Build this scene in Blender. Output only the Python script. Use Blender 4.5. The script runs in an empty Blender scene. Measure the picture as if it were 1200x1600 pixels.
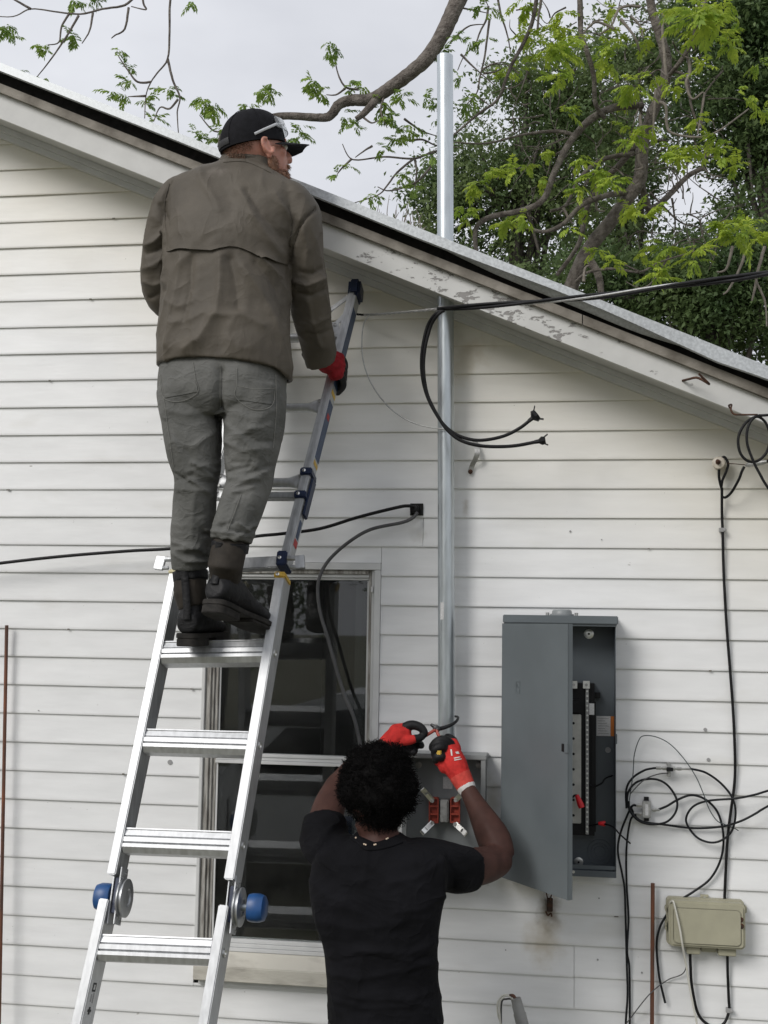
import bpy, bmesh, math, random
import numpy as np
from mathutils import Vector, Matrix, noise as mnoise
random.seed(7); np.random.seed(7)
S = bpy.context.scene
COL = S.collection
rad = math.radians

# ---------------------------------------------------------------- camera
F_PX, YAW, PITCH, ROLL = 1900.0, -0.15165, 0.09480, 0.01606     # solved from the siding courses
CAM = Vector((0.0, -4.1986, 2.15))
LINE0 = 2.15 + 1.70433                                          # height of the topmost lap line in view
COURSE = 0.1016
_f = Vector((math.sin(YAW)*math.cos(PITCH), math.cos(YAW)*math.cos(PITCH), math.sin(PITCH)))
_r = Vector((math.cos(YAW), -math.sin(YAW), 0)); _u = _r.cross(_f)
_r, _u = math.cos(ROLL)*_r + math.sin(ROLL)*_u, -math.sin(ROLL)*_r + math.cos(ROLL)*_u
cd = bpy.data.cameras.new('camera'); cam = bpy.data.objects.new('camera', cd); COL.objects.link(cam)
cd.sensor_fit = 'VERTICAL'; cd.sensor_height = 24.0; cd.sensor_width = 18.0
cd.lens = F_PX/1600*24.0; cd.clip_start = 0.05; cd.clip_end = 2000
cam.matrix_world = Matrix(((_r.x, _u.x, -_f.x, CAM.x), (_r.y, _u.y, -_f.y, CAM.y), (_r.z, _u.z, -_f.z, CAM.z), (0, 0, 0, 1)))
S.camera = cam

# ---------------------------------------------------------------- sky, sun, exposure
SUN_EL, SUN_AZ = rad(36), rad(217)        # azimuth clockwise from +Y: behind the photographer, to the left
w = bpy.data.worlds.new('World'); S.world = w; w.use_nodes = True
nt = w.node_tree; nt.nodes.clear()
out = nt.nodes.new('ShaderNodeOutputWorld'); bg = nt.nodes.new('ShaderNodeBackground'); bg2 = nt.nodes.new('ShaderNodeBackground')
sky = nt.nodes.new('ShaderNodeTexSky'); sky.sky_type = 'NISHITA'; sky.sun_disc = False
sky.sun_elevation = SUN_EL; sky.sun_rotation = SUN_AZ; sky.dust_density = 3.0
nt.links.new(sky.outputs[0], bg.inputs[0]); bg.inputs[1].default_value = 0.06
tc = nt.nodes.new('ShaderNodeTexCoord'); nz = nt.nodes.new('ShaderNodeTexNoise'); nz.inputs['Scale'].default_value = 2.6
nz.inputs['Detail'].default_value = 5; nz.inputs['Roughness'].default_value = 0.55
mp = nt.nodes.new('ShaderNodeMapping'); mp.inputs['Scale'].default_value = (1, 1, 2.2)
nt.links.new(tc.outputs['Generated'], mp.inputs[0]); nt.links.new(mp.outputs[0], nz.inputs['Vector'])
cr = nt.nodes.new('ShaderNodeValToRGB')
cr.color_ramp.elements[0].position = 0.30; cr.color_ramp.elements[0].color = (0.475, 0.488, 0.527, 1)
cr.color_ramp.elements[1].position = 0.72; cr.color_ramp.elements[1].color = (0.635, 0.647, 0.682, 1)
nt.links.new(nz.outputs[0], cr.inputs[0]); nt.links.new(cr.outputs[0], bg2.inputs[0]); bg2.inputs[1].default_value = 1.0
mx = nt.nodes.new('ShaderNodeMixShader'); mx.inputs[0].default_value = 0.93
nt.links.new(bg.outputs[0], mx.inputs[1]); nt.links.new(bg2.outputs[0], mx.inputs[2]); nt.links.new(mx.outputs[0], out.inputs[0])
sl = bpy.data.lights.new('sun', 'SUN'); sl.energy = 1.45; sl.angle = rad(26); sl.color = (1, 0.97, 0.93)
so = bpy.data.objects.new('sun', sl); COL.objects.link(so); so.location = (-3, -9, 14)
so.rotation_euler = (Vector((-math.sin(SUN_AZ)*math.cos(SUN_EL), -math.cos(SUN_AZ)*math.cos(SUN_EL), -math.sin(SUN_EL)))).to_track_quat('-Z', 'Y').to_euler()
S.view_settings.view_transform = 'Standard'; S.view_settings.look = 'None'; S.view_settings.gamma = 1
S.view_settings.exposure = 0.48; S.view_settings.use_curve_mapping = False

# ---------------------------------------------------------------- pixel <-> world helpers (1200 x 1600 photograph)
def ray(x, y): return _f + _r*((x-600)/F_PX) + _u*((800-y)/F_PX)
def P(x, y, Y):
    d = ray(x, y); t = (Y-CAM.y)/d.y
    return CAM + d*t
def ppm(x, y, Y):                        # pixels per metre there
    p = P(x, y, Y) - CAM; return F_PX/p.dot(_f)
def proj_np(V):
    q = V - np.array(CAM); d = q@np.array(_f)
    return 600+F_PX*(q@np.array(_r))/d, 800-F_PX*(q@np.array(_u))/d

# ---------------------------------------------------------------- node materials
def mat(name, color=(.5, .5, .5), rough=.5, metal=0.0, var=0.0, vscale=20, bump=0.0, bscale=60, color2=None, detail=4,
        stretch=(1, 1, 1), spec=None, rvar=0.0, trans=0.0, coat=0.0, rnd=0.0, lo=.35, hi=.65, sheen=0.0, bstretch=None):
    m = bpy.data.materials.new(name); m.use_nodes = True; t = m.node_tree; b = t.nodes['Principled BSDF']
    b.inputs['Roughness'].default_value = rough; b.inputs['Metallic'].default_value = metal
    if spec is not None: b.inputs['Specular IOR Level'].default_value = spec
    if coat: b.inputs['Coat Weight'].default_value = coat
    if sheen: b.inputs['Sheen Weight'].default_value = sheen
    b.inputs['Base Color'].default_value = (*color, 1)
    tcn = t.nodes.new('ShaderNodeTexCoord'); mpn = t.nodes.new('ShaderNodeMapping'); mpn.inputs['Scale'].default_value = stretch
    t.links.new(tcn.outputs['Object'], mpn.inputs[0])
    if var or color2 is not None:
        n = t.nodes.new('ShaderNodeTexNoise'); n.inputs['Scale'].default_value = vscale; n.inputs['Detail'].default_value = detail
        t.links.new(mpn.outputs[0], n.inputs['Vector'])
        r = t.nodes.new('ShaderNodeValToRGB'); r.color_ramp.elements[0].position = lo; r.color_ramp.elements[1].position = hi
        c2 = color2 if color2 is not None else tuple(min(1, c*(1+var)) for c in color)
        c1 = color if color2 is not None else tuple(c*(1-var) for c in color)
        r.color_ramp.elements[0].color = (*c1, 1); r.color_ramp.elements[1].color = (*c2, 1)
        t.links.new(n.outputs[0], r.inputs[0])
        last = r.outputs[0]
        if rnd:
            oi = t.nodes.new('ShaderNodeObjectInfo'); mr = t.nodes.new('ShaderNodeMapRange')
            mr.inputs[3].default_value = 1-rnd; mr.inputs[4].default_value = 1+rnd
            t.links.new(oi.outputs['Random'], mr.inputs[0])
            h = t.nodes.new('ShaderNodeHueSaturation'); t.links.new(mr.outputs[0], h.inputs['Value']); t.links.new(last, h.inputs['Color'])
            last = h.outputs[0]
        t.links.new(last, b.inputs['Base Color'])
        if rvar:
            mr = t.nodes.new('ShaderNodeMapRange'); mr.inputs[3].default_value = rough-rvar; mr.inputs[4].default_value = rough+rvar
            t.links.new(n.outputs[0], mr.inputs[0]); t.links.new(mr.outputs[0], b.inputs['Roughness'])
    if bump:
        n2 = t.nodes.new('ShaderNodeTexNoise'); n2.inputs['Scale'].default_value = bscale; n2.inputs['Detail'].default_value = 5
        if bstretch:
            mp2 = t.nodes.new('ShaderNodeMapping'); mp2.inputs['Scale'].default_value = bstretch
            t.links.new(tcn.outputs['Object'], mp2.inputs[0]); t.links.new(mp2.outputs[0], n2.inputs['Vector'])
        else: t.links.new(mpn.outputs[0], n2.inputs['Vector'])
        bp = t.nodes.new('ShaderNodeBump'); bp.inputs['Strength'].default_value = bump; bp.inputs['Distance'].default_value = 0.004
        t.links.new(n2.outputs[0], bp.inputs['Height']); t.links.new(bp.outputs[0], b.inputs['Normal'])
    return m
def nodes_of(m): t = m.node_tree; return t, t.nodes['Principled BSDF']
def add_stains(m, spots, src=None):
    """spots: (world point, radii xyz, colour, strength, noise scale): blotches that sit on the surface itself"""
    t, b = nodes_of(m); L = t.links
    geo = t.nodes.new('ShaderNodeNewGeometry')
    cur = b.inputs['Base Color'].links[0].from_socket
    for (c, r, colr, k, ns) in spots:
        sub = t.nodes.new('ShaderNodeVectorMath'); sub.operation = 'SUBTRACT'; sub.inputs[1].default_value = c
        L.new(geo.outputs['Position'], sub.inputs[0])
        dv = t.nodes.new('ShaderNodeVectorMath'); dv.operation = 'DIVIDE'; dv.inputs[1].default_value = r; L.new(sub.outputs[0], dv.inputs[0])
        ln = t.nodes.new('ShaderNodeVectorMath'); ln.operation = 'LENGTH'; L.new(dv.outputs[0], ln.inputs[0])
        n = t.nodes.new('ShaderNodeTexNoise'); n.inputs['Scale'].default_value = ns; n.inputs['Detail'].default_value = 6
        L.new(geo.outputs['Position'], n.inputs['Vector'])
        ad = t.nodes.new('ShaderNodeMath'); ad.operation = 'MULTIPLY_ADD'; ad.inputs[1].default_value = 1.3
        L.new(n.outputs[0], ad.inputs[0]); L.new(ln.outputs['Value'], ad.inputs[2])
        mr = t.nodes.new('ShaderNodeMapRange'); mr.inputs[1].default_value = 0.65; mr.inputs[2].default_value = 1.6
        mr.inputs[3].default_value = k; mr.inputs[4].default_value = 0; mr.interpolation_type = 'SMOOTHSTEP'
        L.new(ad.outputs[0], mr.inputs[0])
        mxn = t.nodes.new('ShaderNodeMix'); mxn.data_type = 'RGBA'; mxn.inputs[7].default_value = (*colr, 1)
        L.new(mr.outputs[0], mxn.inputs[0]); L.new(cur, mxn.inputs[6]); cur = mxn.outputs[2]
    L.new(cur, b.inputs['Base Color'])

def wrinkle(m, scale, strength, dist, stretch=(1, 1, 1), warp=.6):
    """fine relief of crumpled cloth: sharp-crested noise chained after the weave bump"""
    t, b = nodes_of(m); L = t.links; tc_ = t.nodes.new('ShaderNodeTexCoord'); mp_ = t.nodes.new('ShaderNodeMapping'); mp_.inputs['Scale'].default_value = stretch
    L.new(tc_.outputs['Object'], mp_.inputs[0]); n = t.nodes.new('ShaderNodeTexNoise'); n.inputs['Scale'].default_value = scale; n.inputs['Detail'].default_value = 2.5; n.inputs['Distortion'].default_value = warp
    L.new(mp_.outputs[0], n.inputs['Vector'])
    a = t.nodes.new('ShaderNodeMath'); a.operation = 'SUBTRACT'; a.inputs[1].default_value = .5; L.new(n.outputs[0], a.inputs[0])
    c = t.nodes.new('ShaderNodeMath'); c.operation = 'ABSOLUTE'; L.new(a.outputs[0], c.inputs[0])
    e = t.nodes.new('ShaderNodeMath'); e.operation = 'POWER'; e.inputs[1].default_value = .7; L.new(c.outputs[0], e.inputs[0])
    bp = t.nodes.new('ShaderNodeBump'); bp.inputs['Strength'].default_value = strength; bp.inputs['Distance'].default_value = dist; bp.invert = True
    L.new(e.outputs[0], bp.inputs['Height'])
    if b.inputs['Normal'].links: L.new(b.inputs['Normal'].links[0].from_socket, bp.inputs['Normal'])
    L.new(bp.outputs[0], b.inputs['Normal'])

# ---------------------------------------------------------------- mesh builder
def catmull(pts, n=8, closed=False):
    pts = [np.array(p, float) for p in pts]
    if len(pts) < 3: return [Vector(p) if len(p) == 3 else p for p in pts]
    outp = []
    m = len(pts)
    for i in range(m if closed else m-1):
        if closed: p0, p1, p2, p3 = pts[i-1], pts[i], pts[(i+1) % m], pts[(i+2) % m]
        else: p0, p1, p2, p3 = pts[max(i-1, 0)], pts[i], pts[i+1], pts[min(i+2, m-1)]
        for k in range(n):
            u = k/n
            outp.append(.5*((2*p1)+(-p0+p2)*u+(2*p0-5*p1+4*p2-p3)*u*u+(-p0+3*p1-3*p2+p3)*u**3))
    if not closed: outp.append(pts[-1])
    return outp
class B:
    def __init__(s): s.v = []; s.f = []
    def add(s, vs, fs):
        o = len(s.v); s.v += [Vector(v) for v in vs]; s.f += [tuple(i+o for i in f) for f in fs]; return s
    def box(s, c, size, rot=None):
        hx, hy, hz = size[0]/2, size[1]/2, size[2]/2
        vs = [Vector((x*hx, y*hy, z*hz)) for z in (-1, 1) for y in (-1, 1) for x in (-1, 1)]
        if rot is not None: vs = [rot@v for v in vs]
        c = Vector(c)
        return s.add([v+c for v in vs], [(0, 2, 3, 1), (4, 5, 7, 6), (0, 1, 5, 4), (2, 6, 7, 3), (0, 4, 6, 2), (1, 3, 7, 5)])
    def bx(s, x0, x1, y0, y1, z0, z1): return s.box(((x0+x1)/2, (y0+y1)/2, (z0+z1)/2), (x1-x0, y1-y0, z1-z0))
    def rings(s, rs, cap=True, closed_u=False):
        n = len(rs[0]); o = len(s.v)
        for r in rs: s.v += [Vector(p) for p in r]
        m = len(rs)
        for i in range(m if closed_u else m-1):
            a = o+i*n; b = o+((i+1) % m)*n
            for k in range(n): s.f.append((a+k, a+(k+1) % n, b+(k+1) % n, b+k))
        if cap and not closed_u:
            s.f.append(tuple(o+k for k in reversed(range(n)))); s.f.append(tuple(o+(m-1)*n+k for k in range(n)))
        return s
    def tube(s, path, r, seg=8, cap=True, closed=False, ell=None, up=None):
        path = [Vector(p) for p in path]; m = len(path)
        rr = r if isinstance(r, (list, tuple, np.ndarray)) else [r]*m
        T = []
        for i in range(m):
            a = path[i-1] if (i > 0 or closed) else path[i]; b = path[(i+1) % m] if (i < m-1 or closed) else path[i]
            T.append((b-a).normalized() if (b-a).length > 1e-9 else Vector((0, 0, 1)))
        if up is None:
            up0 = Vector((0, 0, 1)) if abs(T[0].z) < .9 else Vector((1, 0, 0))
        else: up0 = Vector(up)
        N = (up0-T[0]*up0.dot(T[0])).normalized()
        rs = []
        for i in range(m):
            if i > 0:
                N = N-T[i]*N.dot(T[i])
                N = N.normalized() if N.length > 1e-6 else T[i].orthogonal().normalized()
            Bn = T[i].cross(N)
            e = ell if ell else 1.0
            rs.append([path[i]+N*(rr[i]*math.cos(2*math.pi*k/seg))+Bn*(rr[i]*e*math.sin(2*math.pi*k/seg)) for k in range(seg)])
        return s.rings(rs, cap, closed)
    def bar(s, a, b, w, t, side):                 # rectangular bar a->b, width w along side, thickness t across
        a, b = Vector(a), Vector(b); d = (b-a).normalized(); sd = Vector(side); sd = (sd-d*sd.dot(d)).normalized(); nn = d.cross(sd)
        rs = []
        for p in (a, b): rs.append([p+sd*(w/2*i)+nn*(t/2*j) for i, j in ((-1, -1), (1, -1), (1, 1), (-1, 1))])
        return s.rings(rs)
    def extrude(s, poly, d):                      # planar polygon (3d points) extruded by vector d
        n = len(poly); d = Vector(d); poly = [Vector(p) for p in poly]
        o = len(s.v); s.v += poly + [p+d for p in poly]
        s.f.append(tuple(o+i for i in range(n))); s.f.append(tuple(o+n+i for i in reversed(range(n))))
        for i in range(n): s.f.append((o+i, o+n+i, o+n+(i+1) % n, o+(i+1) % n))
        return s
    def cyl(s, a, b, r, seg=16, r2=None):
        return s.tube([a, b], [r, r if r2 is None else r2], seg)
    def lathe(s, c, axis, prof, seg=20):          # prof: (distance along axis, radius)
        c = Vector(c); ax = Vector(axis).normalized(); n1 = ax.orthogonal().normalized(); n2 = ax.cross(n1)
        rs = [[c+ax*h+n1*(r*math.cos(2*math.pi*k/seg))+n2*(r*math.sin(2*math.pi*k/seg)) for k in range(seg)] for h, r in prof]
        return s.rings(rs)
    def ellip(s, c, rx, ry, rz, seg=16, rng=10, rot=None):
        c = Vector(c); rs = []
        for i in range(1, rng):
            a = math.pi*i/rng; z = -math.cos(a); q = math.sin(a)
            rs.append([Vector((rx*q*math.cos(2*math.pi*k/seg), ry*q*math.sin(2*math.pi*k/seg), rz*z)) for k in range(seg)])
        vs = [v for r in rs for v in r]
        if rot is not None: vs = [rot@v for v in vs]
        n = len(rs); rs = [[vs[i*seg+k]+c for k in range(seg)] for i in range(n)]
        return s.rings(rs)
    def mesh(s, name):
        me = bpy.data.meshes.new(name); me.from_pydata([tuple(v) for v in s.v], [], s.f)
        bm = bmesh.new(); bm.from_mesh(me); bmesh.ops.recalc_face_normals(bm, faces=bm.faces); bm.to_mesh(me); bm.free()
        return me
    def build(s, name, m, parent=None, smooth=35, bevel=0, **kw):
        return link(name, s.mesh(name), m, parent, smooth, bevel, **kw)
def set_smooth(me, ang):
    if ang is None: return
    me.polygons.foreach_set('use_smooth', [True]*len(me.polygons))
    if ang < 180: me.set_sharp_from_angle(angle=rad(ang))
def link(name, me, m, parent=None, smooth=35, bevel=0, label=None, cat=None, group=None, kind=None):
    if bevel:
        bm = bmesh.new(); bm.from_mesh(me)
        ed = [e for e in bm.edges if len(e.link_faces) == 2 and e.calc_face_angle(0) > rad(30)]
        bmesh.ops.bevel(bm, geom=ed, offset=bevel, segments=2, affect='EDGES', clamp_overlap=True); bm.to_mesh(me); bm.free()
    me.materials.clear(); 
    if m: me.materials.append(m)
    set_smooth(me, smooth)
    o = bpy.data.objects.new(name, me); COL.objects.link(o)
    if parent is not None: attach(o, parent)
    tag(o, label, cat, group, kind); return o
ROOTLOC = {}
def attach(o, parent):
    o.parent = parent
    if parent.name in ROOTLOC: o.matrix_parent_inverse = Matrix.Translation(-ROOTLOC[parent.name])
def tag(o, label=None, cat=None, group=None, kind=None):
    if label: o['label'] = label
    if cat: o['category'] = cat
    if group: o['group'] = group
    if kind: o['kind'] = kind
def thing(name, loc, label, cat, group=None):
    o = bpy.data.objects.new(name, None); COL.objects.link(o); o.location = loc; o.empty_display_size = .05
    ROOTLOC[o.name] = Vector(loc); tag(o, label, cat, group); return o
def evaluated(b, voxel, smooth_it=4, fac=.5, pre=None):
    """union of closed shapes -> one continuous skin"""
    me = b.mesh('tmp'); o = bpy.data.objects.new('tmp', me); COL.objects.link(o)
    r = o.modifiers.new('r', 'REMESH'); r.mode = 'VOXEL'; r.voxel_size = voxel
    if smooth_it:
        sm = o.modifiers.new('s', 'SMOOTH'); sm.factor = fac; sm.iterations = smooth_it
    dg = bpy.context.evaluated_depsgraph_get(); dg.update()
    res = bpy.data.meshes.new_from_object(o.evaluated_get(dg)); bpy.data.objects.remove(o); bpy.data.meshes.remove(me)
    return res
def get_co(me):
    a = np.empty(len(me.vertices)*3, np.float64); me.vertices.foreach_get('co', a); return a.reshape(-1, 3)
def get_no(me):
    a = np.empty(len(me.vertices)*3, np.float64); me.vertex_normals.foreach_get('vector', a); return a.reshape(-1, 3)
def set_co(me, co): me.vertices.foreach_set('co', co.reshape(-1)); me.update()
def polydist(px, py, pts):
    best = np.full(px.shape, 1e9)
    for (x0, y0), (x1, y1) in zip(pts[:-1], pts[1:]):
        dx, dy = x1-x0, y1-y0; L = dx*dx+dy*dy+1e-9
        t = np.clip(((px-x0)*dx+(py-y0)*dy)/L, 0, 1)
        best = np.minimum(best, np.hypot(px-x0-t*dx, py-y0-t*dy))
    return best
def folds(me, strokes, rough=0.0, rscale=9.0, ridge=0.0, gscale=(6, 6, 6)):
    """press creases into cloth: strokes = (polyline in photo pixels, half width px, height m)"""
    co = get_co(me); no = get_no(me); px, py = proj_np(co)
    view = co-np.array(CAM); view /= np.linalg.norm(view, axis=1)[:, None]
    face = np.clip(-(view*no).sum(1)*3, 0, 1)
    d = np.zeros(len(co))
    for pts, wd, amp in strokes:
        dist = polydist(px, py, pts); d += amp*np.exp(-(dist/wd)**1.3)*face
    if rough:
        d += np.array([mnoise.fractal(Vector(c)*rscale, .9, 2.0, 3) for c in co])*rough
    if ridge:
        gs = np.array(gscale); rg = np.array([(1-abs(mnoise.noise(Vector(c*gs)+Vector((.6*mnoise.noise(Vector(c*3)), 0, .6*mnoise.noise(Vector(c*3+7)))))))**7 for c in co]); d += ridge*rg
    set_co(me, co+no*d[:, None])
def lateral_rings(pts, seg=24, power=2.0, depth_axis=Vector((0, 1, 0)), fixed=None):
    """pts: (centre Vector, half width, half depth). Rings across the path, wide in the picture plane and deep along Y"""
    rs = []; m = len(pts)
    for i, (c, a, b_) in enumerate(pts):
        p0 = pts[max(i-1, 0)][0]; p1 = pts[min(i+1, m-1)][0]; t = (p1-p0).normalized() if fixed is None else fixed
        lat = t.cross(depth_axis).normalized(); dep = lat.cross(t).normalized()
        ring = []
        for k in range(seg):
            an = 2*math.pi*k/seg; cs, sn = math.cos(an), math.sin(an)
            ring.append(c+lat*(a*math.copysign(abs(cs)**(2/power), cs))+dep*(b_*math.copysign(abs(sn)**(2/power), sn)))
        rs.append(ring)
    return rs
def pxrings(rows, seg=24, power=2.0, n=4, fixed=None):
    """rows: (x, y, Y, half width px, half depth m) -> smooth ring loft in world space"""
    rr = catmull(rows, n) if n > 1 else rows
    return lateral_rings([(P(q[0], q[1], q[2]), q[3]/ppm(q[0], q[1], q[2]), q[4]) for q in rr], seg, power, fixed=fixed)
def pxpath(pts, n=8): return [P(*q) for q in catmull([(float(a), float(b_), float(c)) for a, b_, c in pts], n)]
# ---------------------------------------------------------------- ground
M_ground = mat('grass_ground', (.085, .095, .045), .95, color2=(.21, .19, .13), vscale=1.3, detail=8, bump=.6, bscale=25)
g = B(); g.add([(-300, -300, 0), (300, -300, 0), (300, 300, 0), (-300, 300, 0)], [(0, 1, 2, 3)])
g.build('ground', M_ground, smooth=None, kind='structure')

# ---------------------------------------------------------------- house
M_siding = mat('white_siding', (.755, .76, .76), .42, var=.045, vscale=7, stretch=(.6, 1, 3), detail=5, bump=.10, bscale=90, rnd=.022, bstretch=(.15, 1, 1))
M_trim = mat('white_trim', (.60, .605, .60), .45, var=.05, vscale=12, bump=.08, bscale=80)
M_fascia = mat('fascia_paint', (.56, .56, .545), .6, var=.08, vscale=9, bump=.25, bscale=70, detail=6)
M_mould = mat('weathered_moulding', (.13, .115, .095), .85, color2=(.30, .275, .24), vscale=11, bump=.5, bscale=90, detail=7)
M_soffit = mat('soffit_paint', (.50, .50, .485), .7, var=.06, vscale=10, bump=.1)
M_deck = mat('roof_deck_edge', (.018, .016, .015), .9, var=.4, vscale=40)
M_metal_edge = mat('galvanized_edge', (.46, .48, .49), .5, .45, var=.14, vscale=110, detail=6, rvar=.1)
M_roof = mat('roof_metal', (.45, .46, .47), .45, .4, var=.1, vscale=8)
M_found = mat('concrete_block', (.30, .29, .27), .9, var=.15, vscale=14, bump=.4)
M_wood_grey = mat('weathered_wood', (.20, .185, .165), .85, color2=(.47, .46, .43), vscale=16, stretch=(6, 6, .7), bump=.5, bscale=40, detail=8)
M_sill = mat('sill_paint', (.52, .50, .44), .65, color2=(.34, .32, .28), vscale=14, stretch=(.6, 1, 2), lo=.52, hi=.78, detail=8, bump=.4, bscale=50)
M_glass = mat('window_glass', (.9, .95, .95), .015); _t, _b = nodes_of(M_glass); _b.inputs['Transmission Weight'].default_value = 1; _b.inputs['IOR'].default_value = 1.5
_o = _t.nodes['Material Output']; _d = _t.nodes.new('ShaderNodeBsdfDiffuse'); _d.inputs[0].default_value = (.42, .42, .40, 1); _m = _t.nodes.new('ShaderNodeMixShader')
_n = _t.nodes.new('ShaderNodeTexNoise'); _n.inputs['Scale'].default_value = 7; _n.inputs['Detail'].default_value = 8; _r2 = _t.nodes.new('ShaderNodeMapRange'); _r2.inputs[1].default_value = .3; _r2.inputs[2].default_value = .8; _r2.inputs[3].default_value = .008; _r2.inputs[4].default_value = .036
_t.links.new(_n.outputs[0], _r2.inputs[0]); _t.links.new(_r2.outputs[0], _m.inputs[0]); _t.links.new(_b.outputs[0], _m.inputs[1]); _t.links.new(_d.outputs[0], _m.inputs[2]); _t.links.new(_m.outputs[0], _o.inputs[0])
M_dark = mat('dark_room', (.012, .012, .013), .9, var=.3, vscale=3)  # near-black: the darkness of the unlit room is put into this colour
M_blackgap = mat('dark_gap', (.01, .01, .01), .9)

def pxline(x0, y0, x1, y1, Y):
    a, b = P(x0, y0, Y), P(x1, y1, Y); k = (b.z-a.z)/(b.x-a.x)
    return lambda X: a.z+k*(X-a.x)
XR, XE, XLW = -2.9, 2.35, -8.05            # ridge, right eave end of the rake, left wall corner
DEPTH = 7.0
house = thing('house', (-2.9, 0, 0), 'white lap-sided house gable with peeling rake boards and a sash window', 'house')
fr_bot = pxline(0, 214.6, 1200, 693, -.028)
def mirror(f): return lambda X: f(X) if X >= XR else f(2*XR-X)
FRB = mirror(fr_bot)
def xlim(z):                                # right end of a siding course at height z (tucked under the frieze)
    a = fr_bot(0); k = fr_bot(1)-a; return (z-.035-a)/k
add_stains(M_siding, [
    (P(735, 548, 0), (.13, .1, .075), (.30, .23, .15), .75, 22), (P(720, 575, 0), (.09, .1, .09), (.42, .36, .25), .6, 18),
    (P(858, 1428, 0), (.055, .1, .09), (.16, .12, .075), .85, 30), (P(850, 1470, 0), (.10, .1, .11), (.42, .36, .26), .7, 16),
    (P(835, 1385, 0), (.16, .1, .06), (.48, .45, .37), .7, 12), (P(770, 1250, 0), (.04, .1, .12), (.42, .39, .31), .6, 20),
    (P(700, 690, 0), (.03, .1, .12), (.45, .42, .35), .5, 25), (P(1130, 740, 0), (.07, .1, .05), (.46, .43, .36), .6, 20),
    (P(728, 790, 0), (.02, .1, .05), (.35, .30, .22), .6, 30), (P(655, 835, 0), (.05, .1, .04), (.48, .47, .44), .6, 30)])
# cream discoloration of the upper boards follows the old gutter-less rake
t_, b_ = nodes_of(M_siding); geo = t_.nodes.new('ShaderNodeNewGeometry'); cur = b_.inputs['Base Color'].links[0].from_socket
dp = t_.nodes.new('ShaderNodeVectorMath'); dp.operation = 'DOT_PRODUCT'; kk = fr_bot(1)-fr_bot(0)
nv = Vector((-kk, 0, 1)).normalized(); dp.inputs[1].default_value = nv; t_.links.new(geo.outputs['Position'], dp.inputs[0])
nn = t_.nodes.new('ShaderNodeTexNoise'); nn.inputs['Scale'].default_value = 2.2; nn.inputs['Detail'].default_value = 5
t_.links.new(geo.outputs['Position'], nn.inputs['Vector'])
ma = t_.nodes.new('ShaderNodeMath'); ma.operation = 'MULTIPLY_ADD'; ma.inputs[1].default_value = .55; t_.links.new(nn.outputs[0], ma.inputs[0]); t_.links.new(dp.outputs['Value'], ma.inputs[2])
d0 = nv.dot(Vector((0, 0, fr_bot(0))))+.275
mr = t_.nodes.new('ShaderNodeMapRange'); mr.inputs[1].default_value = d0-.62; mr.inputs[2].default_value = d0+.02; mr.inputs[3].default_value = 0; mr.inputs[4].default_value = .62
t_.links.new(ma.outputs[0], mr.inputs[0])
mxn = t_.nodes.new('ShaderNodeMix'); mxn.data_type = 'RGBA'; mxn.inputs[7].default_value = (.73, .68, .55, 1)
t_.links.new(mr.outputs[0], mxn.inputs[0]); t_.links.new(cur, mxn.inputs[6]); t_.links.new(mxn.outputs[2], b_.inputs['Base Color'])

t_, b_ = nodes_of(M_siding); cur = b_.inputs['Base Color'].links[0].from_socket
geo = t_.nodes.new('ShaderNodeNewGeometry'); mpx = t_.nodes.new('ShaderNodeMapping'); mpx.inputs['Scale'].default_value = (1, 1, 2.4); t_.links.new(geo.outputs['Position'], mpx.inputs[0])
for sc_, th, colr, k in ((16, .735, (.20, .18, .15), .7), (55, .745, (.16, .15, .13), .8), (3.1, .60, (.60, .59, .55), .55)):
    nx = t_.nodes.new('ShaderNodeTexNoise'); nx.inputs['Scale'].default_value = sc_; nx.inputs['Detail'].default_value = 3; t_.links.new(mpx.outputs[0], nx.inputs['Vector'])
    mr = t_.nodes.new('ShaderNodeMapRange'); mr.inputs[1].default_value = th; mr.inputs[2].default_value = th+(.05 if sc_ > 10 else .2); mr.inputs[3].default_value = 0; mr.inputs[4].default_value = k; t_.links.new(nx.outputs[0], mr.inputs[0])
    mxn = t_.nodes.new('ShaderNodeMix'); mxn.data_type = 'RGBA'; mxn.inputs[7].default_value = (*colr, 1); t_.links.new(mr.outputs[0], mxn.inputs[0]); t_.links.new(cur, mxn.inputs[6]); cur = mxn.outputs[2]
t_.links.new(cur, b_.inputs['Base Color'])
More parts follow.
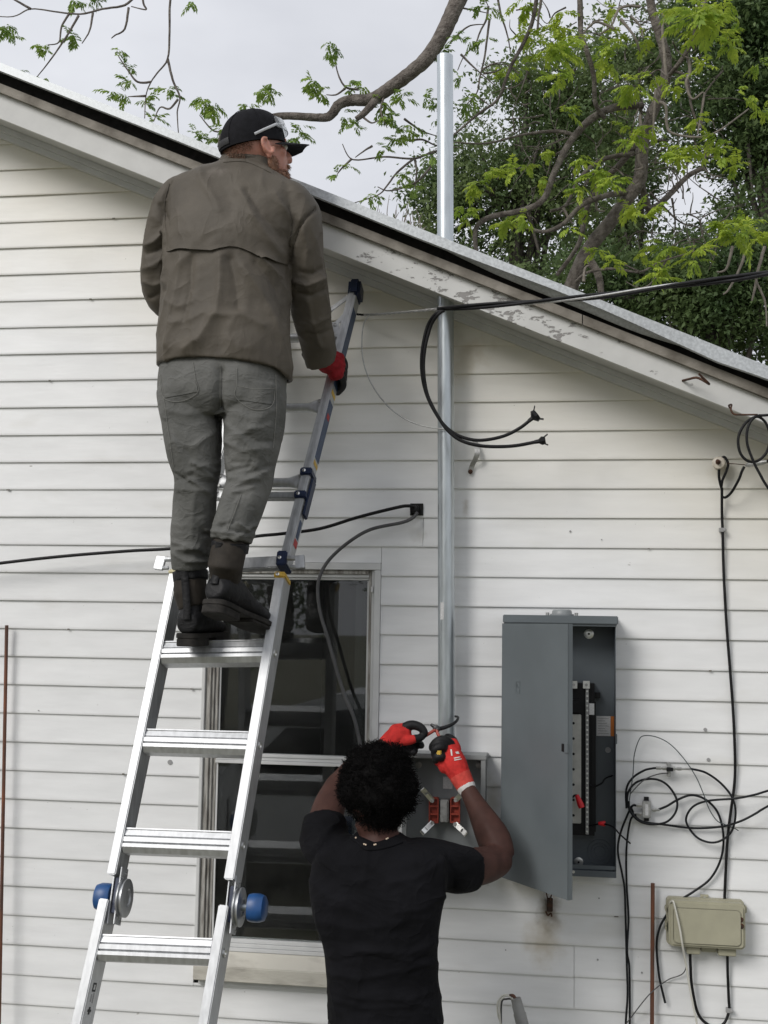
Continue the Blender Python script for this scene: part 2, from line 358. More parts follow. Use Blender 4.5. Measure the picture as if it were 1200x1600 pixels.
# window opening (outer edge of its trim) on the wall plane
WX0, WX1 = P(312, 1200, 0).x, P(593.5, 1000, 0).x
WZ1, WZ0 = P(590, 880, 0).z, P(500, 1540, 0).z
def board(x0, x1, i, clip0=None, clip1=None):
    zb = LINE0-COURSE*i; zt = zb+COURSE+.006
    dz = random.uniform(-.0012, .0012); prof = [(.0125, 0), (.0, 0), (-.0008, .004), (.0, .009), (.0070, zt-zb), (.0135, zt-zb)]
    if clip0 is not None: q0 = clip0-zb; prof = [(.0125, q0), (.0070*q0/(zt-zb), q0), (.0070, zt-zb), (.0135, zt-zb)]; dz = 0
    if clip1 is not None: q1 = clip1-zb; prof = [(.0125, 0), (0, 0), (-.0008, .004), (0, .009), (.0070*q1/(zt-zb), q1), (.0125, q1)]; dz = 0
    cap = lambda x, z: min(x, xlim(z)) if x > 0 else (max(x, 2*XR-xlim(z)))
    n = max(2, int((x1-x0)/.35)); b = B(); rs = []
    for k in range(n+1):
        x = x0+(x1-x0)*k/n
        wob = .0016*mnoise.noise(Vector((x*1.7, i*3.1, 0)))
        rs.append([Vector((cap(x, zb+q), yy+wob+(.0004*(k % 2)), zb+q+dz+.0012*mnoise.noise(Vector((x*.9, i*1.7, 5))))) for yy, q in prof])
    b.rings(rs); return b.build('siding_board', M_siding, house, smooth=30)
joints = {15: P(590, 870, 0).x, 14: P(661, 830, 0).x, 25: P(865, 1410, 0).x, 28: P(897, 1520, 0).x, 29: P(897, 1560, 0).x}
for i in range(-4, 37):
    zb = LINE0-COURSE*i; ztop = zb+COURSE
    if zb < .22: break
    xr = min(XE-.05, xlim(zb)) if xlim(zb) < XE-.05 else XE-.05
    xl = max(XLW, 2*XR-xlim(zb))
    if xr-xl < .2: continue
    spans = [(xl, xr)]
    if zb < WZ1-.004 and ztop > WZ0+.004: spans = [(xl, WX0-.001), (WX1+.001, xr)]
    res = []
    for a, b in spans:
        cuts = [a]
        if i in joints and a < joints[i] < b: cuts.append(joints[i])
        elif b-a > 6 and False: cuts.append(a+ (b-a)*random.uniform(.25, .4))
        cuts.append(b)
        for a2, b2 in zip(cuts[:-1], cuts[1:]): res.append((a2+(.0007 if a2 != a else 0), b2-(.0007 if b2 != b else 0)))
    for a, b in res: board(a, b, i)
    if len(spans) == 2 and zb < WZ1-.004 and ztop > WZ1+.004: board(WX0+.0005, WX1-.0005, i, clip0=WZ1+.001)
    if len(spans) == 2 and zb < WZ0-.004 and ztop > WZ0+.004: board(WX0+.0005, WX1-.0005, i, clip1=WZ0-.02)
random.seed(5)
M_mark = mat('lap_dirt', (.16, .145, .12), .9)
for _ in range(26):
    i = random.randint(0, 29); X = random.uniform(-2.1, .95); z = LINE0-COURSE*i
    if X > xlim(z)-.1 or (WX0-.02 < X < WX1+.02 and WZ0 < z < WZ1): continue
    B().box((X, -.0012, z-.001), (random.uniform(.004, .014), .004, random.uniform(.002, .005))).build('lap_nail', M_mark, house, smooth=None)
# wall sheathing behind the boards, other walls, foundation
zE = FRB(XE)
def gable(y0, y1, name, m):
    b = B(); zr = FRB(XR)+.02
    b.extrude([(XLW, y0, .2), (WX0-.03, y0, .2), (WX0-.03, y0, FRB(WX0-.03)), (XR, y0, zr), (XLW, y0, FRB(XLW))], (0, y1-y0, 0))
    b.extrude([(WX1+.03, y0, .2), (XE-.05, y0, .2), (XE-.05, y0, zE), (WX1+.03, y0, FRB(WX1+.03))], (0, y1-y0, 0))
    b.extrude([(WX0-.03, y0, .2), (WX1+.03, y0, .2), (WX1+.03, y0, WZ0-.03), (WX0-.03, y0, WZ0-.03)], (0, y1-y0, 0))
    b.extrude([(WX0-.03, y0, WZ1+.03), (WX1+.03, y0, WZ1+.03), (WX1+.03, y0, FRB(WX1+.03)), (WX0-.03, y0, FRB(WX0-.03))], (0, y1-y0, 0))
    return b.build(name, m, house, smooth=None)
gable(.0145, .06, 'wall', M_siding)
b = B(); b.extrude([(XLW, DEPTH-.05, .2), (XE-.05, DEPTH-.05, .2), (XE-.05, DEPTH-.05, zE), (XR, DEPTH-.05, FRB(XR)), (XLW, DEPTH-.05, FRB(XLW))], (0, .05, 0)); b.build('wall', M_siding, house, smooth=None)
for X in (XLW, XE-.11): B().bx(X, X+.06, .061, DEPTH-.051, .2, zE-.02).build('wall', M_siding, house, smooth=None)
B().bx(XLW+.03, XE-.08, .03, DEPTH-.03, -.05, .2).build('foundation', M_found, house, smooth=None)

# rake: layered boards, both slopes
M_peel = mat('peeling_fascia', (.58, .58, .565), .6, var=.06, vscale=9, detail=6)
t_, b_ = nodes_of(M_peel); L = t_.links; geo = t_.nodes.new('ShaderNodeNewGeometry')
na = t_.nodes.new('ShaderNodeTexNoise'); na.inputs['Scale'].default_value = 27; na.inputs['Detail'].default_value = 9; na.inputs['Roughness'].default_value = .72
mpz = t_.nodes.new('ShaderNodeMapping'); mpz.inputs['Rotation'].default_value = (0, math.atan(-kk), 0); mpz.inputs['Scale'].default_value = (.55, 1, 1.25)
L.new(geo.outputs['Position'], mpz.inputs[0]); L.new(mpz.outputs[0], na.inputs['Vector'])
pc = P(785, 480, -.24)
sub = t_.nodes.new('ShaderNodeVectorMath'); sub.operation = 'SUBTRACT'; sub.inputs[1].default_value = pc; L.new(geo.outputs['Position'], sub.inputs[0])
dv = t_.nodes.new('ShaderNodeVectorMath'); dv.operation = 'MULTIPLY'; dv.inputs[1].default_value = (1.5, 0, 1.5); L.new(sub.outputs[0], dv.inputs[0])
ln = t_.nodes.new('ShaderNodeVectorMath'); ln.operation = 'LENGTH'; L.new(dv.outputs[0], ln.inputs[0])
mr1 = t_.nodes.new('ShaderNodeMapRange'); mr1.inputs[1].default_value = .1; mr1.inputs[2].default_value = 1.15; mr1.inputs[3].default_value = .535; mr1.inputs[4].default_value = .69; L.new(ln.outputs['Value'], mr1.inputs[0])
gt = t_.nodes.new('ShaderNodeMath'); gt.operation = 'SUBTRACT'; L.new(na.outputs[0], gt.inputs[0]); L.new(mr1.outputs[0], gt.inputs[1])
mr2 = t_.nodes.new('ShaderNodeMapRange'); mr2.inputs[1].default_value = 0; mr2.inputs[2].default_value = .012; L.new(gt.outputs[0], mr2.inputs[0])
mxp = t_.nodes.new('ShaderNodeMix'); mxp.data_type = 'RGBA'; mxp.inputs[7].default_value = (.27, .26, .25, 1)
L.new(mr2.outputs[0], mxp.inputs[0]); L.new(b_.inputs['Base Color'].links[0].from_socket, mxp.inputs[6]); L.new(mxp.outputs[2], b_.inputs['Base Color'])
bpn = t_.nodes.new('ShaderNodeBump'); bpn.inputs['Strength'].default_value = .7; bpn.inputs['Distance'].default_value = .004; bpn.invert = True
L.new(mr2.outputs[0], bpn.inputs['Height']); L.new(bpn.outputs[0], b_.inputs['Normal'])

def strip(name, ft, fb, y0, y1, m, x0, x1, n=14, left=True, wob=0.0):
    for side in ((1, -1) if left else (1,)):
        b = B(); rs = []
        for k in range(n+1):
            X = x0+(x1-x0)*k/n; Xw = X if side == 1 else 2*XR-X
            wv = wob*mnoise.noise(Vector((X*1.3, y0*9, 0)))
            rs.append([Vector((Xw, y0+wv, fb(X))), Vector((Xw, y0+wv, ft(X))), Vector((Xw, y1, ft(X))), Vector((Xw, y1, fb(X)))])
        b.rings(rs); b.build(name, m, house, smooth=30)
f_fb = pxline(0, 185, 1200, 662.7, -.24); f_ft = pxline(0, 143, 1200, 621, -.24)
f_mt = pxline(0, 130, 1200, 606.7, -.262)
X0 = XR
xj = P(910, 505, -.262).x
strip('fascia_board', f_ft, f_fb, -.24, -.222, M_peel, X0, XE, wob=.003)
f_mb = pxline(0, 144, 1200, 622, -.262)
strip('rake_moulding', f_mt, f_mb, -.262, -.2405, M_mould, X0, xj-.0015, wob=.002)
strip('rake_moulding', f_mt, f_mb, -.2615, -.2405, M_mould, xj+.0015, XE, left=False, wob=.002)
strip('soffit', lambda X: f_fb(X)+.034, lambda X: f_fb(X)+.022, -.2215, .03, M_soffit, X0, XE)
fr_top = lambda X: f_fb(X)+.0215
strip('frieze_board', fr_top, lambda X: fr_bot(X), -.028, .0145, M_trim, X0, XE)
fr_m = pxline(0, 204, 1200, 681, -.045)
strip('frieze_moulding', fr_top, fr_m, -.045, -.0285, M_trim, X0, XE, left=False)
f_top = pxline(0, 98.7, 1200, 573, -.30)
strip('roof_deck', lambda X: f_top(X)-.012, lambda X: f_mt(X)+.004, -.225, DEPTH+.2, M_deck, X0, XE)
for side in (1, -1):
    b = B(); rs = []
    for k in range(15):
        X = X0+(XE+.06-X0)*k/14; Xw = X if side == 1 else 2*XR-X
        rs.append([Vector((Xw, -.302, f_top(X))), Vector((Xw, DEPTH+.25, f_top(X))), Vector((Xw, DEPTH+.25, f_top(X)-.006)), Vector((Xw, -.302, f_top(X)-.006))])
    b.rings(rs); b.build('roof_panel', M_roof, house, smooth=None)
    for k in range(1, 12):                      # standing ribs of the sheet roof
        Y = -.30+k*.62; b = B(); Xa, Xb = (X0, XE+.05) if side == 1 else (2*XR-X0, 2*XR-XE-.05)
        b.extrude([(Xa, Y, f_top(X0)), (Xa, Y+.02, f_top(X0)+.02), (Xa, Y+.05, f_top(X0)+.02), (Xa, Y+.07, f_top(X0))], (Xb-Xa, 0, f_top(XE+.05)-f_top(X0)))
        b.build('roof_rib', M_roof, house, smooth=None)
    # folded metal drip edge with dents in its lower hem
    hem = [(-400, 13), (0, 13.5), (250, 13), (480, 14), (640, 16), (740, 15), (860, 12), (960, 13), (1060, 19), (1120, 23), (1200, 19), (1900, 18)]
    b = B(); rs = []
    for k in range(61):
        X = X0+(XE+.06-X0)*k/60; Xw = X if side == 1 else 2*XR-X
        px = proj_np(np.array([[X, -.305, f_top(X)]]))[0][0]; h = np.interp(px, [q[0] for q in hem], [q[1] for q in hem])/455.
        yo = -.306+.006*mnoise.noise(Vector((X*2.3, 1, 0)))
        rs.append([Vector((Xw, -.300, f_top(X)+.001)), Vector((Xw, -.306, f_top(X)+.001)), Vector((Xw, yo-.002, f_top(X)-h)), Vector((Xw, yo+.012, f_top(X)-h-.002)), Vector((Xw, yo+.012, f_top(X)-h+.001)), Vector((Xw, -.302, f_top(X)-.006))])
    b.rings(rs); b.build('drip_edge', M_metal_edge, house, smooth=30)
# loose bent flap of the edge metal
b = B(); top = [(700, 391), (760, 414), (900, 471), (1000, 510), (1096, 548)]; bot = [(700, 393), (780, 431), (900, 480), (1000, 521), (1096, 550)]
rs = []
for (xa, ya), (xb, yb) in zip(catmull(top, 5), catmull(bot, 5)):
    p, q = P(xa, ya-3, -.292), P(xb, yb, -.272); rs.append([p, q, q+Vector((0, .003, 0)), p+Vector((0, .003, 0))])
b.rings(rs); b.build('bent_edge_flap', M_metal_edge, house, smooth=60)

# ---------------------------------------------------------------- sash window
win = bpy.data.objects.new('window', None); COL.objects.link(win); attach(win, house); win.location = (0, 0, 0)
def wbx(name, x0, y0, x1, y1, Yf, Yb, m, bevel=.0015):
    """rectangle given by photo corners (upper left, lower right) read on the plane Yf"""
    a, c = P(x0, y0, Yf), P(x1, y1, Yf)
    return B().bx(a.x, c.x, Yf, Yb, c.z, a.z).build(name, m, win, smooth=None, bevel=bevel)
zt, zb_ = WZ1, WZ0
xa, xb = WX0, WX1
def zb_bx(name, x0, x1, z0, z1, y0, y1, m, bevel=.0015): return B().bx(x0, x1, y0, y1, z0, z1).build(name, m, win, smooth=None, bevel=bevel)
TW = .022
z_head = P(590, 891, 0).z; z_sf = P(450, 1492, 0).z
zb_bx('trim', xb-TW, xb, z_sf, z_head, -.006, .03, M_trim); zb_bx('trim', xa, xa+.012, z_sf, z_head, -.006, .03, M_trim); zb_bx('trim', xa, xb, z_head+.0005, zt, -.007, .03, M_trim)
fx0, fx1 = xa+.0125, xb-TW-.0005
# weathered wooden jambs: several stepped strips
for k, (wd, yf) in enumerate(((.018, .004), (.010, .012), (.012, .020))):
    zb_bx('jamb', fx0, fx0+wd, z_sf, z_head-.0005, yf, .0585, M_wood_grey); fx0 += wd+.0004
for k, (wd, yf, m) in enumerate(((.010, .006, M_trim), (.011, .016, M_wood_grey))):
    zb_bx('jamb', fx1-wd, fx1, z_sf, z_head-.0005, yf, .0585, m); fx1 -= wd+.0004
zh = z_head-.001
for hgt, yf, m in ((.013, .005, M_wood_grey), (.012, .014, M_trim), (.008, .022, M_trim)):
    zb_bx('head_frame', fx0, fx1, zh-hgt, zh, yf, .0585, m); zh -= hgt+.0004
# meeting rail and bottom rail
zm1, zm0 = P(480, 1180, .02).z, P(480, 1196, .02).z
h3 = (zm1-zm0)/3
for k in range(3): zb_bx('meeting_rail', fx0, fx1, zm0+h3*k+.0003, zm0+h3*(k+1)-.0003, .006+.006*(k == 1)+.004*(k == 2), .05, M_trim)
zb1, zb0 = P(450, 1471, .02).z, z_sf
h4 = (zb1-zb0)/3
for k in range(3): zb_bx('bottom_rail', fx0, fx1, zb0+h4*k+.0003, zb0+h4*(k+1)-.0003, .002+.006*k, .055, M_trim)
for nme, z0, z1, yy in (('pane', zm1+.0005, zh-.0005, .034), ('pane', zb1+.0005, zm0-.0005, .028)):
    B().bx(fx0+.0005, fx1-.0005, yy, yy+.003, z0, z1).build(nme, M_glass, win, smooth=None)
    zb_bx('sash_stile', fx0+.0006, fx0+.007, z0+.0003, z1-.0003, yy-.006, yy-.0005, M_trim, .0005); zb_bx('sash_stile', fx1-.007, fx1-.0006, z0+.0003, z1-.0003, yy-.006, yy-.0005, M_trim, .0005)
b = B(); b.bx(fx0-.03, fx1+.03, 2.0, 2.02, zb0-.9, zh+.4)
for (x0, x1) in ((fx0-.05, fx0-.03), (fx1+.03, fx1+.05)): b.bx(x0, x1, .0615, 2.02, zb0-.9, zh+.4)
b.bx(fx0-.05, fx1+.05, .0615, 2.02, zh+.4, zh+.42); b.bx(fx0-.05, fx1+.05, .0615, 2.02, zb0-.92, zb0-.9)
b.build('dark_room_box', M_dark, win, smooth=None)  # closed box behind the panes, coloured dark in place of real shade
b = B(); b.bx(fx1-.06, fx1+.03, .10, .11, zb0, zh)                                           # a dark curtain edge inside
b.build('curtain', mat('curtain', (.03, .03, .03), .9), win, smooth=None)
# wooden sill: sloping top board and a front nosing
xs0 = P(301, 1510, -.05).x; za, zc = z_sf-.0005, P(450, 1517, -.045).z; zd = P(450, 1541, -.045).z
b = B(); b.extrude([(xs0, .0, za), (xs0, .04, za), (xs0, .04, zd), (xs0, -.012, zd), (xs0, -.045, zd+.002), (xs0, -.045, zc)], (xb+.03-xs0, 0, 0)); b.build('sill', M_sill, win, smooth=None, bevel=.002)
B().bx(xs0+.01, xb+.02, -.014, -.001, zd-.02, zd-.001).build('sill_apron', M_trim, win, smooth=None, bevel=.001)
B().box(P(581.5, 921, 0), (.008, .012, .02)).build('sash_clip', M_trim, win, bevel=.001)
# ---------------------------------------------------------------- fittings on the wall
M_galv = mat('galvanized_steel', (.54, .58, .60), .37, .9, var=.10, vscale=90, stretch=(1, 1, .12), detail=7, rvar=.08, bump=.05, bscale=150, bstretch=(1, 1, .1))
M_galv_d = mat('dull_zinc', (.42, .42, .41), .5, .7, var=.2, vscale=60)
M_black = mat('black_rubber', (.008, .008, .009), .5, spec=.25, var=.3, vscale=40)
M_coax = mat('black_coax', (.008, .009, .011), .5, spec=.25, var=.3, vscale=30)
M_greycable = mat('grey_cable', (.07, .07, .072), .55, var=.2, vscale=30)
M_alu_wire = mat('bare_aluminium_wire', (.50, .50, .49), .45, .8, var=.15, vscale=80)
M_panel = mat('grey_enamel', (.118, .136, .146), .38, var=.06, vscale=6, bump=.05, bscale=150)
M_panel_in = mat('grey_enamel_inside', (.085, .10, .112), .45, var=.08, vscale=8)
M_meter = mat('meter_enamel', (.22, .235, .24), .45, var=.08, vscale=9)
M_meter_edge = mat('meter_enamel_edge', (.27, .28, .28), .45, var=.06, vscale=12)
M_plastic_b = mat('black_plastic', (.008, .008, .009), .5, spec=.25)
M_bus = mat('bus_bar_plastic', (.42, .42, .39), .5, var=.12, vscale=30)
M_silver = mat('tin_plate', (.72, .72, .70), .28, .95, var=.1, vscale=60)
M_redp = mat('red_plastic', (.33, .055, .035), .45, var=.12, vscale=50)
M_redcap = mat('red_wire_cap', (.62, .012, .02), .35)
M_paper = mat('paper_label', (.62, .62, .62), .7, var=.12, vscale=140, stretch=(1, 1, 3))
M_orange = mat('orange_print', (.55, .17, .03), .7)
M_beige = mat('beige_plastic', (.36, .345, .255), .5, var=.06, vscale=14, bump=.06, bscale=60)
M_copper = mat('tarnished_copper', (.23, .085, .045), .55, .35, color2=(.10, .055, .04), vscale=30, stretch=(1, 1, .3), detail=6)
M_rust = mat('rusty_iron', (.10, .045, .025), .85, .2, color2=(.04, .025, .02), vscale=70, bump=.3)
M_porc = mat('porcelain', (.55, .50, .42), .3, var=.15, vscale=60)
M_white_w = mat('white_wire', (.60, .59, .53), .5)
M_green_w = mat('green_grey_wire', (.05, .065, .07), .5)
M_pvc = mat('grey_pvc', (.25, .25, .24), .5, var=.12, vscale=30)
M_plug = mat('grey_plug', (.30, .30, .30), .6)

def cable(name, label, pts, r, m, cat='cable', group=None, n=8, seg=8, parent=None):
    path = pxpath(pts, n); b = B().tube(path, r, seg)
    return b.build(name, m, parent, smooth=60, label=label, cat=cat, group=group)

# service mast
ma_ = P(695.3, 88, -.078); mb_ = P(697.8, 1176, -.078)
mast = thing('conduit_mast', (mb_.x, mb_.y, mb_.z), 'tall galvanized steel conduit mast rising through the eave', 'conduit')
path = [mb_.lerp(ma_, k/20) for k in range(21)]
b = B(); R_ = .0285
b.tube(path, R_, 28, cap=False); b.tube([path[-1], path[-1]+Vector((0, 0, .0005))], [R_, R_-.004], 28, cap=False)
b.tube([path[-1]+Vector((0, 0, .0005)), path[-6]], [R_-.004, R_-.004], 28, cap=False)
b.build('pipe', M_galv, mast, smooth=60)
sp = path[4]
b = B(); z0, z1 = P(688, 968, -.10).z, P(688, 941, -.10).z; ax = mb_.lerp(ma_, .2)
rs = []
for a in np.linspace(-2.2, -1.75, 6): rs.append([Vector((ax.x+(R_+k)*math.cos(a), ax.y+(R_+k)*math.sin(a), z)) for k, z in ((.0003, z0), (.0003, z1), (.0008, z1), (.0008, z0))])
b.rings(rs); b.build('barcode_sticker', M_paper, mast, smooth=60)
lk = B().lathe(mb_+Vector((0, 0, -.012)), (0, 0, 1), [(0, .030), (0, .036), (.016, .036), (.018, .0292), (.03, .0292)], 8); lk.build('lock_nut', M_galv_d, mast, smooth=30)
# roof flashing boot round the pipe
zr = f_top(ma_.x)
B().lathe((P(696, 380, -.078).x, -.078, zr-.005), (-kk, 0, 1), [(0, .075), (.006, .07), (.012, .038), (.035, .032), (.035, .029)], 24).build('flashing_boot', M_galv_d, mast, smooth=40)

# ---- open meter socket
YM = -.105
mx0, mx1 = P(630, 1250, YM).x, P(757, 1250, YM).x; mz1 = P(697, 1186, YM).z; mz0 = mz1-.40
meter = thing('meter_socket', ((mx0+mx1)/2, -.001, mz0), 'open grey meter socket box with red jaw blocks behind the raised hands', 'meter box')
bw = .0022
B().bx(mx0, mx1, -.004, -.0012, mz0, mz1).build('back_plate', M_meter, meter, smooth=None)
for nm, q in (('side_panel', (mx0, mx0+bw, YM, -.0042, mz0, mz1)), ('side_panel', (mx1-bw, mx1, YM, -.0042, mz0, mz1)), ('bottom_panel', (mx0+bw, mx1-bw, YM, -.0042, mz0, mz0+bw))):
    B().bx(*q).build(nm, M_meter, meter, smooth=None)
B().bx(mx0-.004, mx1+.006, YM-.006, -.002, mz1+.0005, mz1+.016).build('top_cap', M_meter_edge, meter, smooth=None, bevel=.002)
B().bx(mx1-.0125, mx1+.003, YM-.004, YM-.0005, mz0, mz1-.0005).build('flange', M_meter_edge, meter, smooth=None, bevel=.0008)
B().bx(mx0-.003, mx0+.0125, YM-.004, YM-.0005, mz0, mz1-.0005).build('flange', M_meter_edge, meter, smooth=None, bevel=.0008)
for xx in (653, 748):
    p = P(xx, 1196, -.02); B().lathe((p.x, -.0045, p.z), (0, -1, 0), [(0, .011), (.004, .011), (.005, .009)], 16).build('mounting_boss', M_galv_d, meter)
YJ = -.05
for xx in (677.5, 711):                                              # red insulating blocks
    p = P(xx, 1267, YJ); jb = B(); hh = .041
    jb.bx(p.x-.0125, p.x+.0125, -.035, -.0045, p.z-hh, p.z+hh)
    for k in range(4): jb.bx(p.x-.0125, p.x+.0125, YJ, -.0352, p.z-hh+k*.0265, p.z-hh+k*.0265+.006)
    for s_ in (-1, 1): jb.bx(p.x+s_*.0145-.002, p.x+s_*.0145+.002, YJ, -.0352, p.z-hh, p.z+hh)
    blk = jb.build('jaw_block', M_redp, meter, smooth=None, bevel=.0008)
p = P(694.5, 1267, YJ)
B().bx(p.x-.014, p.x+.014, -.055, -.0045, p.z-.037, p.z+.037).build('neutral_bar', M_galv_d, meter, smooth=None, bevel=.002)
B().bx(p.x+.008, p.x+.011, -.058, -.0552, p.z-.036, p.z+.036).build('neutral_strap', M_silver, meter, smooth=None)
for (xa, ya, xb_, yb) in ((676, 1251, 661, 1234), (712, 1250, 724, 1238), (676, 1285, 661, 1300), (711, 1287, 727, 1302)):
    a, c = P(xa, ya, YJ-.005), P(xb_, yb, YJ-.02); d = (c-a).normalized(); sd = Vector((-d.z, 0, d.x))
    b = B(); b.bar(a, c, .017, .003, sd); b.bar(c, c+d*.004+Vector((0, -.012, 0)), .017, .0025, sd)
    b.bar(a+Vector((0, -.006, 0)), a.lerp(c, .6)+Vector((0, -.010, 0)), .012, .003, sd)
    j = b.build('spring_jaw', M_silver, meter, smooth=None)
    B().cyl(a+Vector((0, -.004, 0)), a+Vector((0, -.013, 0)), .006, 8).build('lug_screw', M_galv_d, j)
p = P(699, 1224, -.02); B().bx(p.x-.016, p.x+.016, -.0055, -.0043, p.z-.02, p.z+.02).build('paper_tag', M_paper, meter, smooth=None)

# ---- breaker panel with its door swung out
YB = -.115
px0, px1 = P(786, 1150, YB).x, P(962.5, 1150, YB).x; pz1, pz0 = P(880, 975, YB).z, P(940, 1371, YB).z
panel = thing('breaker_panel', ((px0+px1)/2, -.001, pz0), 'tall grey breaker panel with its door hanging open', 'breaker panel')
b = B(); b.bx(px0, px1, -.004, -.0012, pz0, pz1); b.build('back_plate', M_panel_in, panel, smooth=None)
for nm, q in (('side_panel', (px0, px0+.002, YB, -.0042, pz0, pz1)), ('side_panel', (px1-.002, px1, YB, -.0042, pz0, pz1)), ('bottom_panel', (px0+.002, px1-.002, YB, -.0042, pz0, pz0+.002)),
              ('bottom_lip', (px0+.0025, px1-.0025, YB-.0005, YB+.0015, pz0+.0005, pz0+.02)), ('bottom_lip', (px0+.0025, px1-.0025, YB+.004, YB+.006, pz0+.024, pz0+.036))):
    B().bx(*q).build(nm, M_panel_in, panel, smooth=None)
B().bx(px0-.002, px1+.007, YB-.020, -.0015, pz1+.0008, pz1+.028).build('rain_hood', M_panel, panel, smooth=None, bevel=.0025)
B().bx(px0+.002, px1+.002, YB-.012, YB-.002, pz1-.006, pz1+.0004).build('hood_gutter', M_panel, panel, smooth=None)
hc = P(878, 962, -.06)
hub = B().lathe((hc.x, -.06, pz1+.0282), (0, 0, 1), [(0, .040), (.005, .040), (.006, .034), (.016, .032), (.020, .028)], 24).build('hub_plate', M_meter, panel)
for s_ in (-.048, .048): B().cyl((hc.x+s_, -.06, pz1+.0282), (hc.x+s_, -.06, pz1+.038), .006, 6).build('hub_screw', M_galv_d, hub)
# door: hinged on the left edge
wD = px1-px0+.004; hx, hy = px0-.004, YB-.006
best = min(np.linspace(.1, 1.5, 400), key=lambda a: abs(proj_np(np.array([[hx+wD*math.cos(a), hy-wD*math.sin(a), 1.9]]))[0][0]-888))
dd = Vector((math.cos(best), -math.sin(best), 0)); dn = Vector((-math.sin(best), -math.cos(best), 0))       # along the leaf, outward face normal
dz1 = pz1-.001; dz0 = pz0-.012
def dpt(u, t, z): return Vector((hx, hy, 0))+dd*u+dn*t+Vector((0, 0, z))
def dbox(u0, u1, t0, t1, z0, z1): return B().extrude([dpt(u0, t0, z0), dpt(u1, t0, z0), dpt(u1, t1, z0), dpt(u0, t1, z0)], (0, 0, z1-z0))
door = dbox(0, wD, 0, .0018, dz0, dz1).build('door', M_panel, panel, smooth=None, bevel=.0006)
for q in ((wD-.0018, wD, -.016, -.0003, dz0, dz1), (0, .0018, -.014, -.0003, dz0, dz1), (.002, wD-.002, -.016, -.0003, dz0, dz0+.0018), (.002, wD-.002, -.016, -.0003, dz1-.0018, dz1)):
    dbox(*q).build('return_edge', M_panel, door, smooth=None)
ez = P(829, 1082, YB-.05).z
for (u, z, w_, h_) in ((.098, ez, .024, .0022), (.098, ez+.036, .024, .0022), (.087, ez+.018, .0022, .036), (.109, ez+.018, .0022, .036), (.098, ez+.018, .010, .0022), (.0935, ez+.022, .0022, .012)):
    dbox(u-w_/2, u+w_/2, .0018, .0032, z-h_/2, z+h_/2).build('embossed_emblem', M_panel, door, smooth=None, bevel=.0005)
lz = P(880, 1164, YB-.2).z
dbox(wD-.030, wD-.014, .0019, .0042, lz-.012, lz+.012).build('latch_recess', M_plastic_b, door, smooth=None, bevel=.001)
dbox(wD-.013, wD+.004, .0019, .006, lz-.014, lz+.016).build('latch', M_panel, door, smooth=None, bevel=.001)
# interior
Yb = -.03
def ibx(name, x0, y0, x1, y1, Y0, Y1, m, parent=panel, bevel=.0008):
    a, c = P(x0, y0, Y0), P(x1, y1, Y0); return B().bx(a.x, c.x, Y0, Y1, c.z, a.z).build(name, m, parent, smooth=None, bevel=bevel)
base = ibx('bus_base', 845, 1066, 929, 1306, -.045, -.0045, M_plastic_b)
ibx('bus_cover', 845, 1092, 906, 1114, -.062, -.0455, M_plastic_b, base)
bus = ibx('bus_stab_strip', 852, 1115, 908, 1287, -.056, -.0455, M_bus, base, .002)
for k in range(7):
    p = P(896, 1130+k*24, -.056); B().cyl((p.x, -.0561, p.z), (p.x, -.0566, p.z), .0045, 12).build('stab_hole', M_plastic_b, bus)
for k in range(8):
    p = P(890.5, 1142+k*23.6, -.06); B().cyl((p.x, -.0566, p.z), (p.x, -.061, p.z), .003, 8).build('stab_screw', M_silver, bus)
nb = ibx('neutral_bar', 915, 1076, 920, 1304, -.058, -.0455, M_rust if False else M_plug, base)
for k in range(30):
    p = P(917.5, 1080+k*7.55, -.058); B().cyl((p.x, -.0581, p.z), (p.x, -.062, p.z), .0036, 8).build('terminal_screw', M_silver, nb)
for xx in (896.5, 916): 
    lg = ibx('main_lug', xx-5, 1064, xx+5.5, 1076, -.066, -.0455, M_silver, base)
    p = P(xx, 1070, -.066); B().cyl((p.x, -.0661, p.z), (p.x, -.069, p.z), .005, 6).build('lug_screw', M_galv_d, lg)
ibx('rail', 924, 1096, 931, 1300, -.05, -.0455, M_plastic_b, base)
ibx('base_tab', 929.5, 1082, 938, 1091, -.03, -.0045, M_plastic_b, base)
ibx('white_label', 920.5, 1099, 928.5, 1117, -.0505, -.0502, M_paper, base, 0)
def wall_lab(name, Ya, Yb2, ya, yb, m):                             # on the inside of the right-hand side panel
    X = px1-.0024; za = P(945, ya, YB).z; zb2 = P(945, yb, YB).z
    B().bx(X-.0006, X, Ya, Yb2, zb2, za).build(name, m, panel, smooth=None)
a = P(932, 1119, -.006).x
B().bx(a, px1-.014, -.0062, -.0044, P(945, 1150, -.006).z, P(945, 1119, -.006).z).build('warning_label', M_paper, panel, smooth=None)
B().bx(px1-.0137, px1-.0026, -.0062, -.0044, P(945, 1150, -.006).z, P(945, 1119, -.006).z).build('label_stripe', M_orange, panel, smooth=None)
for k in range(7):
    zz = P(945, 1146-k*3.9, -.006).z; B().bx(a+.004, px1-.02-.006*(k % 3), -.0066, -.0063, zz-.0008, zz+.0008).build('printed_line', M_plug, panel, smooth=None)
for (xx, yy, rr) in ((920, 990.5, .0165), (904, 1347, .0155)):
    p = P(xx, yy, -.006); ws = B().lathe((p.x, -.0042, p.z), (0, -1, 0), [(0, rr), (.003, rr), (.004, rr*.7), (.0042, rr*.3)], 20).build('mounting_washer', M_silver, panel)
    B().cyl((p.x, -.0085, p.z), (p.x, -.0105, p.z), .004, 6).build('screw_head', M_plastic_b, ws)
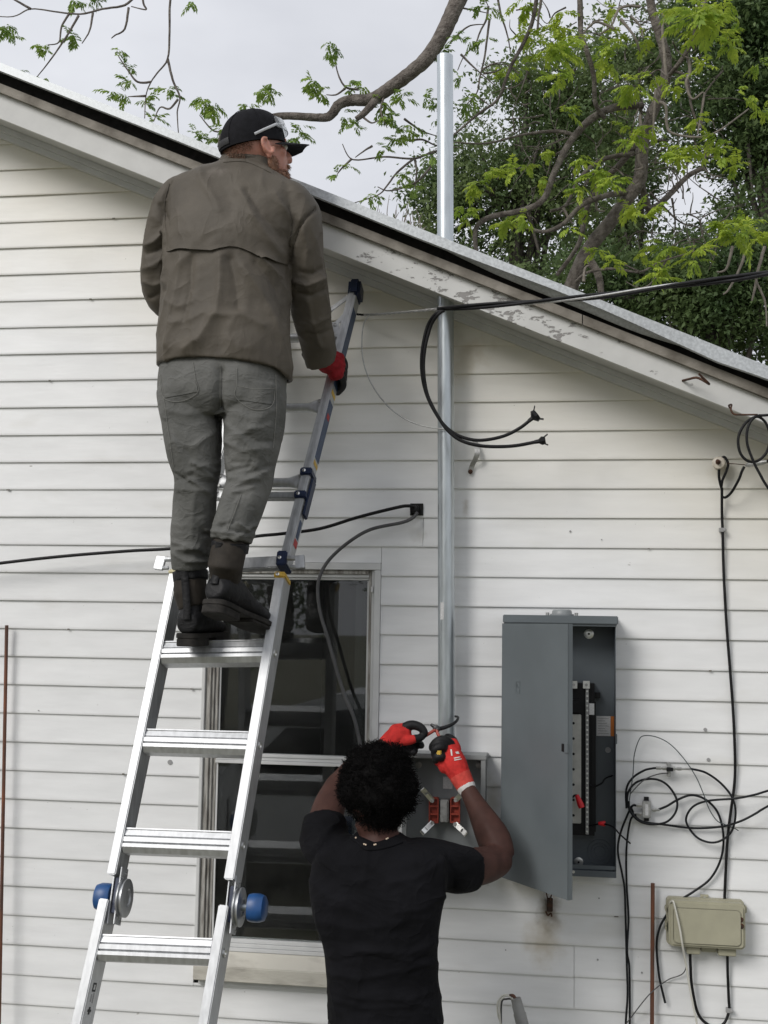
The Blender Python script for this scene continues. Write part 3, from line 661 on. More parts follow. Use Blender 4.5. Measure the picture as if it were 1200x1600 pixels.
p = P(950, 1172, -.006); B().cyl((p.x, -.0042, p.z), (p.x, -.0052, p.z), .0095, 18).build('knockout_disc', M_plug, panel)
p = P(937, 1331, -.006)
for rr in (.040, .028, .018):
    b = B(); b.tube([Vector((p.x+rr*math.cos(t), -.0046, p.z+rr*math.sin(t))) for t in np.linspace(0, 2*math.pi, 33)[:-1]], .0011, 5, closed=True); b.build('knockout_ring', M_panel_in, panel)
p = P(896, 1362, YB); B().cyl((p.x, YB+.004, p.z), (p.x, YB-.004, p.z), .005, 8).build('cover_screw', M_silver, panel)
B().bx(px1+.0003, px1+.004, YB+.01, YB+.03, P(963, 1163, YB).z, P(963, 1148, YB).z).build('hasp', M_panel, panel, smooth=None)
cable('hanging_wire', None, [(957, 1212, -.03), (946, 1216, -.07), (940, 1224, -.075), (928, 1229, -.065), (921, 1226, -.06)], .0028, M_black, None, parent=panel)
cable('hanging_wire', None, [(920, 1291, -.06), (932, 1288, -.08), (942, 1287, -.09), (958, 1292, -.12), (968, 1303, -.13), (985, 1318, -.12)], .0026, M_black, None, parent=panel)
for (xa, ya, xb_, yb, r1) in ((901, 1242, 909, 1262, .011), (935, 1286.5, 946, 1287, .009)):
    a, c = P(xa, ya, -.085), P(xb_, yb, -.088); d = c-a
    B().tube([a, a+d*.25, a+d*.8, c], [r1*.55, r1*.75, r1, r1*.9], 10).build('wire_cap', M_redcap, panel)
cable('hanging_wire', None, [(893, 1247, -.06), (898, 1243, -.08), (902, 1243, -.085)], .0035, M_black, None, parent=panel)

# old bracket rusting under the panel
bp_ = P(858, 1415, -.02)
br = thing('rusty_bracket', (bp_.x, 0, bp_.z), 'small rusted iron bracket stuck on stained siding below the breaker panel', 'bracket')
B().bx(bp_.x-.008, bp_.x+.012, -.022, -.0005, bp_.z-.02, bp_.z+.022).build('plate', M_rust, br, smooth=None, bevel=.002)
cable('wire_stub', None, [(853, 1392, -.02), (855, 1402, -.022), (857, 1412, -.02)], .0022, M_rust, None, parent=br); cable('wire_stub', None, [(863, 1394, -.02), (860, 1404, -.022), (858, 1414, -.02)], .0022, M_rust, None, parent=br)
cable('tail', None, [(853, 1424, -.015), (856, 1430, -.015), (861, 1427, -.02), (862, 1432, -.018)], .0028, M_rust, None, parent=br)

# ---- beige telephone box
YU = -.07
ux0, ux1 = P(1045, 1445, YU).x, P(1165, 1445, YU).x; uz1, uz0 = P(1105, 1410, YU).z, P(1105, 1482, YU).z
ub = thing('utility_box', ((ux0+ux1)/2, 0, uz0), 'beige plastic telephone junction box with rounded lid', 'utility box')
def rbox(name, x0, x1, y0, y1, z0, z1, r, m, parent, bev=.004):
    pts = []
    for cx, cz, a0 in ((x1-r, z1-r, 0), (x0+r, z1-r, 90), (x0+r, z0+r, 180), (x1-r, z0+r, 270)):
        for k in range(6): a = rad(a0+k*18); pts.append((cx+r*math.cos(a), y1, cz+r*math.sin(a)))
    return B().extrude(pts, (0, y0-y1, 0)).build(name, m, parent, smooth=40, bevel=bev)
rbox('base', ux0-.004, ux1+.002, -.03, -.0012, uz0-.004, uz1+.002, .012, M_beige, ub, .002)
lid = rbox('lid', ux0, ux1, YU, -.0305, uz0, uz1, .016, M_beige, ub, .007)
rbox('lid_crown', ux0+.014, ux1-.014, YU-.004, YU-.0003, uz0+.012, uz1-.02, .014, M_beige, lid, .003)
tp = P(1101, 1404, -.01); tb = B().bx(tp.x-.013, tp.x+.013, -.006, -.0012, uz1+.0025, tp.z+.012).build('mounting_tab', M_beige, ub, smooth=None, bevel=.001)
B().cyl((tp.x, -.0061, tp.z+.002), (tp.x, -.009, tp.z+.002), .004, 8).build('screw', M_galv_d, tb)
rt = P(1166, 1421, -.03); B().bx(ux1+.0025, ux1+.010, -.03, -.004, rt.z-.012, rt.z+.010).build('hinge_lug', M_beige, ub, smooth=None, bevel=.002)
for yy in (1420, 1443, 1450): q = P(1044, yy, -.05); B().bx(ux0-.009, ux0-.0045, -.05, -.012, q.z-.009, q.z+.006).build('hinge_knuckle', M_beige, ub, smooth=None, bevel=.002)
for (xx, yy) in ((1157.5, 1437), (1158.5, 1447)):
    q = P(xx, yy, YU-.001); B().lathe((q.x, YU-.0005, q.z), (0, -1, 0), [(0, .0085), (.002, .0085), (.0025, .005), (.0008, .0045)], 14).build('lid_screw', M_rust, lid)
q0, q1 = P(1073, 1490, -.04), P(1150, 1480, -.04); b = B(); b.bx(q0.x, P(1094, 1490, -.04).x, -.045, -.002, q0.z, uz0-.0045); b.bx(P(1122, 1490, -.04).x, q1.x, -.045, -.002, q0.z, uz0-.0045); b.bx(P(1096, 1490, -.04).x, P(1120, 1490, -.04).x, -.03, -.002, q0.z+.006, uz0-.0045)
b.build('cable_skirt', M_beige, ub, smooth=None, bevel=.002)

# ---- copper ground rods
a = P(1020, 1380, -.03); c = P(1018.8, 1600, -.03); d = (c-a).normalized()
rod = B().tube([a, a+d*(a.z+.2)/-d.z], .0066, 12); rod.build('ground_rod', M_copper, smooth=60, label='copper ground rod standing beside the beige telephone box', cat='ground rod', group=None)
a = P(10.5, 977, -.022); c = P(.5, 1500, -.055); d = (c-a).normalized()
B().tube([a, a+d*(a.z+.15)/-d.z], .0063, 12).build('ground_rod', M_copper, label='copper ground rod leaning on plain siding far from the boxes', cat='ground rod', smooth=60)

# ---- cables at the right
BL = 'black coax cable '
cable('coax_cable', BL+'hanging straight down from the left of the splitter', [(994, 1258.6, -.03), (986, 1262, -.025), (970, 1300, -.02), (965.5, 1330, -.02), (972, 1365, -.02), (976, 1390, -.02), (977.5, 1435, -.02), (979, 1495, -.02), (980.5, 1555, -.02), (977.5, 1610, -.02), (976, 1760, -.02)], .0036, M_coax)
cable('coax_cable', BL+'dropping from the lower splitter port beside its twin', [(994, 1273, -.03), (985, 1282, -.02), (979, 1324, -.015), (979, 1378, -.012), (982, 1435, -.012), (980, 1486, -.03), (983.5, 1516, -.012), (984, 1610, -.012), (983, 1760, -.012)], .0036, M_coax)
sp_ = P(1010.5, 1265, -.025); spl = thing('cable_splitter', (sp_.x, 0, sp_.z), 'small silver cable splitter with three screwed connectors', 'splitter')
B().bx(sp_.x-.013, sp_.x+.013, -.03, -.0015, sp_.z-.027, sp_.z+.027).build('body', M_galv_d, spl, smooth=None, bevel=.002)
B().bx(sp_.x-.005, sp_.x+.005, -.0308, -.0302, sp_.z-.018, sp_.z+.018).build('sticker', M_paper, spl, smooth=None)
for s_ in (-1, 1): B().bx(sp_.x-.008, sp_.x+.008, -.012, -.0015, sp_.z+s_*.033-.006, sp_.z+s_*.033+.006).build('mounting_ear', M_plastic_b, spl, smooth=None)
for (xx, yy, dx) in ((1003, 1259, -1), (1003, 1272, -1), (1018, 1265.5, 1)):
    q = P(xx, yy, -.02); B().lathe(q, (dx, 0, .05), [(0, .0045), (.004, .0045), (.004, .0065), (.014, .0065), (.014, .005), (.026, .005)], 6).build('connector', M_galv_d, spl, smooth=20)
cable('coax_cable', BL+'wound into a single loop round the splitter', [(980.5, 1262, -.03), (981, 1240, -.032), (992, 1224, -.03), (1010, 1217.5, -.025), (1030, 1219, -.025), (1046, 1230, -.03), (1057.5, 1250, -.035), (1056, 1268, -.04), (1045, 1282, -.045), (1030, 1287.5, -.045), (1010, 1287, -.04), (995, 1280, -.04), (984, 1266, -.04), (982.5, 1252, -.042)], .0036, M_coax)
gb_ = P(1045, 1202, -.02); gbk = thing('ground_block', (gb_.x, 0, gb_.z), 'small metal coax ground block with in-line connectors', 'ground block')
B().bx(gb_.x-.006, gb_.x+.006, -.026, -.0015, gb_.z-.024, gb_.z+.022).build('body', M_galv_d, gbk, smooth=None, bevel=.0015)
q = P(1045, 1200.5, -.03)
for dx, m in ((-1, M_galv_d), (1, M_galv_d)): B().lathe((q.x+dx*.006, -.033, q.z), (dx, 0, 0), [(0, .0065), (.014, .0065), (.014, .0045), (.02, .0045), (.02, .0062), (.034, .0062), (.036, .004), (.064 if dx > 0 else .036, .004)], 6).build('connector', m, gbk, smooth=20)
B().bx(gb_.x-.009, gb_.x+.012, -.045, -.0262, gb_.z-.004, gb_.z+.008).build('clamp', M_plastic_b, gbk, smooth=None, bevel=.001)
cable('coax_cable', BL+'arching over into the left side of the ground block', [(979, 1263, -.03), (978.5, 1234, -.028), (988, 1216, -.028), (1006, 1204, -.03), (1020, 1200.5, -.033), (1028, 1200, -.033)], .0036, M_coax)
cable('coax_cable', BL+'from the ground block curling in a wide loop and off right', [(1078, 1201, -.033), (1102, 1207, -.03), (1126, 1223.5, -.03), (1144, 1246, -.035), (1149.4, 1270, -.04), (1144, 1297, -.035), (1129, 1312, -.03), (1111, 1316.5, -.025), (1090, 1309, -.02), (1075, 1291, -.02), (1072.6, 1276, -.02), (1084, 1259.5, -.025), (1108, 1251, -.03), (1150, 1247.5, -.045), (1180, 1241.5, -.05), (1200, 1235.5, -.05), (1300, 1206, -.05)], .0036, M_coax)
cable('coax_cable', BL+'running level under the loops and rising off right', [(985, 1260, -.02), (1000, 1282, -.015), (1039, 1288.6, -.012), (1084, 1294, -.012), (1126, 1291.6, -.02), (1156, 1283.5, -.045), (1180, 1271.5, -.05), (1200, 1259.5, -.05), (1300, 1205, -.05)], .0036, M_coax)
cable('coax_cable', BL+'bending behind the beige box with a loose tip below', [(1027, 1265.5, -.02), (1042, 1259.5, -.02), (1060, 1249, -.02), (1081, 1242.4, -.02), (1102, 1249, -.02), (1120, 1267, -.02), (1129, 1294, -.018), (1130, 1324, -.015), (1123, 1351, -.015), (1108, 1375, -.015), (1084, 1393, -.015), (1060, 1408.6, -.014), (1042, 1429, -.013), (1030, 1452, -.013), (1026, 1480, -.015), (1030, 1525, -.02), (1037, 1557, -.02), (1039.5, 1567, -.02)], .0038, M_coax)
cable('thin_wire', 'thin green-grey wire bowed high above the coax loops', [(983, 1252, -.03), (989, 1210, -.03), (991, 1180, -.03), (998.5, 1156, -.03), (1007.5, 1149.4, -.03), (1027, 1152, -.03), (1048, 1163.5, -.03), (1069, 1186, -.035), (1087, 1213, -.04), (1099, 1240, -.04), (1108, 1264, -.04), (1120, 1282, -.035), (1132, 1288, -.03), (1147, 1294, -.02), (1154, 1298, -.02)], .0016, M_green_w, 'wire')
cable('thin_wire', 'short grey wire joining the ground block to the coil', [(985, 1240, -.035), (1006, 1219, -.032), (1027, 1210, -.03), (1044, 1208, -.028)], .0019, M_greycable, 'wire')
cable('thin_wire', 'thin grey wire slanting down from under the beige box', [(1070, 1496, -.02), (1072, 1510, -.02), (1068, 1520, -.015), (1060, 1525, -.012), (1042, 1532, -.012), (1015, 1553.5, -.045), (985, 1591, -.03), (970, 1612, -.02), (930, 1680, -.02)], .0018, M_greycable, 'wire')
cable('white_cord', 'white cord draped over the beige telephone box', [(1047, 1411, -.06), (1051, 1408, -.078), (1054, 1415, -.083), (1062, 1450, -.086), (1066, 1475, -.084), (1072, 1507, -.06), (1079, 1550, -.05), (1089, 1600, -.04), (1100, 1660, -.03)], .0032, M_white_w, 'cord')
cable('house_cable', 'black cable running down the wall from the porcelain knob to the beige box', [(1128, 762, -.03), (1128, 800, -.016), (1129, 828, -.012), (1131, 900, -.01), (1135.5, 980, -.01), (1141, 1050, -.01), (1146, 1120, -.01), (1148.6, 1190, -.01), (1147.5, 1225, -.01), (1143, 1260, -.01), (1136.5, 1315, -.01), (1132, 1408, -.01), (1133, 1412, -.01)], .0047, M_black)
cable('house_cable', 'black cable hanging in a U below the beige box', [(1078, 1484, -.02), (1079, 1510, -.02), (1081, 1540, -.02), (1090, 1582, -.02), (1105, 1600, -.02), (1120, 1604, -.02), (1132, 1598, -.015), (1139, 1579, -.012), (1138.6, 1560, -.012), (1137, 1520, -.014), (1136.5, 1484, -.02)], .0047, M_black)
for (xx, yy, lb) in ((1128.7, 828, 'small grey clip holding the long black wall cable'), (1139.5, 1579, 'small grey clip on the U-shaped cable under the beige box')):
    q = P(xx, yy, -.015); b = B().bx(q.x-.010, q.x+.009, -.019, -.0012, q.z-.007, q.z+.007); b.lathe((q.x+.007, -.019, q.z), (0, -1, 0), [(0, .006), (.003, .006), (.004, .003)], 10)
    b.build('cable_clip', M_plug, smooth=30, bevel=.0008, label=lb, cat='clip')

# ---- porcelain knob, splice and coil at the right eave
ik = P(1129, 726, -.045); kn = thing('insulator_knob', (ik.x, 0, ik.z), 'stained porcelain insulator knob with rusty bolt holding black cable', 'insulator')
ax = Vector((-.28, -1, .12)).normalized()
B().lathe(Vector((ik.x, -.002, ik.z))-Vector((0, 0, 0)), ax, [(0, .012), (.018, .013), (.02, .021), (.03, .022), (.034, .015), (.040, .015), (.044, .022), (.054, .0205), (.058, .010)], 22).build('porcelain', M_porc, kn)
e0 = Vector((ik.x, -.002, ik.z))+ax*.058; B().cyl(e0, e0+ax*.022, .0045, 8).build('bolt', M_rust, kn); B().cyl(e0, e0+ax*.006, .009, 6).build('nut', M_rust, kn, smooth=20)
cable('cable_wrap', None, [(1125, 733, -.04), (1123, 724, -.03), (1131, 714, -.03), (1137.5, 724, -.035), (1135, 736, -.04), (1129, 750, -.035), (1127, 763, -.032)], .0045, M_black, None, parent=kn)
cable('cable_wrap', None, [(1123.5, 730, -.045), (1123.5, 745, -.04), (1126, 758, -.035), (1128, 764, -.03)], .0045, M_black, None, parent=kn)
cable('tie_wire', 'rusty tie wires between the porcelain knob and the grey splice', [(1137, 724, -.04), (1150, 725, -.06), (1168, 726.5, -.08)], .0014, M_rust, 'wire'); 
sq = P(1165, 727, -.08); s2 = P(1199, 721, -.12); B().tube([sq, sq.lerp(s2, .15), sq.lerp(s2, .8), s2], [.004, .009, .009, .006], 10).build('wire_splice', M_galv_d, smooth=40, label='grey compression splice on the drop wire beside the porcelain knob', cat='splice')
cable('drop_cable', 'short black cable looping from the splice back to the wall cable', [(1163, 729, -.08), (1159, 737, -.078), (1154, 750, -.07), (1143, 769, -.05), (1134, 777, -.035), (1128, 776, -.022)], .0045, M_black)
cable('drop_cable', 'black drop cable leaving the grey splice to the right', [(1197, 721.5, -.12), (1215, 718, -.14), (1400, 690, -.5)], .0055, M_black)
cable('cable_coil', 'coil of thick black cable hanging from the eave hook', [(1300, 640, -.33), (1200, 648.5, -.30), (1184, 650, -.285), (1166, 660, -.285), (1154, 682, -.285), (1156, 706, -.285), (1168, 720, -.285), (1184, 720, -.285), (1198, 706, -.285), (1203, 682, -.285), (1196, 660, -.285), (1182, 651, -.295), (1170, 664, -.30), (1167, 690, -.30), (1176, 718, -.30), (1188, 742, -.30), (1202, 765, -.30), (1250, 830, -.30)], .0044, M_black, 'cable coil')
hk = P(1148, 648, -.262)
cable('eave_hook', 'rusty wire hook twisted to cable under the peeling fascia edge', [(1140, 637, -.243), (1139, 633.5, -.26), (1143, 632.5, -.27), (1142, 640, -.275), (1147, 647, -.28), (1160, 648, -.285), (1172, 648, -.285), (1184, 648, -.285)], .0030, M_rust, 'hook')
cable('bent_nail', 'rusty bent wire sticking out of the fascia board', [(1066.7, 594.7, -.242), (1076, 592.5, -.27), (1088, 590, -.29), (1098, 594, -.31), (1108, 600, -.33), (1100, 592, -.34), (1092, 584, -.35)], .0040, M_rust, 'nail', n=3)

# ---- overhead service drop: two black conductors twisted round a bare neutral
drop = [(553, 490, -.02), (575, 492, -.05), (640, 487, -.16), (688, 482.5, -.25), (740, 479, -.335), (850, 470, -.45), (950, 461, -.58), (1050, 447, -.70), (1130, 437, -.80), (1200, 427, -.90), (1500, 380, -1.5), (2600, 200, -3.2)]
cpath = pxpath(drop, 20)
def twist(path, r0, ph, pitch, i0, i1, r, name, label, m, cat='cable', seg=8):
    pts = []; L_ = 0
    for i in range(i0, i1):
        if i > i0: L_ += (path[i]-path[i-1]).length
        d = (path[min(i+1, len(path)-1)]-path[max(i-1, 0)]).normalized(); n1 = d.cross(Vector((0, 0, 1))).normalized(); n2 = n1.cross(d)
        a = ph+2*math.pi*L_/pitch; pts.append(path[i]+n1*(r0*math.cos(a))+n2*(r0*math.sin(a)))
    return B().tube(pts, r, seg).build(name, m, smooth=60, label=label, cat=cat)
dense = []
for a_, c_ in zip(cpath[:-1], cpath[1:]):
    k = max(1, int((c_-a_).length/.012)); dense += [a_.lerp(c_, j/k) for j in range(k)]
i_m = min(range(len(dense)), key=lambda i: abs(proj_np(np.array([dense[i]]))[0][0]-686))
i_e = min(len(dense), i_m+420)
twist(dense, .0052, 0, .85, i_m, i_e, .0054, 'service_drop_conductor', 'upper black conductor of the twisted overhead service drop crossing the eave', M_black)
twist(dense, .0052, math.pi, .85, i_m, i_e, .0054, 'service_drop_conductor', 'lower black conductor of the twisted overhead service drop crossing the eave', M_black)
twist(dense, .0050, math.pi*.5, .85, i_m, i_e, .0038, 'service_drop_neutral', 'bare grey neutral wire running inside the twisted overhead service drop', M_alu_wire, 'wire')
i_a = min(range(len(dense)), key=lambda i: abs(proj_np(np.array([dense[i]]))[0][0]-584))
nr = thing('neutral_strand', dense[0], 'stranded bare neutral tied to the wall beside the blue ladder tip', 'wire')
for k in range(3):
    o = twist(dense, .0026, k*2.1, .07, i_a-6, i_m+3, .0024, 'strand', None, M_alu_wire, None, 6); attach(o, nr)
    o = twist(dense, .0022, k*2.1, .05, 0, i_a-5, .0022, 'tape_wrap', None, M_black, None, 6); attach(o, nr)
cable('bare_wire_tail', 'bare grey wire tail looping down to cross the conduit mast', [(578, 491.5, -.06), (569, 505, -.06), (565.5, 530, -.06), (567, 560, -.06), (575, 588, -.06), (590, 615, -.07), (612, 640, -.085), (640, 658, -.10), (668, 667, -.113), (700, 671, -.118)], .0024, M_alu_wire, 'wire')
d1 = [(692, 484, -.255), (680, 491, -.25), (668, 510, -.23), (660, 545, -.22), (659, 580, -.21), (666, 615, -.20), (682, 648, -.20), (700, 670, -.20), (722, 683, -.20), (750, 688, -.20), (785, 682, -.20), (812, 669, -.20), (830, 655, -.20)]
d2 = [(694, 485, -.26), (684, 492, -.26), (673, 510, -.24), (664, 545, -.23), (662, 580, -.22), (668, 617, -.21), (684, 650, -.212), (700, 673, -.212), (722, 689, -.212), (755, 697, -.212), (800, 697, -.212), (840, 690, -.212)]
def flare(pts, name, parent, spread):
    a, c = P(*pts[-2]), P(*pts[-1]); d = (c-a).normalized(); n1 = Vector((-d.z, 0, d.x))
    b = B(); b.tube([c-d*.01, c+d*.004, c+d*.014, c+d*.026], [.0066, .0075, .013*spread, .011*spread], 7)
    b.bar(c+d*.012+n1*.004*spread, c+d*.036+n1*.016*spread, .012*spread, .003, Vector((0, 1, 0))); b.bar(c+d*.012-n1*.004*spread, c+d*.032-n1*.015*spread, .012*spread, .003, Vector((0, 1, 0)))
    b.build(name, M_black, parent, smooth=30)
o = cable('cut_conductor', 'upper black service conductor curving across the mast to a taped end', d1, .0058, M_black); flare(d1, 'taped_end', o, 1.7)
o = cable('cut_conductor', 'lower black service conductor curving across the mast to a taped end', d2, .0058, M_black); flare(d2, 'taped_end', o, 1.15)

# ---- wall hole with two cables
wh = P(651, 796, -.004); wo = thing('wall_outlet', (wh.x, 0, wh.z), 'dark square cable outlet hole cut in the siding above the window', 'outlet')
B().bx(wh.x-.023, wh.x+.023, -.006, -.0012, wh.z-.021, wh.z+.021).build('box', M_blackgap, wo, smooth=None, bevel=.001)
B().lathe((wh.x-.004, -.0062, wh.z-.001), (-.2, -1, 0), [(0, .017), (.008, .017), (.009, .013), (.022, .013), (.024, .008)], 14).build('bushing', M_plastic_b, wo)
cable('long_cable', 'long black cable sagging across the siding behind the ladder to the outlet', [(646, 792, -.03), (637, 790.5, -.045), (620, 793, -.055), (560, 808, -.06), (500, 826, -.06), (440, 834, -.06), (400, 838, -.06), (340, 848, -.06), (270, 857, -.06), (200, 861, -.06), (100, 869, -.06), (0, 880, -.06), (-200, 905, -.06)], .0058, M_black)
cable('grey_flex', 'grey flexible cable drooping from the outlet across the window glass', [(652, 801, -.03), (645, 809, -.04), (628, 816.5, -.045), (580, 827, -.05), (545, 847, -.05), (515, 874, -.05), (500, 900, -.05), (496.5, 925, -.05), (501, 960, -.05), (513, 1000, -.05), (524, 1040, -.05), (538, 1085, -.05), (553, 1122, -.05), (562, 1160, -.05), (572, 1220, -.07), (590, 1300, -.08), (610, 1420, -.06), (615, 1700, -.05)], .0062, M_greycable)

# ---- loose pipe strap on the wall
st = [(741.5, 688, -.006), (744, 696, -.020), (746, 707, -.030), (743, 717, -.024), (738, 727, -.008), (735, 737, -.003)]
pa = pxpath(st, 5); b = B(); rs = []
for p in pa: rs.append([p+Vector((-.009, 0, 0)), p+Vector((.009, 0, 0)), p+Vector((.009, -.0022, 0)), p+Vector((-.009, -.0022, 0))])
b.rings(rs); ps = b.build('pipe_strap', M_galv_d, smooth=50, label='loose galvanized pipe strap with a rusty end hanging on the siding', cat='pipe strap')
q = P(735, 737, -.006); B().lathe((q.x, -.006, q.z), (0, -1, 0), [(0, .0085), (.004, .008), (.006, .004)], 8).build('rusty_screw', M_rust, ps)
q = P(742, 690, -.01); B().lathe((q.x, -.008, q.z), (0, -1, 0), [(0, .006), (.003, .005)], 8).build('rusty_screw', M_rust, ps)

# ---- stub conduit with bare ends near the ground
cs = thing('cable_stub', P(812, 1600, -.10), 'grey sleeve stub with white and grey wires poking up by the wall', 'cable stub')
ax0, ax1 = P(806, 1560, -.10), P(816, 1600, -.10); d = (ax1-ax0).normalized(); e = ax0+d*((ax0.z+.05)/-d.z)
B().tube([ax0-d*.002, ax0, ax0+d*.02, ax0+d*.022, ax0+d*.045, ax0+d*.048, e], [.010, .0165, .0175, .0185, .0185, .0205, .0215], 14).build('sleeve', M_pvc, cs)
cable('white_wire', None, [(800, 1560, -.10), (794, 1554, -.10), (783.5, 1557, -.10), (777.5, 1568, -.10), (778, 1585, -.10), (783, 1602, -.10), (790, 1640, -.10)], .0028, M_white_w, None, parent=cs)
cable('white_wire', None, [(802, 1562, -.105), (793, 1556, -.105), (786, 1559, -.105), (780.5, 1569, -.105), (782, 1600, -.105), (785, 1640, -.105)], .0026, M_white_w, None, parent=cs)
cable('grey_wire', None, [(800, 1561, -.095), (792, 1561, -.095), (784, 1566, -.095), (783, 1600, -.095), (783, 1640, -.095)], .0030, M_greycable, None, parent=cs)
cable('copper_end', None, [(806, 1562, -.10), (802, 1556, -.10), (796, 1556, -.10)], .0055, M_copper, None, parent=cs)
# plugged nail holes in the siding
for (xx, yy, rr) in ((265, 1191, .0085), (1102, 1140, .006), (1107, 1187, .006), (891, 830, .0035), (940, 843, .0022), (936, 1404, .0025), (934, 1500, .003), (1003, 1520, .003), (790, 1485, .002), (60, 1110, .002), (320, 430, .002)):
    q = P(xx, yy, -.002); zl = (LINE0-q.z)/COURSE; yy_ = .0070*(1-(zl % 1))
    B().cyl((q.x, yy_+.004, q.z), (q.x, yy_-.0035, q.z), rr, 10).build('nail_plug', M_plug, house)
# ---------------------------------------------------------------- articulated ladder
M_alu = mat('ladder_aluminium', (.52, .53, .54), .45, .75, var=.10, vscale=25, stretch=(3, 3, .5), detail=7, rvar=.10)
M_alu_shade = mat('ladder_aluminium_shade', (.45, .46, .47), .42, .8, var=.14, vscale=25, stretch=(3, 3, .5), detail=7, rvar=.10)  # darker copy of the ladder metal, with shade put into its colour
M_navy = mat('navy_plastic', (.008, .018, .055), .42, var=.2, vscale=40)
M_blue = mat('blue_knob_plastic', (.012, .065, .20), .4, var=.12, vscale=30)
M_yellow = mat('yellow_band', (.62, .40, .06), .5, var=.15, vscale=60)
M_navy_lab = mat('navy_label', (.025, .05, .11), .45, color2=(.05, .08, .15), vscale=40)
M_ink = mat('printed_ink', (.03, .03, .03), .7)
M_redink = mat('red_ink', (.45, .05, .05), .6)
LT = .33; LTOP = P(560, 440, -.085)
e_u = Vector((0, LT, 1)).normalized(); e_n = Vector((0, -1, LT)).normalized(); e_x = Vector((1, 0, 0))
def Lp(x, y, off=0.0):
    d = ray(x, y); p0 = LTOP+e_n*off; t = (p0-CAM).dot(e_n)/d.dot(e_n); return CAM+d*t
lad_base = Lp(215, 1800); lad_base = LTOP-e_u*(LTOP.z/e_u.z)
ladder = thing('ladder', (Lp(240, 1500).x, lad_base.y, 0), 'long silver aluminium folding ladder with blue knobs leaning on the house', 'ladder')
RD, RW = .094, .027
def rail(name, p, q, w, d, m, off=0.0):
    a, c = Lp(*p), Lp(*q); b = B(); ax = (c-a).normalized()
    b.bar(a-e_n*(d/2-off), c-e_n*(d/2-off), w, d, e_x); return b.build(name, m, ladder, smooth=None, bevel=.003), a, c
rl, a_l, c_l = rail('outer_rail', (271, 893), (173, 1366), RW, RD, M_alu)
rr, a_r, c_r = rail('outer_rail', (438, 893), (357, 1374), RW+.003, RD, M_alu)
def down(p, q):                                       # continue a px line on the ladder plane to the ground
    a, c = Lp(*p), Lp(*q); d = (c-a).normalized(); return a, a+d*((a.z-.02)/-d.z)
ll0, ll1 = down((162, 1404), (119.5, 1595)); lr0, lr1 = down((349, 1414), (318, 1596))
lower = []
for (a, c) in ((ll0, ll1), (lr0, lr1)):
    lower.append(B().bar(a-e_n*RD/2, c-e_n*RD/2, RW+.002, RD, e_x).build('lower_rail', M_alu, ladder, smooth=None, bevel=.003))
    B().box(c-e_n*RD/2+Vector((0, 0, .005)), (.05, .10, .05)).build('rubber_foot', M_plastic_b, ladder, bevel=.006)
# upper telescoping section
WI = .315
u0, u1 = Lp(553, 446), Lp(441, 880)
ir = B().bar(u0-e_n*.037, u1-e_n*.037, .030, .066, e_x).build('inner_rail', M_alu, ladder, smooth=None, bevel=.003)
il = B().bar(u0-e_n*.037-e_x*WI, u1-e_n*.037-e_x*(WI+.005), .030, .066, e_x).build('inner_rail', M_alu, ladder, smooth=None, bevel=.003)
b = B(); b.bar(u0-e_n*.004, u1-e_n*.004, .012, .004, e_x); b.build('rail_rib', M_alu_shade, ir, smooth=None, bevel=.001)
def lp_u(y): # point on the inner right rail front at picture row y
    return Lp(553+(441-553)*(y-446)/(880-446), y)
for (ya, yb, m, nm) in ((478, 598, M_navy_lab, 'navy_label'), (622, 712, M_navy_lab, 'navy_label'), (606, 612, M_yellow, 'yellow_label'), (716, 722, M_yellow, 'yellow_label'), (640, 648, M_redink, 'red_print')):
    a, c = lp_u(ya), lp_u(yb); o = .0158 if m is not M_redink else .0166
    B().bar(a-e_n*.037+e_x*o, c-e_n*.037+e_x*o, .0012, .056 if m is not M_redink else .03, e_x).build(nm, m, ir, smooth=None)
for xo in (0, -WI):
    tp = B(); c = lp_u(443)+e_x*xo-e_n*.035; tp.bar(c+e_u*.022, c-e_u*.045, .044, .082, e_x); tp.build('end_cap', M_navy, ladder, smooth=None, bevel=.010)
def rrung(y, yr=None):                                   # round rung with flattened riveted ends
    a = lp_u(y)-e_n*.04; l = a-e_x*WI; g = B(); n = 24; rs = []
    for k in range(n+1):
        u = k/n; p = l.lerp(a, u); p = p+e_x*(.012*(1-2*u)); e = min(u, 1-u)
        fl = min(1, max(0, (.17-e)/.12)); hh = .016*(1-fl)+.027*fl; dd_ = .017*(1-fl)+.004*fl
        rs.append([p+e_u*(hh*math.cos(t))+e_n*(dd_*math.sin(t)+.012*fl) for t in np.linspace(0, 2*math.pi, 17)[:-1]])
    g.rings(rs); o = g.build('rung', M_alu, ladder, smooth=60)
    for s_, base_ in ((1, a-e_x*.022), (-1, l+e_x*.022)):
        for k in (-1, 1): q = base_+e_u*(.017*k)+e_n*.016; B().lathe(q, e_n, [(0, .0055), (.002, .0055), (.003, .003)], 10).build('rivet', M_galv_d, o)
    return o
for y in (517, 628, 746): rrung(y)
B().bar(lp_u(766)-e_n*.05-e_x*.01, lp_u(766)-e_n*.05-e_x*(WI-.01), .022, .03, e_u).build('stop_bar', M_alu_shade, ladder, smooth=None, bevel=.002)
for (xa, ya, xb, yb) in ((545, 463, 497, 499), (541, 490, 500, 532)):
    a, c = Lp(xa, ya, -.02), Lp(xb, yb, -.02); st_ = B().bar(a, c, .016, .005, (c-a).cross(e_n)).build('brace', M_alu, ladder, smooth=None, bevel=.001)
    B().lathe(a+e_n*.003, e_n, [(0, .0075), (.003, .0075), (.004, .004)], 10).build('rivet', M_galv_d, st_)
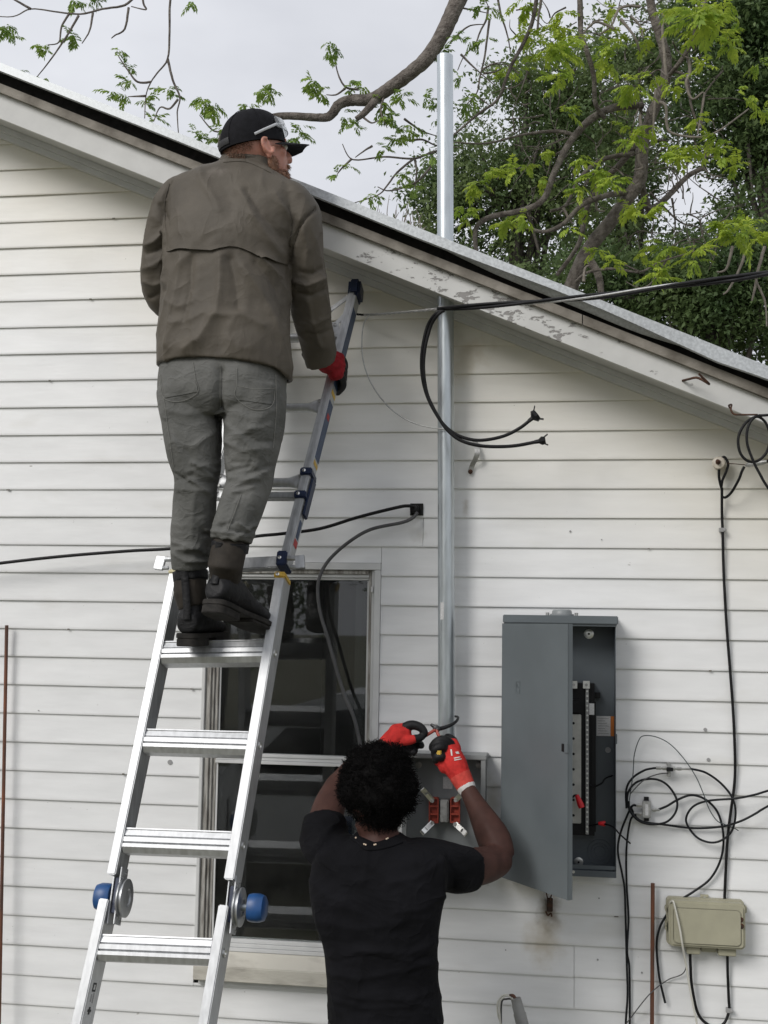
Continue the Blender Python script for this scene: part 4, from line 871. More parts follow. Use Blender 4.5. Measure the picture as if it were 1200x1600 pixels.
q = Lp(523, 515, -.01); br_ = B().bar(q+e_u*.03, q-e_u*.03, .03, .004, e_x).build('brace_plate', M_alu, ladder, smooth=None, bevel=.001)
for k in (-1, 1): B().lathe(q+e_u*.018*k+e_n*.002, e_n, [(0, .007), (.003, .007), (.004, .004)], 10).build('rivet', M_galv_d, br_)
# navy lock straps
def strap(name, y, hgt, m, w=.040, d=.084, rivet=True, base=lp_u, dx=0):
    c = base(y)-e_n*(d/2-.005)+e_x*dx; o = B().bar(c+e_u*hgt/2, c-e_u*hgt/2, w, d, e_x).build(name, m, ladder, smooth=None, bevel=.004)
    if rivet: B().lathe(base(y)+e_n*.006-e_x*.006+e_x*dx, e_n, [(0, .006), (.002, .006), (.003, .003)], 10).build('rivet', M_silver, o)
    return o
strap('lock_strap', 736, .026, M_navy); strap('lock_strap', 772, .026, M_navy)
a, c = lp_u(742), lp_u(800); B().bar(a+e_x*.021-e_n*.045, c+e_x*.021-e_n*.045, .008, .05, e_x).build('lock_plate', M_navy, ladder, smooth=None, bevel=.003)
strap('lock_block', 872, .050, M_navy, .034, .088, dx=-.006)
orl = lambda y: Lp(438+(357-438)*(y-893)/(1374-893), y); oll = lambda y: Lp(271+(173-271)*(y-893)/(1366-893), y)
strap('yellow_strap', 898, .020, M_yellow, .037, .086, base=orl); strap('yellow_strap', 893, .014, mat('pale_band', (.55, .5, .28), .5), .034, .084, rivet=False, base=oll)
for (x, y, s_) in ((449, 872, 1), (271, 874, -1)):       # bent lock handles
    q = Lp(x, y, .004); hb = B(); hb.tube([q, q+e_x*(.034*s_), q+e_x*(.040*s_)-e_u*.006], .0085, 12)
    hb.bar(q+e_x*(.040*s_)+e_u*.008, q+e_x*(.046*s_)-e_u*.036, .016, .03, e_n); hb.tube([q-e_u*.03+e_x*(.012*s_), q-e_u*.03+e_x*(.042*s_)], .007, 10)
    hb.build('lock_handle', M_alu_shade, ladder, smooth=30, bevel=.0015)
# ribbed tread rungs of the outer section
prof = [(-.060, .034), (-.010, .036), (-.004, .036), (-.003, .032), (-.006, .030), (-.001, .014), (-.005, .011), (.001, .009), (.001, -.004), (-.005, -.007), (.002, -.010), (.002, -.020), (-.010, -.036), (-.060, -.036), (-.060, -.030), (-.016, -.030), (-.008, -.02), (-.011, .025), (-.060, .028)]
def tread(y, fl, fr_, extra=0):
    a, c = fl(y), fr_(y); zc_ = (a.z+c.z)/2
    b = B(); b.rings([[p+e_n*(n_-.006)+e_u*u_ for n_, u_ in prof] for p in (a+e_x*.0142, c-e_x*.0158)]); o = b.build('tread_rung', M_alu, ladder, smooth=20)
    for p, s_, xo in ((c, 1, .0155), (a, -1, .014)): B().lathe(p-e_n*.040+e_x*(s_*xo), e_x*s_, [(-.001, .0125), (.003, .0125), (.0035, .008), (.001, .007)], 16).build('rivet', M_silver, o)
ba, bc = oll(877), orl(869); B().bar(ba-e_n*.06+e_x*.014, bc-e_n*.06-e_x*.014, .04, .034, e_u).build('head_bar', M_alu_shade, ladder, smooth=None, bevel=.003)  # bar in shade, painted by the darker metal
for ya, yb in ((1017, 1015), (1155, 1160), (1311, 1318)):
    a, c = oll(ya), orl(yb); tread(0, lambda y: a, lambda y: c)
llf = lambda y: Lp(162+(119.5-162)*(y-1404)/(1595-1404), y); lrf = lambda y: Lp(349+(318-349)*(y-1414)/(1596-1414), y)
a0, c0 = llf(1479), lrf(1487); tread(0, lambda y: a0, lambda y: c0)
kk_l, kk_r = (ll1-ll0).normalized(), (lr1-lr0).normalized()
for k in range(1, 9):
    a, c = a0+kk_l*(.300*k), c0+kk_r*(.300*k)
    if a.z < .12: break
    tread(0, lambda y: a, lambda y: c)
# hinges
for (px_, py_, s_) in ((176, 1400, -1), (357, 1414, 1)):
    q = Lp(px_, py_)-e_n*.045
    hg = B(); inn = 1 if s_ < 0 else 1
    hg.lathe(q+e_x*(.010 if s_ < 0 else .010), e_x, [(0, .030), (0, .052), (.004, .055), (.006, .055), (.008, .047), (.012, .047), (.014, .055), (.018, .055), (.020, .048), (.021, .026), (.017, .022)], 32); hd = hg.build('hinge_disc', M_alu_shade, ladder, smooth=30)
    for sgn in (-1, 1):
        pl = B(); d = e_u; w0 = .052
        for xo in (-.011, .0085): pl.bar(q+e_x*xo-d*.075, q+e_x*xo+d*.085, .0035, .058, e_x)
        if sgn > 0: pl.build('hinge_plate', M_alu, ladder, smooth=None, bevel=.001)
    B().bar(q-d*.045+e_n*.004, q+d*.055+e_n*.004, .014, .04, e_x).build('hinge_core', M_navy, ladder, smooth=None, bevel=.002)
    for (uu, nn_) in ((.055, .012), (.07, -.012), (-.055, .01), (-.066, -.014)): B().lathe(q+d*uu+e_n*nn_+e_x*.0105, e_x, [(0, .005), (.003, .005), (.004, .002)], 8).build('rivet', M_galv_d, hd)
    sh = q+e_x*(s_*.028 if s_ > 0 else -.012); B().cyl(sh, sh+e_x*(s_*.03), .011, 12).build('knob_shaft', M_galv, ladder)
    k0 = sh+e_x*(s_*(.022 if s_ > 0 else .006))
    kn_ = B(); seg = 24; rs = []
    for h, r_ in ((0, .030), (0, .040), (.010, .043), (.030, .043), (.044, .038), (.050, .026)):
        ring = []
        for k in range(seg):
            an = 2*math.pi*k/seg; r2 = r_*(1-.07*(.5+.5*math.cos(an*4))); ring.append(k0+e_x*(s_*h)+e_u*(r2*math.cos(an))+e_n*(r2*math.sin(an)))
        rs.append(ring)
    kn_.rings(rs); kn_.build('hinge_knob', M_blue, ladder, smooth=40)
# rating sticker on the inner face of the lower left rail
def side_lab(name, ya, yb, wd, no, m, xo): 
    a, c = llf(ya), llf(yb); B().bar(a-e_n*(.038+no)+e_x*xo, c-e_n*(.038+no)+e_x*xo, .0012, wd, e_x).build(name, m, lower[0], smooth=None)
side_lab('rating_sticker', 1530, 1588, .05, 0, M_paper, .0152); side_lab('printed_icon', 1534, 1548, .026, 0, M_ink, .0160)
side_lab('printed_mark', 1537, 1545, .012, 0, M_paper, .0166); side_lab('printed_text', 1552, 1564, .008, -.008, M_plug, .0160); side_lab('printed_text', 1550, 1566, .008, .008, M_plug, .0160)
side_lab('printed_arrow', 1572, 1584, .012, 0, M_ink, .0160); side_lab('printed_arrow', 1576, 1580, .026, 0, M_ink, .0163)
for (ya, yb, wd) in ((786, 796, .04), (808, 835, .03)): 
    a, c = lp_u(ya), lp_u(yb); B().bar(a-e_n*.037+e_x*.0158, c-e_n*.037+e_x*.0158, .0012, wd, e_x).build('printed_label', M_navy_lab if ya > 800 else M_ink, ir, smooth=None)
a, c = lp_u(838), lp_u(848); B().bar(a-e_n*.037+e_x*.0158, c-e_n*.037+e_x*.0158, .0012, .04, e_x).build('red_print', M_redink, ir, smooth=None)
# ---------------------------------------------------------------- people
from mathutils.bvhtree import BVHTree
def capsules(chains, voxel, it, mats, name, parent, thick=1.0):
    """chains: (label index, [(world point, radius)...]) -> one skin, faces coloured by the nearest chain"""
    b = B()
    for lab, pts in chains:
        cc = catmull([(*p, r) for p, r in pts], 4); path = [Vector(q[:3]) for q in cc]; rr = [q[3] for q in cc]
        b.tube(path, rr, 12); b.ellip(path[0], rr[0], rr[0], rr[0], 10, 6); b.ellip(path[-1], rr[-1], rr[-1], rr[-1], 10, 6)
    me = evaluated(b, voxel, it)
    co = np.empty(len(me.polygons)*3); me.polygons.foreach_get('center', co); co = co.reshape(-1, 3)
    best = np.full(len(co), 1e9); idx = np.zeros(len(co), int)
    for lab, pts in chains:
        for (p0, r0), (p1, r1) in zip(pts[:-1], pts[1:]):
            a, d = np.array(p0), np.array(p1)-np.array(p0); L_ = d@d+1e-12
            t = np.clip(((co-a)@d)/L_, 0, 1); dist = np.linalg.norm(co-a-t[:, None]*d, axis=1)-(r0+(r1-r0)*t)
            m_ = dist < best; best[m_] = dist[m_]; idx[m_] = lab
    o = link(name, me, mats[0], parent, 180)
    for m in mats[1:]: me.materials.append(m)
    me.polygons.foreach_set('material_index', idx.astype(np.int32)); return o
def cap_px(pts): return [(P(x, y, Y), r/ppm(x, y, Y)) for x, y, Y, r in pts]
def bvh_of(*mes):
    vs, fs = [], []
    for me in mes:
        o = len(vs); vs += [v.co.copy() for v in me.vertices]; fs += [tuple(i+o for i in p.vertices) for p in me.polygons]
    return BVHTree.FromPolygons(vs, fs)
def cast(bvh, x, y):
    d = ray(x, y).normalized(); h = bvh.ray_cast(CAM, d); return (h[0], h[1], d) if h[0] is not None else None
def patch(name, bvh, uv2px, nu, nv, off, m, parent, thick=.003, smooth=60):
    """cloth panel laid on a surface: uv2px gives photo pixels, off(u,v) how proud it sits"""
    grid = []; last = None
    for j in range(nv+1):
        row = []
        for i in range(nu+1):
            u, v = i/nu, j/nv; x, y = uv2px(u, v); h = cast(bvh, x, y)
            if h is None:
                p = last if last is not None else P(x, y, -.6)
                q = CAM+ray(x, y)*((p-CAM).dot(_f)); row.append(q)
            else:
                p, n, d = h; n = n if n.dot(d) < 0 else -n; q = p+(n*.6-d*.4).normalized()*off(u, v); row.append(q); last = p
        grid.append(row)
    b = B(); W = nu+1
    top = [p for r in grid for p in r]; bot = [p+ (p-CAM).normalized()*thick for p in top]; n = len(top)
    fs = []
    for j in range(nv):
        for i in range(nu):
            a = j*W+i; fs.append((a, a+1, a+W+1, a+W)); fs.append((n+a, n+a+W, n+a+W+1, n+a+1))
    edge = [i for i in range(W)]+[j*W+nu for j in range(1, nv+1)]+[nv*W+i for i in range(nu-1, -1, -1)]+[j*W for j in range(nv-1, 0, -1)]
    for k in range(len(edge)): a, c = edge[k], edge[(k+1) % len(edge)]; fs.append((a, n+a, n+c, c))
    b.add(top+bot, fs); return b.build(name, m, parent, smooth=smooth)
def seam(name, bvh, pts, r, m, parent, lift=.001):
    path = []
    for x, y in catmull([(float(a), float(c)) for a, c in pts], 6):
        h = cast(bvh, x, y)
        if h: n = h[1] if h[1].dot(h[2]) < 0 else -h[1]; path.append(h[0]+n*lift)
    if len(path) > 2: B().tube(path, r, 5).build(name, m, parent, smooth=60)
def cloth(rows_list, voxel, it, strokes, rough, rscale, name, m, parent, extra=None, power=2.3, ridge=0.0, gscale=(6, 6, 6), cup=None):
    b = B()
    for i, rows in enumerate(rows_list):
        rg = pxrings(rows, 36, power, 4)
        if cup and i in cup:
            x, y, Y, hw, hd = rows[-1]; rg = pxrings(rows, 36, power, 4, Vector((0, 0, -1)))+pxrings([(x, y-1, Y, hw-7, hd-.013), (x, y-cup[i], Y, hw-9, hd-.017)], 36, power, 1, Vector((0, 0, -1)))
        b.rings(rg)
    me = evaluated(b, voxel, it); 
    if extra: extra(me)
    folds(me, strokes, rough, rscale, ridge, gscale); o = link(name, me, m, parent, 180); return o, me

M_jacket = mat('olive_jacket', (.090, .078, .062), .62, var=.13, vscale=9, bump=.16, bscale=420, detail=6, spec=.25)
add_stains(M_jacket, [(P(338, 268, -.62), (.05, .09, .03), (.15, .13, .11), .6, 40), (P(352, 330, -.7), (.10, .12, .12), (.108, .095, .078), .5, 14)])
M_jeans = mat('grey_denim', (.096, .097, .091), .8, color2=(.150, .150, .142), vscale=7, bump=.22, bscale=600, detail=6, spec=.15)
wrinkle(M_jacket, 6.5, .48, .024, (1, 1, .7)); wrinkle(M_jacket, 19, .22, .008); wrinkle(M_jeans, 13, .5, .014, (1, 1, 1.5)); wrinkle(M_jeans, 34, .35, .006, (1, 1, 1.3))
M_seam = mat('denim_stitch', (.19, .188, .172), .8)
M_cap = mat('black_cap', (.008, .008, .010), .8, spec=.15, var=.2, vscale=60, bump=.15, bscale=500)
M_skin_l = mat('skin_light', (.45, .21, .155), .5, var=.09, vscale=40, bump=.05, bscale=300); nodes_of(M_skin_l)[1].inputs['Subsurface Weight'].default_value = .12
M_beard = mat('red_brown_hair', (.27, .14, .085), .6, var=.25, vscale=90)
M_leather = mat('black_boot', (.009, .009, .010), .55, spec=.25, var=.3, vscale=28, bump=.25, bscale=160)
wrinkle(M_leather, 24, .45, .007)
M_sole = mat('boot_sole', (.016, .015, .014), .75, spec=.2, color2=(.034, .031, .028), vscale=40, bump=.3, bscale=120)
M_bootcloth = mat('brown_boot_panel', (.032, .027, .022), .7, spec=.2, var=.2, vscale=40, bump=.2, bscale=300)
M_gl_red = mat('glove_red_knit', (.52, .032, .028), .8, spec=.2, var=.12, vscale=70, bump=.25, bscale=500)
M_gl_dred = mat('glove_dark_red', (.26, .014, .02), .7, spec=.2, var=.15, vscale=70, bump=.25, bscale=500)
M_gl_blk = mat('glove_black_palm', (.010, .010, .011), .6, spec=.3, var=.25, vscale=60, bump=.2, bscale=300)
M_gl_wht = mat('glove_white_hem', (.62, .60, .58), .7)
M_clear = mat('clear_plastic', (.85, .87, .88), .06); nodes_of(M_clear)[1].inputs['Transmission Weight'].default_value = .92; nodes_of(M_clear)[1].inputs['IOR'].default_value = 1.35
M_eye = mat('eye_white', (.65, .63, .60), .2); M_iris = mat('iris', (.05, .035, .02), .2)

# ---- person on the ladder
p1 = thing('person', P(310, 1012, -.55), 'person in olive jacket, grey jeans and black cap standing on the ladder', 'person')
# body: one skin under the clothes, head turned to the right
hc1 = P(401, 232, -.50); fa = rad(33)
Hf = Vector((math.cos(fa), math.sin(fa), .15)).normalized(); Hs = Hf.cross(Vector((0, 0, 1))).normalized(); Hu = Hs.cross(Hf).normalized()
def HL(s, f, u, c=hc1): return c+Hs*s+Hf*f+Hu*u
HR = Matrix((Hs, Hf, Hu)).transposed()
def head_shapes(b, HLf, Rm, k=1.0, nose=1.0):
    b.ellip(HLf(0, -.012*k, .010*k), .076*k, .099*k, .104*k, 24, 16, Rm)
    b.ellip(HLf(0, .030*k, -.045*k), .062*k, .066*k, .074*k, 20, 14, Rm)
    b.ellip(HLf(0, .050*k, -.095*k), .038*k, .042*k, .026*k, 16, 10, Rm)          # chin
    b.ellip(HLf(0, .082*k, .018*k), .050*k, .018*k, .014*k, 14, 8, Rm)            # brow
    b.ellip(HLf(0, .100*k, -.028*k), .013*k*nose, .020*k, .024*k, 12, 8, Rm)      # nose
    b.ellip(HLf(0, .108*k, -.038*k), .017*k*nose, .014*k, .011*k, 12, 8, Rm)
    for s_ in (-1, 1): b.ellip(HLf(s_*.043*k, .066*k, -.024*k), .022*k, .020*k, .018*k, 12, 8, Rm)   # cheeks
    b.ellip(HLf(0, .086*k, -.070*k), .026*k, .013*k, .009*k, 12, 8, Rm)           # lips
def ear(name, HLf, Rm, s_, m, parent, k=1.0):
    b = B(); c = (s_*.077*k, .004*k, -.022*k); pts = []
    for t in np.linspace(-.5, 4.6, 16):
        r_ = .025*k*(1-.08*max(0, t-2)); pts.append(HLf(c[0]+s_*.010*k, c[1]-.017*k*math.sin(t+.5)*1.0+.002, c[2]+r_*math.cos(t)))
    b.tube(pts, [.0062*k]*len(pts), 8); b.ellip(HLf(c[0]+s_*.003*k, c[1], c[2]), .007*k, .016*k, .027*k, 12, 8, Rm); b.ellip(HLf(c[0]+s_*.006*k, c[1]+.004, c[2]-.030*k), .006*k, .009*k, .010*k, 10, 6, Rm)
    me = evaluated(b, .003*k, 3); return link(name, me, m, parent, 180)
b = B(); head_shapes(b, HL, HR)
b.tube([HL(0, -.035, -.06), P(389, 250, -.505), P(378, 285, -.515)], [.060, .058, .066], 20)
b.rings(pxrings([(378, 280, -.515, 40, .06), (364, 306, -.52, 66, .08), (358, 360, -.545, 80, .11), (354, 430, -.55, 84, .12), (350, 540, -.575, 84, .115), (348, 600, -.575, 84, .115)], 20))
for rows in ([(466, 316, -.525, 24, .05), (477, 400, -.50, 20, .045), (480, 445, -.46, 19, .042), (496, 530, -.34, 16, .034), (508, 562, -.285, 14, .028)],
             [(272, 316, -.52, 20, .05), (254, 390, -.50, 15, .035), (256, 445, -.47, 12, .03), (300, 500, -.37, 12, .026), (348, 528, -.28, 12, .026)],
             [(300, 600, -.575, 42, .09), (303, 700, -.595, 34, .07), (306, 755, -.60, 28, .058), (300, 850, -.57, 18, .038), (298, 925, -.565, 12, .028), (303, 975, -.56, 14, .03)],
             [(394, 600, -.575, 42, .09), (391, 715, -.595, 34, .07), (388, 757, -.605, 29, .058), (362, 840, -.65, 16, .034), (350, 890, -.655, 10, .024), (352, 930, -.63, 11, .024)]):
    b.rings(pxrings(rows, 16))
body1 = link('body', evaluated(b, .0075, 3), M_skin_l, p1, 180)
ear('ear', HL, HR, 1, M_skin_l, p1); ear('ear', HL, HR, -1, M_skin_l, p1)
for s_ in (-1, 1):
    e = B().ellip(HL(s_*.032, .082, -.004), .0125, .0125, .0125, 12, 8).build('eye', M_eye, p1, 180); B().ellip(HL(s_*.032, .0895, -.004), .006, .006, .006, 8, 6).build('iris', M_iris, e, 180)
# beard and hair: short strands over a close shell
def strands(name, pts_n, length, rad_, m, parent, droop=0.0, jitter=.5, seg=2):
    vs, fs = [], []
    for p, n in pts_n:
        d = (n+Vector((random.gauss(0, jitter), random.gauss(0, jitter), random.gauss(0, jitter)))).normalized(); L_ = length*random.uniform(.6, 1.2)
        t1 = d.orthogonal().normalized(); t2 = d.cross(t1); o = len(vs)
        for k in range(seg+1):
            c = p+d*(L_*k/seg)+Vector((0, 0, -droop*(k/seg)**2)); r_ = rad_*(1-.85*k/seg)
            for a in (0, 2.09, 4.19): vs.append(c+t1*(r_*math.cos(a))+t2*(r_*math.sin(a)))
        for k in range(seg):
            for a in range(3): fs.append((o+k*3+a, o+k*3+(a+1) % 3, o+k*3+3+(a+1) % 3, o+k*3+3+a))
    me = bpy.data.meshes.new(name); me.from_pydata([tuple(v) for v in vs], [], fs); return link(name, me, m, parent, 180)
bb = B(); bb.ellip(HL(0, .046, -.098), .052, .055, .034, 20, 12, HR); bb.ellip(HL(0, .066, -.136), .036, .034, .036, 16, 10, HR); bb.ellip(HL(0, .092, -.063), .030, .012, .008, 12, 8, HR)
for s_ in (-1, 1): bb.ellip(HL(s_*.058, .026, -.068), .010, .020, .030, 12, 8, HR)
bme = evaluated(bb, .004, 3); beard = link('beard', bme, M_beard, p1, 180)
sel = [(v.co.copy(), v.normal.copy()) for v in bme.vertices]; random.shuffle(sel)
strands('beard_hair', [(p, (n+Hf*.2-Hu*.5).normalized()) for p, n in sel[:2600]], .008, .0008, M_beard, beard, droop=.004, jitter=.35)
hh = [(HL(.0775*math.sin(t)*.99, -.012-.099*math.cos(t), z), (Hs*math.sin(t)-Hf*math.cos(t))) for t in np.linspace(-1.25, 1.25, 46) for z in np.linspace(-.062, -.005, 14) if not (abs(t) > 1.0 and z < -.03)]
strands('hair', [(p-n*.004, (n-Hu*.9).normalized()) for p, n in hh for _ in (0, 1)], .010, .0011, mat('short_hair', (.16, .085, .05), .6), p1, jitter=.3)
# cap
cap = B(); rs = []
for k in range(15):
    a = (k/14)*math.pi/2*.985; z = math.sin(a)**.92; q = math.cos(a)**.80
    rs.append([HL(.0865*q*math.cos(t), -.012+.110*q*math.sin(t), .000+.124*z+.012*q*math.sin(t)) for t in np.linspace(0, 2*math.pi, 41)[:-1]])
inner = [[p+(hc1-p).normalized()*.003 for p in rs[0]]]
cap.rings(inner+rs); capo = cap.build('cap', M_cap, p1, smooth=70)
for t in np.linspace(0, math.pi, 4)[:-1]:                    # panel seams
    sm_ = [HL(.0868*math.cos(a)**.8*math.cos(t) if a < math.pi/2 else -.0868*abs(math.cos(a))**.8*math.cos(t), -.012+(.1105*math.cos(a)**.8*math.sin(t) if a < math.pi/2 else -.1105*abs(math.cos(a))**.8*math.sin(t)), .000+.1248*math.sin(a)**.92+.012*(math.cos(a) if a < math.pi/2 else -abs(math.cos(a)))*math.sin(t)) for a in np.linspace(.02, math.pi-.02, 31)]
    B().tube(sm_, .0011, 5).build('panel_seam', M_cap, capo)
B().ellip(HL(0, -.012, .124), .008, .008, .004, 10, 6).build('button', M_cap, capo)
br = B(); rs = []
for k in range(9):
    v = k/8; row = []
    for i in range(17):
        u = -1+2*i/16; wv = .078*math.sqrt(max(0, 1-(v*.93)**2.6)) if v > 0 else .078
        s_ = u*wv; f0 = -.012+.110*math.sqrt(max(0, 1-(s_/.0865)**2))*.985; f1 = .098+.074*v
        row.append(HL(s_, f0+(f1-f0)*v if v > 0 else f0, .018-.006*v-.35*(s_**2)/.078))
    rs.append(row)
top = [p for r in rs for p in r]; n = len(top); bot = [p-Hu*.0035 for p in top]; fs = []
for j in range(8):
    for i in range(16): a = j*17+i; fs.append((a, a+1, a+18, a+17)); fs.append((n+a, n+a+17, n+a+18, n+a+1))
edge = list(range(17))+[j*17+16 for j in range(1, 9)]+[8*17+i for i in range(15, -1, -1)]+[j*17 for j in range(7, 0, -1)]
for k in range(len(edge)): a, c = edge[k], edge[(k+1) % len(edge)]; fs.append((a, n+a, n+c, c))
B().add(top+bot, fs).build('brim', M_cap, capo, smooth=40)
st_ = [HL(.0885*math.cos(t)*.998, -.012+.1125*math.sin(t), .018+.012*math.sin(t)) for t in np.linspace(-math.pi/2-.55, -math.pi/2+.55, 13)]
B().tube(st_, .0105, 6, ell=.18, up=Hu).build('back_strap', mat('cap_strap', (.02, .02, .022), .6), capo)
# safety glasses pushed up on the cap
sg = B(); rs = []
for t in np.linspace(math.pi/2-1.05, math.pi/2+1.05, 25):
    rs.append([HL((.0865+d_)*q_*math.cos(t), -.010+(.113+d_)*q_*math.sin(t), z_) for d_, q_, z_ in ((.006, .985, .044), (.006, .90, .082), (.009, .90, .082), (.009, .985, .044))])
sg.rings(rs); glasses = sg.build('safety_glasses', M_clear, p1, smooth=60)
for s_ in (-1, 1): B().tube([HL(s_*.056, .082, .062), HL(s_*.080, .045, .052), HL(s_*.092, .0, .030), HL(s_*.090, -.035, .014)], .0042, 8, ell=.4, up=Hu).build('temple', mat('grey_clear', (.55, .56, .58), .15), glasses)

# jacket
def hem_shift(me):
    co = get_co(me); px, py = proj_np(co)
    sh = np.interp(px, [240, 270, 300, 341, 390, 430, 448, 462], [-4, -6, -8, -3, 2, 10, 18, 20])*np.clip((py-515)/55, 0, 1)**1.5
    co[:, 2] -= sh/525; set_co(me, co)
J = [([(376, 300), (398, 345), (418, 375), (436, 398)], 8, .010), ([(386, 298), (410, 335), (440, 372)], 6, -.006), ([(313, 275), (330, 300), (345, 330)], 9, .005), ([(430, 305), (450, 345), (456, 380)], 7, .006),
     ([(285, 400), (278, 440), (268, 490), (262, 540)], 8, .007), ([(300, 400), (296, 450), (288, 500)], 6, -.006), ([(345, 402), (344, 450), (338, 490), (312, 530), (288, 545)], 11, .010), ([(360, 405), (368, 440), (372, 480)], 9, -.007),
     ([(380, 418), (405, 455), (425, 495), (440, 540), (449, 575)], 9, .008), ([(400, 410), (430, 450), (446, 500)], 7, -.006), ([(408, 405), (440, 435), (452, 470)], 5, .007), ([(330, 495), (375, 490), (410, 510)], 8, .005), ([(270, 505), (300, 500), (320, 488)], 6, .004),
     ([(260, 470), (280, 480), (300, 470)], 6, .004), ([(470, 345), (480, 390), (476, 425)], 6, .005), ([(462, 440), (480, 446), (503, 436)], 5, .008), ([(466, 458), (486, 462), (508, 452)], 4, -.006), ([(470, 425), (488, 428), (502, 420)], 4, -.005), ([(474, 500), (494, 505), (514, 495)], 4, .005), ([(480, 520), (500, 522), (520, 514)], 4, -.005), ([(482, 472), (490, 510), (500, 540)], 5, .005),
     ([(228, 384), (242, 378), (256, 362)], 5, .008), ([(230, 396), (244, 392), (258, 384)], 4, -.006), ([(224, 420), (240, 415), (254, 404)], 5, .005), ([(226, 440), (240, 446), (256, 440)], 5, .006), ([(236, 465), (248, 458), (258, 452)], 4, -.005), ([(250, 320), (262, 345), (262, 385)], 3, -.006),
     ([(494, 326), (478, 340), (466, 360), (458, 385), (452, 415)], 2.5, -.008), ([(266, 286), (258, 310), (258, 345), (263, 392)], 2.5, -.005), ([(352, 250), (385, 250), (424, 268)], 3, .004)]
J = [(p_, w_*.9, a_*1.55) for p_, w_, a_ in J]
jacket, jme = cloth([[(386, 246, -.50, 37, .060), (384, 257, -.505, 43, .068), (366, 269, -.512, 60, .082), (358, 282, -.518, 90, .098), (362, 299, -.523, 106, .112), (363, 325, -.53, 108, .125), (358, 360, -.545, 102, .138), (354, 410, -.55, 99, .140), (352, 460, -.56, 101, .14), (350, 510, -.57, 104, .14), (350, 550, -.58, 106, .14), (351, 577, -.58, 108, .138)],
    [(420, 300, -.525, 14, .05), (448, 304, -.525, 22, .062), (464, 322, -.525, 28, .07), (474, 352, -.52, 28, .068), (477, 400, -.50, 28, .062), (481, 445, -.46, 31, .062), (488, 495, -.40, 28, .055), (496, 532, -.335, 26, .05), (501, 554, -.30, 23, .044)],
    [(310, 292, -.525, 14, .05), (284, 298, -.525, 22, .062), (268, 318, -.525, 24, .07), (258, 350, -.52, 24, .068), (250, 390, -.51, 25, .064), (247, 430, -.495, 26, .062), (256, 465, -.45, 26, .058), (285, 492, -.38, 24, .05), (330, 518, -.31, 21, .044)]],
    .0055, 3, J, .0030, 9.0, 'jacket', M_jacket, p1, hem_shift, ridge=.0055, gscale=(7, 7, 4), cup={0: 26})
jb = bvh_of(jme)
yl = [(258, 392), (263, 394), (275, 390), (300, 390), (330, 392), (345, 388), (358, 385), (370, 386), (382, 390), (404, 401), (425, 408), (449, 414)]
def yoke_xy(u, v):
    x = 260+u*190; yb = np.interp(x, [q[0] for q in yl], [q[1] for q in yl]); yt = np.interp(x, [258, 300, 380, 450], [318, 300, 300, 330]); return x, yt+(yb-yt)*v
patch('back_yoke', jb, yoke_xy, 60, 24, lambda u, v: -.0035+.013*min(1, v*1.5)**2*(1-.5*abs(2*u-1)**6)+.003*math.sin(u*9)*v**2, M_jacket, jacket, .004)
for pts in ([(494, 327), (480, 338), (466, 360), (458, 385), (452, 412)], [(265, 287), (258, 312), (258, 345), (262, 388)], [(349, 254), (384, 253), (423, 270)]): seam('seam', jb, pts, .0011, M_jacket, jacket)
cu = B(); cu.rings(pxrings([(495, 546, -.32, 26, .048), (500, 562, -.295, 23, .044), (501, 567, -.29, 22, .043)], 20)); link('cuff', evaluated(cu, .004, 2), M_jacket, jacket, 180)
co_ = B(); co_.rings(pxrings([(385, 240, -.502, 36, .064), (384, 250, -.505, 40, .068), (383, 262, -.508, 47, .073)], 24)); link('collar', evaluated(co_, .005, 2), M_jacket, jacket, 180)

# jeans
T = []
def crumple(cx, cy, hw, hh, n, amp, tilt=0.0, wd=(2.2, 4.2)):
    for k in range(n):
        x = cx+random.uniform(-.75, .75)*hw; y = cy+random.uniform(-1, 1)*hh; L_ = random.uniform(.35, .9)*hw; an = random.gauss(tilt, .35)
        T.append(([(x-L_*math.cos(an), y-L_*math.sin(an)), (x, y+random.uniform(1, 4)), (x+L_*math.cos(an+.25), y+L_*math.sin(an+.25))], random.uniform(*wd), random.choice((-1, 1, 1))*amp*random.uniform(.5, 1.1)))
crumple(306, 750, 34, 24, 9, .0075, .12); crumple(389, 745, 36, 26, 9, .0075, -.3); crumple(297, 868, 28, 20, 10, .010, .05); crumple(362, 826, 32, 16, 9, .010, .05)
crumple(303, 690, 42, 30, 3, .004, .6, (4, 7)); crumple(392, 690, 42, 30, 4, .005, -.6, (4, 7)); crumple(303, 808, 32, 25, 3, .003, .3, (4, 6))
T += [([(345, 578), (343, 610), (344, 645)], 7, -.022), ([(344, 640), (347, 690), (349, 715)], 5, -.012), ([(262, 640), (290, 648), (330, 640)], 6, .005), ([(362, 645), (395, 655), (430, 640)], 6, .005), ([(345, 655), (375, 680), (405, 712)], 6, .006), ([(352, 690), (380, 705), (420, 700)], 5, .006), ([(270, 690), (300, 700), (340, 672)], 5, .006), ([(260, 660), (280, 690), (300, 715)], 5, -.005), ([(365, 665), (400, 690), (428, 690)], 4, -.005), ([(372, 775), (365, 800), (352, 830)], 2.5, .006), ([(305, 770), (302, 800), (300, 840)], 3, .003)]
